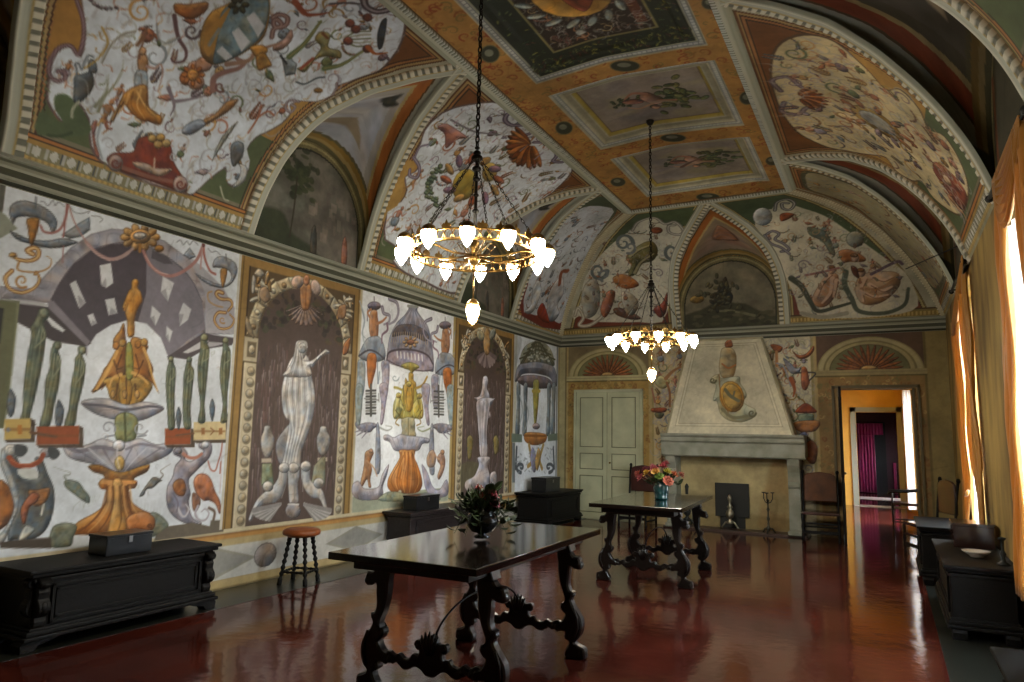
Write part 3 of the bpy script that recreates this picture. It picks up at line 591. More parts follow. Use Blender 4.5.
    cv.form([(355, 190), (405, 190), (412, 260), (398, 320), (385, 330), (362, 325), (350, 260)], 'a9764a', 'd6a87c', '5d3a24', w=14); cv.line([(382, 210), (380, 320)], 4, '6b4028')
    cv.fell((335, 175), 34, 38, 'b59c90', rot=.4, w=20); cv.fell((435, 205), 26, 46, 'b59c90', rot=-.25, w=18); cv.fell((385, 165), 18, 30, 'b07a5c', w=12)
    for q, c in (([(100, 130), (125, 100), (155, 130), (135, 150)], 'b5a894'), ([(90, 140), (108, 160), (100, 235), (84, 225)], 'b5a894'), ([(130, 215), (165, 200), (190, 260), (160, 290), (130, 260)], 'a5876a'), ([(55, 360), (75, 390), (100, 480), (70, 460), (52, 410)], '9a8a70'), ([(560, 310), (600, 300), (595, 370), (555, 370)], 'a87c58'), ([(590, 510), (625, 480), (610, 560), (582, 570)], '9c6238')): cv.form(q, c, w=12)
    cv.view(A, 222, 430, 6.2)
    for q in ([(355, 250), (370, 215), (405, 220), (410, 260), (395, 330), (375, 400), (330, 450), (270, 455), (225, 490), (185, 560), (165, 550), (205, 450), (250, 395), (310, 350), (345, 300)], [(410, 235), (440, 205), (478, 230), (480, 290), (470, 340), (475, 440), (455, 455), (420, 455), (412, 380), (408, 300)], [(490, 230), (520, 205), (545, 240), (550, 310), (600, 350), (630, 390), (655, 500), (640, 505), (605, 430), (560, 420), (520, 380), (495, 320)]): cv.form(q, 'b3afab', 'dedcd8', '716d6e', w=30)
    for x0, sx in ((360, -1), (510, 1)):
        for k in range(9):
            a = .15+.13*k; e = (x0+sx*(45+118*math.sin(a*1.25)), 455+10+88*math.cos(a)); cv.line([(x0, 460), e], 17, 'aaa7a4' if k % 2 else '85817f', 1, 1, 26)
    cv.fell((440, 500), 48, 50, '8d8788', w=30); cv.line([(410, 460), (475, 462)], 8, 'd2d0cc')
    for c in ((285, 350), (445, 235), (600, 330), (385, 235), (520, 225)): cv.fell(c, 34, 34, 'b2aeaa', w=26)
    for q in ([(400, 270), (395, 340), (370, 420)], [(500, 280), (500, 380)], [(445, 270), (450, 440)]): cv.line(q, 8, '8a8684', .7)

    # ================= third panel: fountain under a bell canopy
    cv.view(None, 0, 0, 1); cv.rect(7.06, .60, 9.38, 3.49, 'e2e6ea'); cv.rect(7.06, .60, 7.10, 3.49, 'bcae8c'); cv.rect(9.32, .60, 9.38, 3.49, 'b09a62')
    cv.rect(7.10, .60, 9.32, .80, '9aa08a')
    cv.view(A, 350, 285, 6.2)
    BL = dict(col='8d8b9a', hi='b4b3c2', lo='56545f', w=26)
    cv.form([(362, 150), (365, 130), (415, 135), (418, 160), (440, 195), (480, 250), (500, 320), (515, 420), (520, 520), (490, 535), (300, 470), (232, 470), (235, 380), (250, 310), (290, 235), (335, 190)], **BL)
    folds(cv, [(366, 160), (335, 195), (262, 300), (236, 460)], [(416, 165), (450, 215), (500, 330), (512, 510)], 9, 5, 'b8b7c6', '615f6e', .6)
    cv.form([(285, 260), (340, 242), (410, 250), (470, 285), (490, 330), (460, 350), (400, 320), (330, 310), (260, 320)], '5d565c', '6f686e', '48424a', w=14)
    for k in range(17): x = 262+k*13.5; cv.line([(x, 300-20*math.sin(k/17*PI)+k*1.5), (x-6+k*.6, 352+k*1.)], 4, 'b7a184', 1, 1)
    cv.form([(228, 460), (240, 420), (290, 402), (360, 400), (430, 412), (485, 440), (515, 490), (505, 530), (460, 535), (380, 525), (300, 505), (245, 485)], 'a495a2', '8c7e8c', 'c0b2be', w=20, edge='4a3b42'); cv.line([(228, 462), (240, 420), (290, 402), (360, 400), (430, 412), (485, 440), (515, 492)], 10, '4d4148')
    for k in range(8): x = 292+k*22; cv.line([(x, 415+k*3), (x+3, 448+k*3)], 9, 'dcdad8', 1, 1)
    cv.line([(360, 130), (420, 135)], 14, '8b8c86', 1, 1); cv.line([(230, 465), (300, 500), (380, 525), (460, 533), (510, 525)], 6, '5a4c54')
    for a in np.linspace(0, 2*PI, 9)[:-1]: cv.fell((375+36*math.cos(a), 355+28*math.sin(a)), 14, 10, 'b08d62', rot=a, w=8)
    cv.fell((375, 355), 24, 18, '8b5a3a', w=10)
    for (x, y, sx, k) in ((150, 130, 1, 1.), (590, 250, -1, .9)):
        P = lambda L: [(x+sx*a*k, y+b*k) for a, b in L]
        cv.fell((x, y), 42*k, 28*k, '6d6370', w=20); cv.line(P([(0, -28), (0, -55)]), 8*k, '8b8791'); cv.line(P([(-40, 20), (-42, 90)]), 8*k, '8b8791')
        cv.form(P([(-20, 30), (15, 28), (22, 70), (28, 130), (20, 200), (-5, 225), (-28, 170), (-32, 100)]), 'b27c55', 'd8ae88', '70452c', w=16)
        cv.line(P([(15, 110), (50, 95), (75, 70)]), 14*k, 'b07850', w2=9*k); cv.line(P([(-28, 70), (-40, 40), (-20, 20)]), 11*k, 'b07850')
        cv.form(P([(-55, 215), (-20, 190), (30, 190), (60, 240), (70, 320), (30, 345), (-40, 345), (-95, 310)]), '9097a2', 'b9bfc8', '5b6069', w=20); cv.line(P([(-95, 310), (-40, 275), (10, 285), (65, 330)]), 9*k, '4a4850')
        cv.form(P([(-40, 300), (10, 300), (12, 380), (-5, 450), (-20, 510), (-35, 500), (-45, 400)]), 'b4672c', 'd98f52', '70381a', w=18)
        cv.form(P([(-100, 340), (-60, 345), (-55, 430), (-70, 560), (-115, 560), (-105, 440)]), '9fa9ae', 'c3cbce', '6b757a', w=14); cv.form(P([(45, 350), (90, 345), (95, 430), (80, 560), (50, 560), (50, 430)]), 'a29aa8', 'c6c0cc', '6e6674', w=14)
        for q in ([(50, 10), (60, 45), (95, 60), (90, 100), (60, 115)], [(95, -45), (140, -20), (150, 40), (130, 90), (90, 115)]): cv.line(P(q), 22*k, '77707f', 1, 5, 8*k); cv.line(P(q), 7*k, 'a29cab')
        cv.line(P([(80, 110), (82, 150), (50, 180), (48, 230)]), 14*k, '86687a', w2=8*k); cv.line(P([(-75, 20), (-60, 100), (-75, 170), (-55, 200)]), 9*k, '93a0aa', w2=4*k)
        cv.line(P([(20, 345), (22, 480)]), 6*k, '7b8690', .9, 1)
    YE = dict(col='a89a48', hi='d6cb7c', lo='605624', w=18)
    cv.form([(315, 500), (345, 482), (375, 478), (410, 490), (430, 510), (400, 530), (380, 555), (370, 530), (340, 520)], **YE)
    cv.form([(365, 545), (392, 550), (395, 590), (410, 610), (405, 682), (350, 690), (340, 610), (345, 575), (362, 600)], 'b7923e', 'dcc070', '6e5420', w=16)
    cv.line([(410, 640), (450, 620), (478, 570)], 13, 'b7923e'); cv.line([(340, 660), (300, 640), (275, 635)], 12, 'a89a48')
    for x in (182, 560): cv.line([(x, 540), (x-6, 610)], 9, '8fa0ac', .9, 1)
    cv.curl((280, 575), 24, 0, 1, 7, '9aa8b0', 3); cv.line([(60, 100), (90, 200), (78, 300), (100, 400)], 7, 'a7b5bc', .9)
    cv.view(A, 345, 385, 5.93)
    for q in ([(290, 100), (330, 60), (350, 0), (400, 0), (440, 70), (462, 120), (460, 195), (410, 200), (370, 215), (330, 200), (288, 195)], ): cv.form(q, **YE)
    cv.form([(300, 75), (320, 70), (345, 120), (320, 190), (288, 195), (292, 140)], 'a7a062', 'd2cc94', '6b6634', w=16); cv.form([(440, 75), (458, 100), (462, 190), (420, 195), (400, 130), (420, 90)], 'b8a040', 'e0cf7c', '6e5c20', w=16); cv.form([(355, -10), (400, -10), (410, 60), (395, 150), (365, 150), (350, 60)], 'bb923c', 'e2c272', '6e5420', w=16)
    for q in ([(315, 80), (300, 130), (295, 185)], [(450, 80), (455, 130), (455, 185)], [(330, 120), (350, 150), (345, 190)], [(425, 110), (405, 145), (410, 190)]): cv.line(q, 12, 'd8cc84', .8, 5, 5)
    for q in ([(330, 70), (320, 120), (330, 160)], [(430, 80), (440, 130), (425, 165)], [(370, 20), (362, 80), (372, 140)], [(395, 20), (400, 90)], [(300, 150), (330, 190)], [(455, 150), (430, 195)]): cv.line(q, 6, '4e4218', .8, 5, 3)
    for c in ((318, 62), (442, 66), (380, -6)): cv.fell(c, 16, 18, 'c4a452', w=12)
    cv.line([(345, 0), (350, 150)], 5, '6b5a28'); cv.line([(315, 195), (300, 225), (320, 240)], 7, '9c8350'); cv.line([(440, 195), (450, 225), (425, 240)], 7, '9c8350')
    cv.form([(335, 200), (410, 195), (415, 270), (420, 310), (335, 315), (340, 270)], 'a39a78', 'c8c09c', '6b6346', w=16, n=2); cv.line([(375, 200), (375, 310)], 6, '726a4c')
    cv.form([(230, 300), (255, 295), (290, 310), (330, 292), (375, 300), (430, 305), (465, 310), (500, 320), (495, 345), (460, 350), (440, 385), (400, 395), (330, 395), (290, 385), (265, 340), (232, 325)], '9f9da9', 'cac9d2', '64616d', w=22)
    for k in range(7): cv.line([(280+k*32, 315), (310+k*20, 385)], 5, '7c7986', .6, 1)
    cv.form([(320, 390), (340, 382), (375, 385), (415, 385), (412, 430), (430, 470), (455, 550), (455, 605), (420, 640), (300, 642), (255, 610), (255, 560), (285, 500), (315, 450), (325, 420)], 'b97132', 'e2a462', '78401a', w=34)
    folds(cv, [(328, 400), (320, 450), (262, 560), (300, 638)], [(412, 400), (424, 460), (450, 570), (420, 636)], 8, 8, 'e6ae6c', '70401a', .55)
    for q in ([(375, 400), (372, 640)], [(345, 420), (310, 540), (320, 640)], [(405, 420), (430, 540), (420, 630)]): cv.line(q, 9, '8a4c20', .6)
    cv.line([(350, 440), (335, 550)], 10, 'e0a868', .6); cv.line([(322, 690), (325, 640)], 26, 'b1ab94')
    for (x, y, sx) in ((130, 240, 1), (580, 245, -1)):
        P = lambda L: [(x+sx*a, y+b) for a, b in L]
        cv.form(P([(-70, -10), (-60, -25), (-40, -10), (0, -18), (40, -15), (65, 0), (40, 20), (20, 40), (-20, 40), (-60, 15)]), '8b8793', 'b7b4be', '534f5b', w=14)
        for q in ([(-20, 35), (-60, 60)], [(0, 38), (-30, 75)], [(-30, 25), (-72, 40)]): cv.line(P(q), 9, '8b8793', w2=4)
        cv.form(P([(-65, -235), (-25, -235), (-28, -120), (-40, -10), (-60, -10), (-68, -100)]), '94a3a4', 'bfcbca', '627072', w=12); cv.form(P([(75, -240), (125, -240), (110, -110), (95, -15), (78, -15), (85, -120)]), 'a89cab', 'cbc2ce', '706676', w=12)
        for k in range(9): cv.line(P([(-5, -205+k*17), (52, -208+k*17)]), 9, '4a4a48' if k % 2 == 0 else '8b8a86', 1, 1)
        cv.line(P([(24, -240), (24, -60)]), 14, '55544f'); cv.line(P([(-15, -160), (70, -150)]), 4, '6b6a66', 1, 1); cv.line(P([(70, -190), (72, -140)]), 4, '6b6a66')
        cv.line(P([(70, 10), (120, 30), (150, 10), (110, 0)]), 9, 'a4a8a4' if sx > 0 else '9aa37e', w2=3)
        cv.form(P([(55, 10), (68, -15), (78, 60), (82, 200), (75, 280), (50, 280), (50, 180)]), '8f939f', 'bcbfc9', '5b5f69', w=12)
    cv.form([(120, 400), (145, 385), (170, 400), (160, 430), (150, 460), (160, 500), (150, 560), (155, 605), (140, 605), (130, 560), (105, 600), (90, 590), (108, 500), (115, 440)], 'b27c50', 'dcb088', '6e4428', w=16)
    cv.form([(485, 430), (500, 395), (525, 385), (540, 430), (530, 480), (500, 490), (485, 465)], 'a8876e', 'ccb09a', '6e5442', w=16); cv.form([(550, 420), (575, 395), (590, 420), (595, 460), (585, 510), (560, 560), (548, 540), (565, 480), (548, 450)], 'aa8068', 'd0aa94', '6c4c3c', w=14)
    cv.form([(45, 590), (80, 570), (110, 610), (150, 615), (200, 600), (220, 530), (260, 470), (250, 530), (225, 600), (225, 650), (190, 680), (90, 682), (45, 650)], 'a8a0a8', 'd2ccd2', '6c646c', w=24); cv.form([(455, 470), (490, 520), (520, 600), (560, 620), (600, 560), (615, 610), (600, 660), (520, 665), (480, 620), (465, 550)], 'a49cac', 'd0cad6', '6a6270', w=22)
    for (x, y) in ((154, 392), (578, 398)): cv.fell((x, y), 13, 15, 'b98a68', w=9)
    for q in ([(130, 450), (170, 490), (190, 540)], [(120, 500), (112, 560)], [(560, 440), (545, 430), (535, 410)], [(580, 480), (560, 520)]): cv.line(q, 9, 'c89a70', .9, 4, 5)
    for k in range(10): cv.line([(60+k*18, 640+6*math.sin(k)), (70+k*17, 670)], 4, '857d88', .6, 1)
    cv.form([(240, 640), (300, 632), (370, 645), (450, 640), (490, 640), (560, 682), (220, 690)], '8b927c', 'a8ae98', '646a54', w=14)

    # ================= fourth panel: second niche statue
    cc, ri = niche_frame(cv, 9.38, 11.40, 8); niche_drips(cv, cc, ri, 9)
    cv.view(A, 446, 315, 6.82)
    for a in np.linspace(-1.2, 1.2, 9): cv.line([(280, 250), (280+62*math.sin(a), 260+88*math.cos(a))], 16, '8a7a78' if int(a*10) % 2 else '6a5a5c', 1, 1, 22)
    cv.form([(262, 120), (275, 85), (295, 100), (302, 180), (295, 260), (270, 270), (255, 200)], 'b08a58', 'd8b888', '64482c', w=14)
    cv.fell((235, 140), 24, 40, '9b9578', rot=-.3, w=16); cv.fell((318, 130), 20, 42, '8a9088', rot=.3, w=14)
    MB_ = dict(col='b2aaae', hi='dad4d8', lo='7a7278', w=24)
    cv.form([(250, 440), (258, 418), (278, 418), (288, 450), (280, 500), (295, 540), (300, 590), (320, 570), (332, 575), (295, 622), (300, 700), (215, 700), (215, 590), (190, 565), (215, 560), (232, 545), (245, 500)], **MB_)
    cv.view(A, 446, 400, 6.82)
    cv.form([(215, 0), (320, -10), (300, 60), (285, 140), (278, 240), (280, 385), (235, 385), (225, 260), (215, 130)], **MB_)
    folds(cv, [(220, 10), (226, 180), (240, 380)], [(305, 10), (282, 180), (275, 380)], 6, 6, 'e8e2e6', '7c7478', .55)
    for q in ([(240, 20), (238, 180), (245, 370)], [(285, 20), (262, 180), (265, 370)]): cv.line(q, 6, '8c858a', .7)
    cv.form([(218, 390), (295, 388), (295, 430), (285, 460), (300, 520), (295, 575), (330, 580), (290, 600), (200, 600), (150, 620), (128, 590), (140, 545), (190, 520), (215, 470), (225, 435)], **MB_)
    cv.form([(145, 260), (165, 240), (185, 270), (180, 340), (170, 400), (150, 400), (145, 330)], '7c7040', 'a29658', '4a4226', w=12); cv.form([(325, 260), (345, 240), (362, 290), (355, 350), (335, 375), (325, 320)], '857a48', 'aaa060', '4a4226', w=12)
    cv.form([(305, 500), (340, 490), (345, 560), (320, 590), (300, 560)], 'a39a98', w=14)
    cv.poly([(105, 440), (220, 430), (190, 520), (130, 560), (105, 640)], '5d5c3c', .6, 3)

    # ================= fifth panel: trellis canopy over a fountain, by the corner
    cv.view(None, 0, 0, 1); cv.rect(11.40, .60, 13.46, 3.49, 'd8dfe8'); cv.rect(11.40, .6, 11.52, 3.49, 'bdbcae'); cv.rect(13.30, .60, 13.36, 3.49, '7c8288'); cv.rect(13.38, .60, 13.46, 3.49, '9b8a5a')
    cv.view(A, 508, 330, 4.26)
    cv.poly([(28, 0), (60, 40), (45, 110), (30, 160)], '98a0a8', .5, 2)
    cv.form([(52, 140), (60, 90), (85, 60), (125, 48), (165, 62), (190, 100), (198, 150), (170, 150), (120, 140), (80, 142)], '8d9080', 'a8aa98', '686a5c', w=12)
    for k in range(8): a = PI*k/7; cv.line([(125+10*math.cos(a), 50), (125+72*math.cos(a), 145+6*math.sin(a))], 3.5, '4e4c34', 1, 1); 
    for k in range(4): r = 25+k*17; cv.line([(125-r, 62+k*20), (125, 52+k*16), (125+r, 66+k*20)], 3.5, '54523a')
    for k in range(26): g = random.Random(k); cv.ell((75+g.random()*105, 75+g.random()*60), 4, 4, 'c9cbc0', .8)
    cv.form([(30, 195), (45, 150), (80, 140), (120, 135), (170, 145), (200, 165), (210, 230), (195, 240), (180, 205), (140, 190), (100, 185), (60, 190), (45, 215), (30, 220)], '858492', 'a9a8b6', '565560', w=16)
    cv.form([(40, 215), (60, 195), (110, 192), (170, 205), (195, 240), (150, 250), (90, 245), (60, 235)], '6a5e64', w=12)
    for x in (45, 75, 175, 195): cv.form([(x-8, 235), (x+8, 235), (x+6, 330), (x+4, 440), (x-14, 440), (x-8, 330)], '76828a', 'a6b0b6', '4a545a', w=9)
    for x, y in ((50, 280), (75, 300), (180, 290)): cv.line([(x, y), (x+12, y+60), (x, y+120)], 4, '9fabb2', .8)
    cv.form([(110, 215), (130, 215), (132, 260), (128, 330), (120, 400), (112, 400), (108, 330), (106, 260)], 'a59a44', 'cbc272', '645c24', w=8); cv.line([(105, 260), (135, 260)], 7, 'b4a24a'); cv.fell((120, 410), 16, 14, '9a8a92', w=8)
    cv.poly([(15, 440), (60, 445), (60, 478), (15, 478)], '6a7a6c'); cv.poly([(170, 445), (210, 440), (210, 470), (170, 474)], '6a7a6c')
    cv.form([(72, 440), (110, 435), (162, 445), (160, 475), (130, 490), (95, 488), (70, 470)], 'b5773c', 'd99f5c', '7a481e', w=12); cv.line([(70, 450), (162, 452)], 5, '8d5524')
    for q in ([(90, 490), (100, 560), (85, 580)], [(150, 490), (135, 550), (145, 590)]): cv.line(q, 9, 'a68a4c')
    cv.form([(105, 500), (120, 540), (118, 600), (105, 600), (95, 540)], '8c86a4', w=8); cv.form([(130, 500), (140, 540), (125, 600), (115, 560)], 'b08a4c', w=8)
    for cx_, s_ in ((55, 1), (175, -1)): cv.curl((cx_, 585), 22, PI/2, 1.1*s_, 8, '4e5660', 5); cv.line([(cx_+s_*-18, 500), (cx_-s_*22, 590)], 7, '4e5660')
    for k in range(40): g = random.Random(k+40); x, y = 35+g.random()*160, 490+g.random()*120; cv.line([(x, y), (x+g.uniform(-10, 10), y+g.uniform(-10, 10))], 3, '8f98a0', .7, 1)
    cv.poly([(18, 480), (30, 480), (30, 650), (18, 650)], '6e787e')
    cv.view(None, 0, 0, 1)
    cv.tone(.035, .6, 5)
    # small marks: hairline scrolls, worn over the white grounds
    g = random.Random(77)
    for (a, b) in ((2.85, 5.05), (7.15, 9.3), (11.55, 13.25)):
        for k in range(70):
            x, z = g.uniform(a, b), g.uniform(.9, 3.4); i, j = np.searchsorted(cv.us, x), np.searchsorted(cv.vs, z)
            c = cv.a[min(j, len(cv.vs)-1), min(i, len(cv.us)-1)]
            if c.min() > .68: cv.curl((x, z), g.uniform(.015, .05), g.uniform(0, 6), g.choice([-1, 1])*.8, .008, g.choice(['8e959e', 'a08c80', '9aa09a']), .004, a=.6)
# ================================================================ frescoes of the vault
def inside(poly, x, y):
    c = False; n = len(poly)
    for i in range(n):
        (x0, y0), (x1, y1) = poly[i], poly[(i+1) % n]
        if (y0 > y) != (y1 > y) and x < (x1-x0)*(y-y0)/(y1-y0+1e-12)+x0: c = not c
    return c
TINTS = ['9a5a3c', '8e8490', '5f6b48', 'b98a4a', '76808a', 'a9705a', '6e5a66', '8b6a34']
def motif(cv, x, y, r, g, up=PI/2, tints=TINTS):
    """one small grotesque of a kind: scroll, leaf spray, figure, bird, garland or mask"""
    k = g.random(); c = g.choice(tints); c2 = g.choice(tints); cs, sn = math.cos(up-PI/2), math.sin(up-PI/2)
    P = lambda L: [(x+(a*cs-b*sn)*r, y+(a*sn+b*cs)*r) for a, b in L]
    if k < .34:
        s_ = g.choice([-1, 1]); a0 = g.uniform(0, 6.3); cv.curl((x, y), r*.8, a0, g.uniform(.8, 1.5), r*.2, c, r*.07, s_)
        e = (x+.8*r*math.cos(a0), y+.8*r*math.sin(a0)); b = a0-s_*PI/2
        cv.line([e, (e[0]+r*.7*math.cos(b), e[1]+r*.7*math.sin(b)), (e[0]+r*1.3*math.cos(b+.5*s_), e[1]+r*1.3*math.sin(b+.5*s_))], r*.2, c, 1, 5, r*.04)
        cv.fell((e[0]+r*.5*math.cos(b), e[1]+r*.5*math.sin(b)), r*.28, r*.13, c2, rot=b+.6*s_, w=r*.1)
    elif k < .52:
        b = up+g.uniform(-.8, .8)
        for j in range(7):
            t = j/6; px, py = x+r*1.3*t*math.cos(b), y+r*1.3*t*math.sin(b)
            for s_ in (-1, 1): cv.fell((px+r*.22*math.cos(b+s_*1.1), py+r*.22*math.sin(b+s_*1.1)), r*.26*(1.1-t*.6), r*.09, c, rot=b+s_*.8, w=r*.08)
        cv.line([(x, y), (x+r*1.3*math.cos(b), y+r*1.3*math.sin(b))], r*.07, c2, 1, 1)
    elif k < .72:
        fl = g.choice(['b07c58', 'a8705a', '9c6a44', 'a58a7c']); m_ = g.choice([-1, 1])
        Q = lambda L: P([(a*m_, b) for a, b in L])
        cv.form(Q([(-.25, .9), (.2, .9), (.28, .3), (.15, 0), (.3, -.4), (.0, -.6), (-.3, -.4), (-.15, 0), (-.3, .4)]), fl, w=r*.25, n=3)
        cv.fell(P([(0.05*m_, 1.15)])[0], r*.2, r*.22, fl, w=r*.15); cv.line(Q([(.2, .8), (.6, .5), (.9, .9)]), r*.2, fl, 1, 4, r*.1); cv.line(Q([(-.2, .8), (-.55, .5), (-.5, .1)]), r*.2, fl, 1, 4, r*.1)
        cv.line(Q([(.1, -.4), (.5, -.8), (.3, -1.3)]), r*.26, fl, 1, 4, r*.1); cv.line(Q([(-.1, -.4), (-.3, -.9), (-.7, -1.2)]), r*.26, c, 1, 4, r*.1)
        if g.random() < .6: cv.form(Q([(-.4, .1), (.4, .2), (.55, -.5), (0, -.8), (-.5, -.4)]), c2, w=r*.25, n=3)
    elif k < .82:
        m_ = g.choice([-1, 1]); Q = lambda L: P([(a*m_, b) for a, b in L])
        cv.form(Q([(-.8, -.3), (-.3, .2), (.2, .35), (.4, .1), (.1, -.25), (-.3, -.3)]), c, w=r*.2, n=4); cv.line(Q([(.3, .2), (.55, .5), (.4, .75), (.7, .8)]), r*.14, c, 1, 4, r*.05); cv.line(Q([(.1, -.2), (.1, -.7)]), r*.06, c)
    elif k < .91:
        for j in range(9): t = j/8-.5; cv.fell(P([(t*2, t*t*2-.5)])[0], r*.15, r*.13, c if j % 2 else c2, w=r*.1)
    else:
        cv.fell((x, y), r*.42, r*.5, c, w=r*.25)
        for s_ in (-1, 1): cv.fell(P([(s_*.5, .2)])[0], r*.25, r*.13, c2, rot=up+s_, w=r*.1)
        cv.ell(P([(-.15, .1)])[0], r*.07, r*.06, '3a2a20'); cv.ell(P([(.15, .1)])[0], r*.07, r*.06, '3a2a20'); cv.line(P([(-.12, -.2), (.12, -.2)]), r*.06, '3a2a20')
def arabesque(cv, poly, n, r, seed, up=PI/2, avoid=(), tints=TINTS, gap=1.35):
    T, K, cv.T, cv.k = cv.T, cv.k, None, 1.
    g = random.Random(seed); p = np.array(poly); lo, hi = p.min(0), p.max(0); done = list(avoid); tries = 0
    for k in range(n*5):          # pale leafwork under the figures
        x, y = g.uniform(lo[0], hi[0]), g.uniform(lo[1], hi[1])
        if inside(poly, x, y):
            if g.random() < .5: cv.curl((x, y), r*g.uniform(.4, 1.1), g.uniform(0, 6), g.choice([-1, 1])*g.uniform(.6, 1.3), r*.16, g.choice(['8f909a', 'a2998f', '9a9ca2', '8d8f84']), r*.05, a=.6)
            else: a = up+g.uniform(-.7, .7); L = r*g.uniform(.6, 1.6); cv.line([(x, y), (x+L*.5*math.cos(a+.3), y+L*.5*math.sin(a+.3)), (x+L*math.cos(a), y+L*math.sin(a))], r*.28, g.choice(['9c9ca4', 'a8a098', '8a8c94', '9b9488']), .55, 4, r*.06)
    while n > 0 and tries < 4000:
        tries += 1; x, y = g.uniform(lo[0], hi[0]), g.uniform(lo[1], hi[1]); rr = r*g.uniform(.6, 1.25)
        if not inside(poly, x, y) or any((x-a)**2+(y-b)**2 < (gap*.5*(rr+q))**2 for a, b, q in done): continue
        if not all(inside(poly, x+rr*.7*math.cos(t), y+rr*.7*math.sin(t)) for t in (0, 1.6, 3.1, 4.7)): continue
        motif(cv, x, y, rr, g, up, tints); done.append((x, y, rr)); n -= 1
    # fine stems between
    for k in range(int(len(done)*3)):
        x, y = g.uniform(lo[0], hi[0]), g.uniform(lo[1], hi[1])
        if inside(poly, x, y): a = g.uniform(0, 6.3); L = r*g.uniform(.5, 1.4); cv.line([(x, y), (x+L*.5*math.cos(a), y+L*.5*math.sin(a)), (x+L*math.cos(a+.7), y+L*math.sin(a+.7))], .014, g.choice(tints), .75, 4, .006)
    cv.T, cv.k = T, K
def scroll_edge(cv, pts, w, col='5c4c54', hi='8a7a80'):
    cv.line(pts, w, col); cv.line(pts, w*.35, hi)
def shell(cv, x, y, r, a0, a1, c1='a5622e', c2='6a3416', n=9):
    for k in range(n): a = a0+(a1-a0)*k/(n-1); cv.fell((x+r*.6*math.cos(a), y+r*.6*math.sin(a)), r*.45, r*.14, c1 if k % 2 else c2, rot=a, w=r*.1)

def flank_base(cv, dim=1.):
    """borders that follow the edges of a flank; u = y, v = arc length"""
    U, V = np.meshgrid(cv.us, cv.vs); D = d_of_s(V)
    def put(m, c): cv.a[m] = C(c)
    put(V > 0, '6f6a54')
    body = V > .30
    dist = np.full(U.shape, 9.)
    for yc in LUN_YS:
        far = lun_half(D, True)+yc; near = yc-lun_half(D)
        dist = np.minimum(dist, np.where(U > yc, U-far, near-U)*np.clip(1.15-.35*D, .6, 1))
    groin = ((DEP-U)/KE-D)*.72
    put(body, '70441f')
    gd = np.minimum(dist, np.minimum(groin-.04, 99)); gd = np.minimum(gd, (V.max()-V)*1.)
    low = np.clip((V-.3)/1.2, 0, 1)
    m = body & (V < 1.05); put(m, '4c5a38')
    m = body & (V >= 1.05) & (V < 1.9); put(m, 'a37a38')
    for a, b, c in ((.0, .10, 'a09d86'), (.10, .115, '5c3b1c'), (.118, .14, '9c8250'), (.14, .155, '4a2c18'), (.158, .175, '9a6638'), (.18, .192, '35271a')): put((gd >= a) & (gd < b) & (V > .05), c)
    for a, b, c in ((0, .04, '8d8a70'), (.04, .075, '9a8044'), (.075, .175, '7d7a5c'), (.175, .21, '9c7a3a'), (.21, .225, '3b2b18'), (.225, .25, 'a5662e'), (.25, .262, '2e2418')): put((V >= a) & (V < b) & (gd > -.02), c)
    m = (V >= .085) & (V < .165); ph = (U/.14) % 1
    put(m & (ph < .5) & (((ph-.25)/.25)**2+((V-.125)/.04)**2 < 1), 'b9bab4'); put(m & (ph > .62) & (ph < .68), '3c444c'); put(m & (ph > .76) & (ph < .9), 'a3a49c')
    put((V >= .05) & (V < .075) & ((U/.05) % 1 < .5), 'b99a52')
LUN_YS = (1.85, 6.11, 10.32, -2.35)
def cartouche(yc, w=1., top=2.78):
    return [(yc-.30*w, .34), (yc-.62*w, .50), (yc-.80*w, .78), (yc-.66*w, .98), (yc-.88*w, 1.12), (yc-.98*w, 1.35), (yc-.80*w, 1.52), (yc-1.0*w, 1.75), (yc-1.22*w, 2.05), (yc-1.25*w, 2.35), (yc-1.0*w, 2.64), (yc-.5*w, top), (yc, top+.03), (yc+.5*w, top), (yc+1.0*w, 2.64), (yc+1.25*w, 2.35), (yc+1.22*w, 2.05), (yc+1.0*w, 1.75), (yc+.80*w, 1.52), (yc+.98*w, 1.35), (yc+.88*w, 1.12), (yc+.66*w, .98), (yc+.80*w, .78), (yc+.62*w, .50), (yc+.30*w, .34)]
def panel_generic(cv, yc, seed, white='bdb598', w=1., n=46, r=.105):
    q = cartouche(yc, w); cv.poly(q, '54402c', n=4); cv.poly([(yc+(a-yc)*.975, 1.6+(b-1.6)*.98) for a, b in q], white, n=4)
    for s_ in (-1, 1):
        for (a, b, r_) in ((.78, .80, .12), (.86, 1.36, .10))[:(2 if w < 1.1 else 0)]: cv.curl((yc+s_*a*w, b), r_, 0, 1.2*s_, .045, '6f636a', .02)
        scroll_edge(cv, [(yc+s_*.15, 2.72), (yc+s_*.42, 2.78), (yc+s_*.5, 2.6), (yc+s_*.3, 2.5), (yc+s_*.18, 2.38)], .07)
    cv.form([(yc-.25, .36), (yc+.25, .36), (yc+.3, .6), (yc+.15, .85), (yc-.15, .85), (yc-.3, .6)], '7c3a26', w=.06); cv.fell((yc, .66), .09, .07, 'b59a7a')
    shell(cv, yc, 2.56, .34, PI+.5, 2*PI-.5)
    cv.fell((yc, 1.62), .26, .34, 'a07c30', w=.10, hi='c9a856'); cv.fell((yc, 1.62), .17, .24, '8d8c84', w=.08)
    for t in np.linspace(0, 2*PI, 11)[:-1]: cv.fell((yc+.30*math.cos(t), 1.62+.38*math.sin(t)), .10, .05, '9a5c3a' if int(t*3) % 2 else '7e6a72', rot=t, w=.04)
    arabesque(cv, q, n, r, seed, avoid=[(yc, 1.62, .62), (yc, 2.5, .4), (yc, .6, .35)], gap=1.0)

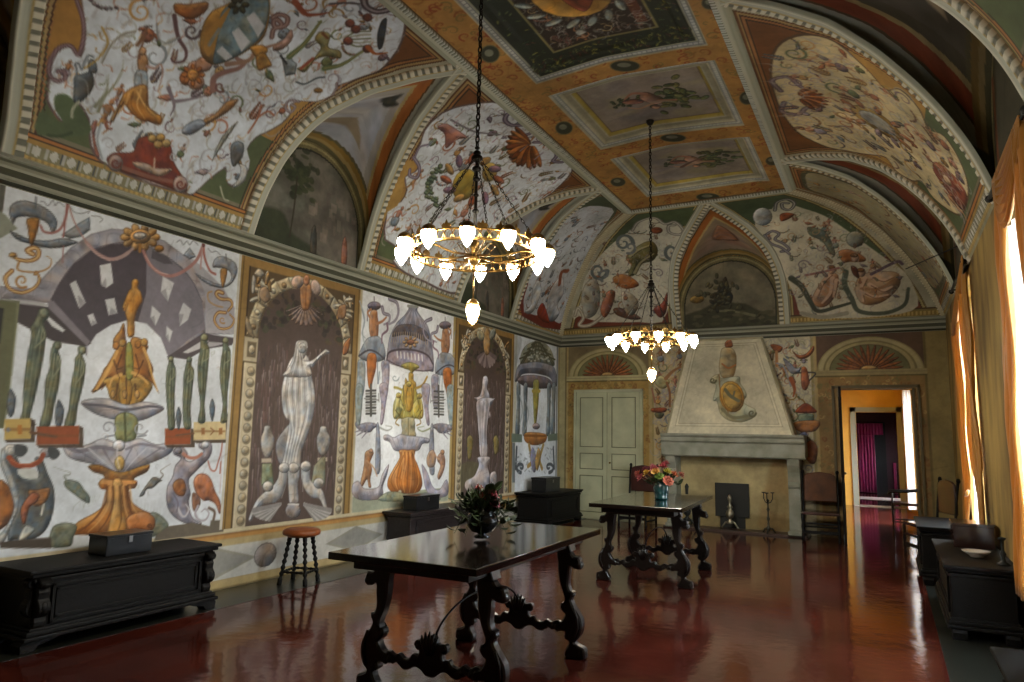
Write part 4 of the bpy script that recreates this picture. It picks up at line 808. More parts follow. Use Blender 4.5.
def paint_left_vault(cv):
    flank_base(cv); V = v_left
    # first panel: traced cartouche with the striped shield
    O = [(86, 117), (88, 123), (90, 147), (100, 162), (121, 173), (150, 185), (184, 194), (193, 195), (207, 182), (226, 168), (226, 180), (232, 187), (246, 176), (250, 162), (247, 150), (256, 138), (266, 133), (282, 124), (292, 112), (290, 106), (301, 101), (317, 102), (334, 95), (338, 86), (350, 82), (375, 73), (386, 66), (399, 50), (406, 30), (406, 12), (398, -6), (360, -40), (280, -70), (180, -80), (100, -60), (76, -25), (80, 0), (84, 35), (79, 58), (69, 48), (60, 49), (51, 60), (47, 86), (46, 101), (54, 115), (62, 122), (68, 112), (78, 104)]
    cv.view(V, 0, 0, 1); Q = V(np.array(O, float)).tolist()
    cv.poly(O, '5c4a48', n=2); cv.poly([(235+(a-235)*.985, 60+(b-60)*.985) for a, b in O], 'c6d0dc', n=2)
    arabesque(cv, Q, 95, .105, 21, gap=1.15)
    cv.view(V, 20, 0, 5.12)
    cv.poly([(190, 0), (310, 0), (325, 180), (300, 280), (255, 235), (190, 250), (160, 300), (145, 260), (170, 120)], 'a0722c', n=2); scroll_edge(cv, [(290, 0), (322, 100), (325, 190), (300, 280), (260, 235), (200, 245), (155, 310), (150, 380), (190, 415), (230, 400), (225, 365), (195, 365)], 22, '5a4048', '8c747a')
    cv.poly([(180, 490), (240, 485), (300, 540), (340, 600), (350, 690), (90, 690), (110, 560), (150, 600), (220, 625), (180, 560)], '4a5c3c', n=3)
    cv.form([(280, 390), (330, 375), (365, 365), (380, 420), (365, 470), (310, 525), (275, 520), (275, 450)], '4e5254', '84888a', '26292c', w=30); cv.line([(290, 400), (290, 350), (280, 330), (300, 325), (315, 355), (330, 320), (350, 285), (375, 290)], 10, '5c646e'); cv.form([(350, 310), (385, 310), (395, 370), (355, 370)], '62686c', w=14)
    cv.line([(300, 520), (270, 560), (265, 600)], 14, '9a9c88')
    cv.form([(620, 250), (655, 300), (650, 370), (610, 370), (600, 300)], 'a2764c', 'cc9f72', '5c3a22', w=18); cv.form([(600, 360), (650, 370), (655, 440), (640, 470), (590, 460), (585, 400)], '8c98a4', 'b8c2cc', '566068', w=18)
    cv.form([(590, 440), (650, 440), (660, 540), (690, 570), (725, 600), (715, 640), (660, 625), (620, 620), (570, 580), (530, 540), (480, 620), (460, 620), (500, 540), (530, 480)], 'a06c2c', 'cf9c50', '5a3412', w=30); cv.line([(610, 300), (625, 230), (640, 180), (650, 140)], 12, '6a4a38'); cv.line([(640, 135), (675, 135)], 10, '4a4444')
    cv.line([(650, 340), (690, 350), (720, 330), (730, 380), (705, 470)], 18, '9a7c74', w2=6); cv.line([(600, 230), (630, 190)], 20, '6c4c34')
    for q in ([(400, 570), (430, 500), (480, 440), (520, 370), (530, 310)], [(385, 545), (440, 470), (455, 380)]): cv.line(q, 20, '7c8068', .9, 5, 4)
    cv.line([(330, 350), (400, 300), (450, 220), (420, 140)], 10, 'a5843c'); cv.line([(420, 320), (460, 240), (520, 180), (590, 160)], 12, '86847c'); cv.fell((450, 500), 1, 1, '888888')
    for q in ([(790, 20), (860, 20), (960, 10), (950, 60), (880, 100), (800, 70)],): cv.form(q, '9a5e2c', 'c99050', '542c10', w=26)
    for c in ((860, 400), (900, 350), (940, 330), (900, 420)): cv.fell(c, 45, 40, 'a8602c' if c[0] < 890 else 'b08066', w=24)
    cv.line([(790, 80), (810, 190), (850, 260), (840, 310), (790, 320), (775, 300)], 26, '5c4044', w2=10); cv.curl((880, 160), 45, 0, 1.3, 20, '54464c', 8)
    cv.line([(760, 450), (790, 540), (770, 590)], 26, '6e6470', w2=8); cv.line([(790, 520), (860, 510), (950, 490)], 26, '786e7a', w2=8); cv.line([(700, 120), (710, 200), (760, 220), (820, 190)], 9, '7c8084')
    for q in ([(560, 480), (540, 530), (500, 580)], [(600, 470), (640, 540), (690, 590)], [(620, 460), (600, 540), (640, 610)]): cv.line(q, 12, 'd6a65c', .8, 5, 5)
    for q in ([(580, 470), (570, 540), (610, 600)], [(650, 480), (650, 560), (700, 610)], [(620, 380), (625, 440)]): cv.line(q, 6, '3e240c', .8, 5, 3)
    cv.fell((628, 262), 20, 22, 'b4865c', w=14); cv.line([(300, 400), (340, 420), (350, 480)], 6, '9a9ea2', .8)
    for a in range(8): cv.fell((885+44*math.cos(a*.785), 385+40*math.sin(a*.785)), 20, 13, 'b4682c', rot=a*.785, w=10)
    cv.fell((885, 385), 30, 32, 'c08038', w=18); cv.line([(872, 378), (880, 378)], 5, '4a2410'); cv.line([(893, 378), (901, 378)], 5, '4a2410'); cv.line([(876, 400), (895, 400)], 5, '4a2410')
    # shield
    cv.view(V, 180, 0, 5.12)
    cv.form([(240, 20), (330, -30), (440, -60), (460, 60), (430, 190), (330, 270), (230, 320), (160, 330), (105, 270), (110, 150), (160, 60)], 'a27430', 'cf9c48', '5c3c14', w=40)
    cv.form([(215, 60), (330, -20), (435, -40), (455, 60), (420, 180), (320, 270), (230, 315), (170, 320), (190, 200)], '6d8084', '8ea0a4', '4a5a60', w=22)
    for q in ([(185, 265), (215, 235), (270, 290), (235, 310)], [(265, 165), (300, 140), (360, 215), (315, 265)], [(340, 90), (380, 60), (435, 135), (400, 190)]): cv.poly(q, 'b9bcc4')
    cv.poly([(120, 240), (150, 150), (215, 80), (260, 40), (180, 210), (150, 290)], 'a87830', n=3); cv.line([(150, 230), (200, 150)], 16, '7c8078')
    for a in range(6): cv.fell((300+34*math.cos(a), 25+30*math.sin(a)), 22, 15, '3e3c24', rot=a, w=12)
    scroll_edge(cv, [(470, 190), (480, 150), (520, 130), (500, 100), (480, 110), (490, 140), (540, 130), (550, 90), (510, 75), (475, 90)], 26, '6a4e4c', '9c7c74'); cv.form([(480, 230), (530, 200), (570, 150), (575, 200), (530, 250), (480, 260)], 'a07a6c', w=20)
    cv.line([(170, 460), (175, 400), (230, 370), (300, 350), (330, 320), (290, 300)], 34, '8b645c', 1, 5, 16); cv.line([(240, 330), (350, 310), (390, 260), (450, 240), (520, 220)], 26, '93705c', 1, 5, 12); cv.curl((205, 445), 28, 1, 1.1, 14, '6f4c48', 6)
    cv.form([(360, 240), (420, 230), (450, 260), (400, 300), (370, 270)], 'ab762c', w=18); cv.form([(390, 290), (430, 270), (470, 330), (440, 350), (400, 360)], 'a8762e', 'd2a050', '5f3c14', w=16)
    cv.form([(520, 300), (560, 290), (600, 330), (590, 380), (540, 390)], '76828a', w=20, n=1); cv.line([(515, 285), (545, 325)], 12, '20242a'); cv.line([(595, 420), (640, 430), (700, 400), (740, 395)], 10, '3c434a')
    for q in ([(560, 290), (640, 220), (720, 110)], [(740, 350), (830, 330), (940, 260)]): cv.line(q, 34, '56663c', 1, 5, 14); cv.line(q, 10, '7d7a48')
    cv.form([(600, 350), (650, 330), (700, 280), (720, 240), (690, 200), (720, 160), (770, 180), (760, 240), (820, 260), (820, 300), (750, 290), (690, 310), (640, 370)], '877c4c', 'b0a470', '4c4a26', w=26); cv.line([(620, 350), (680, 300)], 18, '9c4a34'); cv.line([(730, 170), (755, 195)], 16, '6a4020')
    for k in range(5): cv.line([(850, 190+k*4), (900, 165+k*18), (975, 160+k*18)], 9, '8c9078' if k % 2 else '5d6444')
    for c in ((870, 120), (900, 150), (860, 210), (960, 90), (960, 250)): cv.fell(c, 26, 22, '6d3c30', w=16)
    cv.line([(590, 10), (640, 70), (700, 75), (760, 65)], 34, '8a4226', 1, 5, 8); cv.line([(770, 20), (850, 15), (915, 20)], 14, '4c4448'); cv.line([(960, 240), (1000, 275), (1060, 270)], 26, 'a0541f', w2=8)
    scroll_edge(cv, [(940, -30), (950, 30), (1010, 60), (1090, 40), (1120, 0)], 40, '3f3238', '8b8288')
    cv.form([(1030, 110), (1060, 100), (1040, 230), (1015, 250), (1010, 180)], '33353a', w=14); cv.fell((708, 463), 24, 14, 'a0702c', w=10)
    cv.form([(180, 580), (240, 520), (300, 510), (250, 570), (170, 620), (100, 660), (110, 620)], 'a0703c', 'c99a68', '5a3c1c', w=20); cv.form([(30, 640), (100, 610), (130, 640), (60, 690), (10, 680)], '8790a0', w=22)
    scroll_edge(cv, [(610, 520), (560, 515), (540, 550), (565, 575), (590, 550), (570, 535)], 16, '6e6064', '9c9094'); scroll_edge(cv, [(780, 485), (800, 450), (800, 430)], 14, '6e6064', '9c9094')
    for q in ([(350, 680), (400, 600), (415, 540)], [(400, 600), (450, 570), (480, 590)]): cv.line(q, 12, 'a06248')
    # red field at the foot
    cv.view(V, 20, 100, 4.267)
    cv.form([(370, 260), (400, 225), (480, 220), (505, 165), (560, 155), (640, 190), (655, 260), (690, 320), (710, 360), (700, 395), (560, 350), (430, 305)], '742c1e', '8d4026', '4c1c14', w=24)
    cv.form([(480, 265), (540, 270), (580, 290), (650, 295), (600, 325), (550, 310), (500, 290)], 'a08a78', w=14); cv.line([(572, 290), (575, 250)], 8, 'b59c88'); cv.line([(440, 290), (560, 330), (660, 350)], 18, '86584a', .8)
    for c in ((565, 165), (600, 160), (590, 190), (625, 185)): cv.fell(c, 20, 18, 'a8884c', w=14)
    for c in ((408, 270), (685, 360)): cv.fell(c, 32, 38, 'a08a84', w=24); cv.curl(c, 22, 0, 1.3, 10, '6a2c22', 5)
    cv.form([(305, 110), (330, 90), (320, 160), (340, 240), (320, 230)], 'a8685c', w=10); cv.line([(345, 100), (330, 170), (350, 250)], 9, '8d98a4'); cv.curl((380, 105), 20, 1, 1.1, 9, '7c4438', 4); cv.curl((655, 240), 18, 1, 1.1, 9, '8d9098', 4)
    cv.form([(900, 195), (930, 175), (955, 190), (950, 240), (915, 285), (900, 260)], '5f6468', '969a9e', '303438', w=20); cv.form([(905, 375), (935, 330), (940, 290), (930, 270), (970, 290), (955, 350)], 'b9bbbc', w=12); cv.form([(820, 260), (860, 160), (930, 90), (900, 140), (840, 230)], '7e8078', w=14)
    cv.line([(120, 150), (170, 155), (220, 140)], 12, '36482c'); cv.line([(855, 370), (870, 420), (890, 430)], 8, 'a5a890')
    # second panel
    O = [(385, 219), (387, 209), (400, 202), (406, 190), (404, 177), (414, 172), (418, 165), (413, 157), (420, 143), (424, 130), (442, 112), (467, 104), (492, 101), (510, 105), (524, 112), (540, 125), (567, 147), (574, 165), (569, 177), (554, 192), (532, 207), (512, 217), (500, 235), (488, 262), (474, 290), (450, 294), (425, 283), (405, 274), (392, 262), (400, 250), (384, 240)]
    cv.view(V, 0, 0, 1); Q = V(np.array(O, float)).tolist(); cv.poly(O, '5c4a48', n=2); cv.poly([(480+(a-480)*.98, 190+(b-190)*.98) for a, b in O], 'ccd4dc', n=2)
    cv.view(V, 360, 60, 4.012); pts_a = V(np.array([[360+440/4.01, 60+480/4.01], [360+660/4.01, 60+350/4.01]]))
    arabesque(cv, Q, 100, .115, 33, avoid=[(a, b, .12) for a, b in pts_a], gap=1.0)
    cv.poly([(190, 400), (225, 425), (180, 470), (170, 530), (150, 585), (110, 610), (95, 660), (100, 560), (150, 470)], 'a8823c', n=2)
    scroll_edge(cv, [(215, 390), (238, 430), (230, 470), (200, 465), (200, 440)], 12, '5c5068', '9a90a0'); scroll_edge(cv, [(270, 340), (240, 350), (220, 390)], 8, '5c5068', '9a90a0')
    scroll_edge(cv, [(650, 215), (600, 212), (582, 240), (610, 262), (680, 262), (700, 285), (640, 310), (610, 320)], 18, '54465c', '8a8090'); scroll_edge(cv, [(700, 330), (770, 335), (790, 380), (775, 405), (810, 410), (838, 395)], 18, '54465c', '8a8090')
    for k in range(9): a = 2.3+k*.22; cv.fell((700+70*math.cos(a), 345-70*math.sin(a)*.8), 48, 13, 'a5662a' if k % 2 else '6e3818', rot=-a, w=14)
    for k in range(8): a = 3.3+k*.25; cv.fell((690+60*math.cos(a), 340-50*math.sin(a)), 46, 13, 'a0602a' if k % 2 else '6e3818', rot=-a, w=14)
    cv.form([(310, 270), (345, 255), (390, 280), (430, 310), (390, 320), (345, 355), (340, 300)], 'a06a60', 'c8968a', '5c302c', w=20); cv.line([(365, 240), (420, 270), (470, 290), (560, 300)], 8, '6e6a72')
    cv.fell((420, 500), 48, 66, '9c8430', rot=.35, w=26); cv.fell((520, 450), 30, 40, 'a88a3c', rot=.3, w=18)
    for a in np.linspace(0, 2*PI, 13)[:-1]: cv.fell((450+105*math.cos(a), 480-85*math.sin(a)), 26, 14, ['9a5030', '7c5c70', 'a88044'][int(a*2) % 3], rot=-a+.5, w=12)
    g = random.Random(4)
    for k in range(34): t = k/33; cv.fell((330-60*math.sin(t*3)+g.uniform(-14, 14), 430+t*160+g.uniform(-8, 8)), 10, 8, '5a6a4c', w=8)
    for (x, y, l) in [(g.uniform(260, 830), g.uniform(230, 640), g.uniform(20, 50)) for k in range(45)]:
        cv.line([(x, y), (x+l*.75, y-l*.62)], 6, g.choice(['7c84a0', 'a88476', '8a8a98', '9a7088']), .8, 1, 2)
    cv.view(None, 0, 0, 1)
    # end strip between the last lunette and the corner
    O = [(524, 312), (528, 285), (533, 265), (548, 246), (560, 228), (575, 212), (590, 206), (606, 207), (614, 212), (600, 232), (586, 256), (575, 282), (566, 306), (562, 322), (556, 322), (548, 316)]
    cv.view(V, 0, 0, 1); Q = V(np.array(O, float)).tolist(); cv.poly([(522, 316), (527, 280), (560, 225), (600, 196), (618, 208), (604, 228), (580, 262), (568, 300), (561, 330)], '45513c', 1, 2); cv.poly([(522, 316), (526, 285), (545, 275), (568, 300), (561, 330)], '742c22', 1, 2); cv.poly(O, 'bcc4ce', n=2)
    arabesque(cv, Q, 60, .10, 5, gap=1.0, tints=['6f7c90', '8a5a44', '7d8494', '94a0aa', '5c6a70', 'a5643c'])
    cv.view(V, 500, 190, 4.87); cv.form([(120, 590), (150, 560), (160, 480), (190, 440), (200, 500), (170, 580), (140, 605)], 'b9bec4', w=14); cv.form([(230, 620), (240, 500), (300, 420), (310, 500), (280, 560), (290, 600), (260, 640)], 'b0b4be', w=18); cv.form([(180, 600), (210, 550), (240, 640), (210, 640)], '8a3424', w=12); cv.line([(260, 60), (330, 90), (360, 110)], 10, '8a8f98'); cv.line([(290, 460), (300, 400), (330, 395)], 14, '8c4a2c')
    cv.view(None, 0, 0, 1); panel_generic(cv, -.25, 2, n=8); cv.tone(.05, .5, 3)

def paint_right_vault(cv):
    flank_base(cv)
    panel_generic(cv, 8.21, 12, 'c2b184', 1.17, 90, .13); panel_generic(cv, 3.98, 13, 'b9b08c', 1., 30); panel_generic(cv, -.25, 14, n=8)
    q = [(11.35, .34), (11.3, 1.0), (11.12, 1.7), (10.85, 2.4), (10.75, 2.75), (11.2, 2.82), (11.65, 2.75), (12.0, 2.2), (12.5, 1.6), (12.95, 1.0), (13.2, .5), (12.7, .34)]
    cv.poly(q, '4b4a34', n=4); cv.poly([(12+(a-12)*.94, 1.5+(b-1.5)*.95) for a, b in q], '99906e', n=4); arabesque(cv, q, 34, .11, 15, gap=1.1)
    cv.tone(.06, .5, 8)

def paint_end_vault(cv):
    U, V = np.meshgrid(cv.us, cv.vs); D = d_of_s(V)
    def put(m, c): cv.a[m] = C(c)
    put(V > 0, '45543a'); put(V < 1.15, '6d3322')
    gd = np.minimum(np.abs(U-3.49)-lun_half(D)*1.03, (np.minimum(U, RW-U)-D)*.72-.04); gd = np.minimum(gd, V.max()-V)
    for a, b, c in ((-.1, .10, 'a09d86'), (.10, .12, '6a5a34'), (.12, .145, 'a0925e'), (.145, .16, '4a3420')): put((gd >= a) & (gd < b), c)
    for a, b, c in ((0, .05, '8d8a70'), (.05, .13, '8c7438'), (.13, .16, '7a6a3c'), (.16, .18, '4a3420')): put((V >= a) & (V < b), c)
    put((V >= .06) & (V < .12) & ((U/.06) % 1 < .5), 'b99c58')
    W = v_end
    for O, wh, sd, dark in (([(579, 316), (574, 320), (573, 311), (580, 305), (582, 290), (586, 276), (598, 258), (612, 244), (628, 232), (640, 222), (650, 217), (663, 222), (668, 226), (676, 222), (684, 228), (684, 240), (680, 258), (674, 280), (670, 300), (662, 322), (640, 322), (600, 322)], 'c2c0ae', 41, '6d3322'),
                            ([(757, 214), (762, 210), (772, 209), (776, 202), (786, 200), (796, 206), (815, 212), (835, 222), (860, 240), (885, 258), (905, 272), (915, 290), (918, 306), (900, 314), (860, 318), (826, 318), (802, 316), (796, 300), (788, 282), (778, 262), (766, 240), (755, 226)], 'bab6a0', 42, '45543a')):
        cv.view(W, 0, 0, 1); cv.poly(O, wh, n=2); Q = W(np.array(O, float)).tolist(); arabesque(cv, Q, 40, .10, sd, gap=1.05, tints=['8a8468', '9a6a50', '6c7a70', 'a58460', '776c74', '7d8a72'])
    cv.view(W, 560, 190, 4.7)
    scroll_edge(cv, [(70, 590), (85, 555), (110, 600), (90, 635), (140, 635), (200, 590), (230, 520)], 16, '8f8a7c', 'c4bfae'); scroll_edge(cv, [(340, 190), (370, 150), (440, 130), (490, 160), (540, 150), (580, 190), (560, 210), (515, 200), (510, 170), (540, 165)], 14, '77736c', 'b4b2a8')
    cv.form([(310, 320), (370, 260), (430, 240), (460, 280), (440, 330), (380, 350), (350, 400), (320, 400), (335, 350)], '6c6434', '968c52', '3c3818', w=26); cv.form([(250, 410), (300, 395), (350, 420), (370, 450), (310, 465), (260, 440)], 'a5602a', 'cf9650', '5f3014', w=20)
    for q in ([(330, 310), (370, 280), (420, 260)], [(350, 390), (380, 340), (440, 300)], [(140, 450), (150, 520), (130, 590)], [(210, 500), (200, 560)], [(310, 500), (330, 550)]): cv.line(q, 12, 'b8ad84', .7, 5, 5); cv.line([(a+7, b+5) for a, b in q], 5, '40381e', .8, 5, 3)
    for c, s_ in (((180, 380), 1), ((300, 250), -1), ((525, 290), 1)): cv.curl(c, 44, 0, 1.3*s_, 18, '5f686a', 7); cv.curl((c[0]+30, c[1]+20), 30, 2, 1.1*s_, 14, '6d7478', 6)
    cv.form([(120, 600), (100, 520), (120, 440), (170, 420), (190, 500), (170, 580)], 'a5a090', 'c8c4b4', '6c675a', w=26); cv.form([(190, 560), (220, 480), (260, 480), (240, 560), (210, 600)], 'a36248', w=20); cv.form([(250, 560), (290, 555), (380, 600), (340, 610), (270, 590)], '6e4a38', w=16); cv.form([(290, 480), (340, 490), (370, 540), (340, 590), (300, 560)], 'a09a88', w=22); cv.form([(440, 560), (480, 530), (505, 480), (500, 570), (470, 600)], '7c3426', w=16)
    cv.fell((455, 190), 28, 16, '7c3c1c', w=12); cv.poly([(460, 110), (640, 95), (600, 180), (560, 140), (500, 140)], '4a5a3a', .9, 2)
    cv.view(W, 740, 190, 4.87)
    cv.fell((110, 130), 48, 44, 'a7a8a4', w=30); scroll_edge(cv, [(170, 100), (180, 60), (230, 45), (265, 65), (245, 95), (210, 90), (205, 65), (235, 65)], 16, '454448', 'a2a2a0'); cv.form([(195, 120), (225, 110), (265, 118), (240, 140), (200, 152)], '8a4420', w=14)
    for q in ([(130, 215), (160, 200), (190, 215), (170, 240), (210, 260), (240, 290), (200, 300)], [(120, 220), (150, 260), (200, 280), (240, 310)]): scroll_edge(cv, q, 14, '4b4850', '86828a')
    cv.form([(330, 180), (390, 190), (430, 220), (465, 310), (440, 310), (400, 250), (340, 220)], '5e6658', w=20); cv.form([(480, 300), (540, 290), (610, 330), (600, 350), (540, 350), (500, 350)], 'a0663c', w=20); cv.fell((560, 240), 44, 40, '7b7a6c', w=26)
    cv.form([(400, 440), (440, 400), (480, 420), (470, 500), (430, 560), (380, 570), (350, 530)], 'a87c5c', 'cda684', '60402c', w=28); cv.form([(580, 420), (640, 400), (760, 400), (780, 460), (720, 530), (650, 560), (590, 550), (560, 490)], 'a88868', 'ccb090', '644a34', w=34)
    for q in ([(440, 410), (400, 450), (370, 520)], [(450, 430), (440, 500), (400, 550)], [(470, 440), (455, 520)], [(610, 430), (590, 480), (600, 540)], [(640, 420), (690, 440), (740, 420)], [(630, 460), (690, 490), (740, 470)], [(600, 500), (650, 520), (720, 510)]): cv.line(q, 20, 'c4a288', .85, 5, 9); cv.line([(a+9, b+6) for a, b in q], 5, '5a3c28', .8, 5, 3)
    for c in ((448, 388), (592, 402), (560, 330)): cv.fell(c, 20, 22, 'b8937a', w=16); cv.fell((c[0]-4, c[1]-12), 20, 11, '6a4a30', w=8)
    cv.line([(250, 430), (300, 470), (340, 540), (380, 590), (470, 570), (540, 550)], 30, '3f4438', 1, 5, 12); cv.line([(515, 400), (510, 460), (545, 530), (580, 590), (700, 600), (800, 560), (820, 480)], 26, '4c5648', 1, 5, 14); cv.line([(300, 600), (400, 620), (520, 600)], 20, '8f8c7c')
    cv.form([(540, 370), (570, 380), (580, 430), (550, 410)], '5c2c20', w=10); cv.line([(320, 415), (400, 400), (480, 380)], 12, '8a5f5a'); cv.line([(640, 410), (760, 350), (790, 360)], 14, '5a4a58'); cv.line([(590, 480), (680, 480), (760, 430)], 12, '8c6444', .8)
    cv.view(None, 0, 0, 1)
    for x0_, x1_, sd in ((2.36-1.9, 2.36, 1), (4.6, 6.5, 2)): arabesque(cv, [(x0_, .4), (x1_, .4), (x1_-.3*(sd == 2), 1.6), ((x0_+x1_)/2, 2.3), (x0_+.3*(sd == 1), 1.6)], 40, .075, 90+sd, gap=1.2, tints=['8a8468', '9a6a50', '6c7a70', 'a58460', '776c74'])
    cv.tone(.05, .5, 4)

def paint_middle(cv):
    M = v_mid; g = random.Random(8)
    U, V = np.meshgrid(cv.us, cv.vs)
    cv.a[:] = C('a87a3a')
    for k in range(1500):
        x, y = g.uniform(2.12, 4.84), g.uniform(3.5, 11.64); cv.curl((x, y), g.uniform(.03, .075), g.uniform(0, 6), g.choice([-1, 1]), .024, g.choice(['8a4a20', 'b98a40', '93602c', '8c3c20', '7c6a34']), .006, a=.85)
    def frame(q, specs):
        q = np.array(q, float); c = q.mean(0)
        for f, col in specs: cv.poly((c+(q-c)*f).tolist(), col)
    X0, X1 = 2.60, 4.58
    def rect_frame(y0, y1, specs, x0=X0, x1=X1):
        for d, col in specs: cv.rect(x0+d, y0+d, x1-d, y1-d, col)
    def beads(y0, y1, d, c, p=.06, s_=.012, x0=X0, x1=X1):
        for y in np.arange(y0+d, y1-d+.01, p):
            for x in (x0+d, x1-d): cv.rect(x-s_, y-s_*1.2, x+s_, y+s_*1.2, c)
        for x in np.arange(x0+d, x1-d+.01, p):
            for y in (y0+d, y1-d): cv.rect(x-s_*1.2, y-s_, x+s_*1.2, y+s_, c)
    cv.view(None, 0, 0, 1)
    rect_frame(2.6, 6.92, ((0, 'a9a488'), (.015, '74797c'), (.085, 'a5a58c'), (.10, '20281c'))); beads(2.6, 6.92, .05, 'b4b8b4', .055, .018)
    for k in range(420):
        t = g.random(); s_ = g.randrange(4); w = g.uniform(.13, .36)
        x, y = ((X0+w, g.uniform(3.6, 6.8)), (X1-w, g.uniform(3.6, 6.8)), (g.uniform(X0+.1, X1-.1), 6.92-w), (g.uniform(X0+.1, X1-.1), 6.92-w))[s_]
        cv.fell((x, y), .035, .016, g.choice(['2e3c22', '3c4a2a', '566038', '7a7a34', '4a3020']), rot=g.uniform(0, 6), w=.02)
    cv.rect(X0+.40, 3.0, X1-.40, 6.92-.40, '7b7444'); cv.rect(X0+.43, 3.0, X1-.43, 6.92-.43, '2c2018'); cv.rect(X1-.58, 3.0, X1-.47, 6.92-.55, '5c2c16')
    cx = (X0+X1)/2
    arabesque(cv, [(X0+.45, 5.0), (X1-.45, 5.0), (X1-.45, 6.46), (X0+.45, 6.46)], 44, .085, 61, gap=1.0, tints=['9a9c94', '8a5a3c', 'a08c60', '7c8478', '8d5c50'])
    cv.fell((cx, 5.62), .40, .46, 'a0742a', w=.12); cv.form([(cx-.1, 5.25), (cx+.14, 5.3), (cx+.08, 5.6), (cx+.16, 5.8), (cx-.02, 6.0), (cx-.14, 5.7), (cx-.02, 5.5)], '7c3a24', w=.06)
    for a in np.linspace(0, 2*PI, 17)[:-1]: cv.fell((cx+.50*math.cos(a), 5.62+.56*math.sin(a)), .10, .045, '8f9890' if int(a*5) % 2 else '8a6048', rot=a+.7, w=.05)
    for (y0, y1, fig) in ((7.24, 9.02, 0), (9.40, 11.22, 1)):
        rect_frame(y0, y1, ((0, 'a8a68e'), (.02, '858a88'), (.09, 'b0ac92'), (.12, '8f8c74'), (.19, 'a5a38c'), (.21, 'a5923c'), (.25, '5c4a2c'))); beads(y0, y1, .055, 'b9bcb4', .05, .018)
        x0, x1 = X0+.26, X1-.26; cv.rect(x0, y0+.26, x1, y1-.26, '8a8076')
        for k in range(26): cv.ell((g.uniform(x0+.1, x1-.1), g.uniform(y0+.4, y1-.4)), g.uniform(.1, .3), g.uniform(.05, .12), g.choice(['94897e', '7d7880', '99906c', '827a76', '6f6c70']), .5, soft=.08)
        yc = (y0+y1)/2
        for k in range(60): cv.fell((x1-.42+g.gauss(0, .17), yc+.05+g.gauss(0, .15)), .07, .045, g.choice(['4c5a34', '3c482c', '6a6e40', '5c6a44']), rot=g.uniform(0, 6), w=.03)
        for k in range(18): cv.fell((x0+.42+g.gauss(0, .12), yc-.08+g.gauss(0, .07)), .04, .025, g.choice(['4c5a34', '3c482c']), rot=g.uniform(0, 6), w=.03)
        bx = x0+.72; cv.form([(bx-.10, yc-.05), (bx+.02, yc+.16), (bx+.16, yc+.10), (bx+.08, yc-.14), (bx-.02, yc-.2)], 'a87c64', w=.08); cv.fell((bx+.02, yc+.24), .06, .06, 'a87a60'); cv.line([(bx+.1, yc+.08), (bx+.3, yc+.12)], .06, 'a07058'); cv.line([(bx, yc-.15), (bx-.15, yc-.22), (bx-.28, yc-.12)], .07, '9a6a54', w2=.03)
        cv.line([(x0+.2, yc+.25), (x0+.8, yc+.1), (x1-.3, yc+.3)], .10, '9a8f80', .5, 5, .03); cv.line([(bx, yc+.14), (bx-.18, yc+.2), (bx-.3, yc+.1)], .05, 'b08a6c', 1, 5, .02); cv.fell((bx-.2, yc-.02), .14, .07, '8a5a4c', rot=.5, w=.05)
        if fig: cv.line([(bx-.2, yc+.2), (bx, yc+.05), (bx+.25, yc-.1)], .07, '6a4a40', w2=.02)
    cv.view(M, 0, 0, 1)
    for px, rx, ry in (((625, 66), 14, 5), ((564, 128), 8, 6), ((747, 98), 7, 6), ((673, 138), 12, 3.5), ((618, 182), 7, 4), ((772, 161), 6, 4), ((708, 197), 11, 3.5), ((490, 54), 9, 8), ((710, 3), 8, 6)):
        cv.ell(px, rx*1.1, ry*1.15, '6a6440'); cv.ell(px, rx, ry, '2f3428'); cv.ell((px[0]-1, px[1]-1), rx*.5, ry*.45, '6e7464')
    cv.view(None, 0, 0, 1); cv.tone(.05, .4, 6)
    def rec(x, y):
        z = np.zeros_like(x)
        for y0, y1, h in ((2.6, 6.92, .05), (7.24, 9.02, .10), (9.40, 11.22, .10)):
            d = np.minimum(np.minimum(x-X0, X1-x), np.minimum(y-y0, y1-y)); z = np.maximum(z, h*(np.clip(d/.03, 0, 1)*.3+np.clip((d-.10)/.03, 0, 1)*.3+np.clip((d-.2)/.04, 0, 1)*.4)*(d > 0))
        return z
    return rec

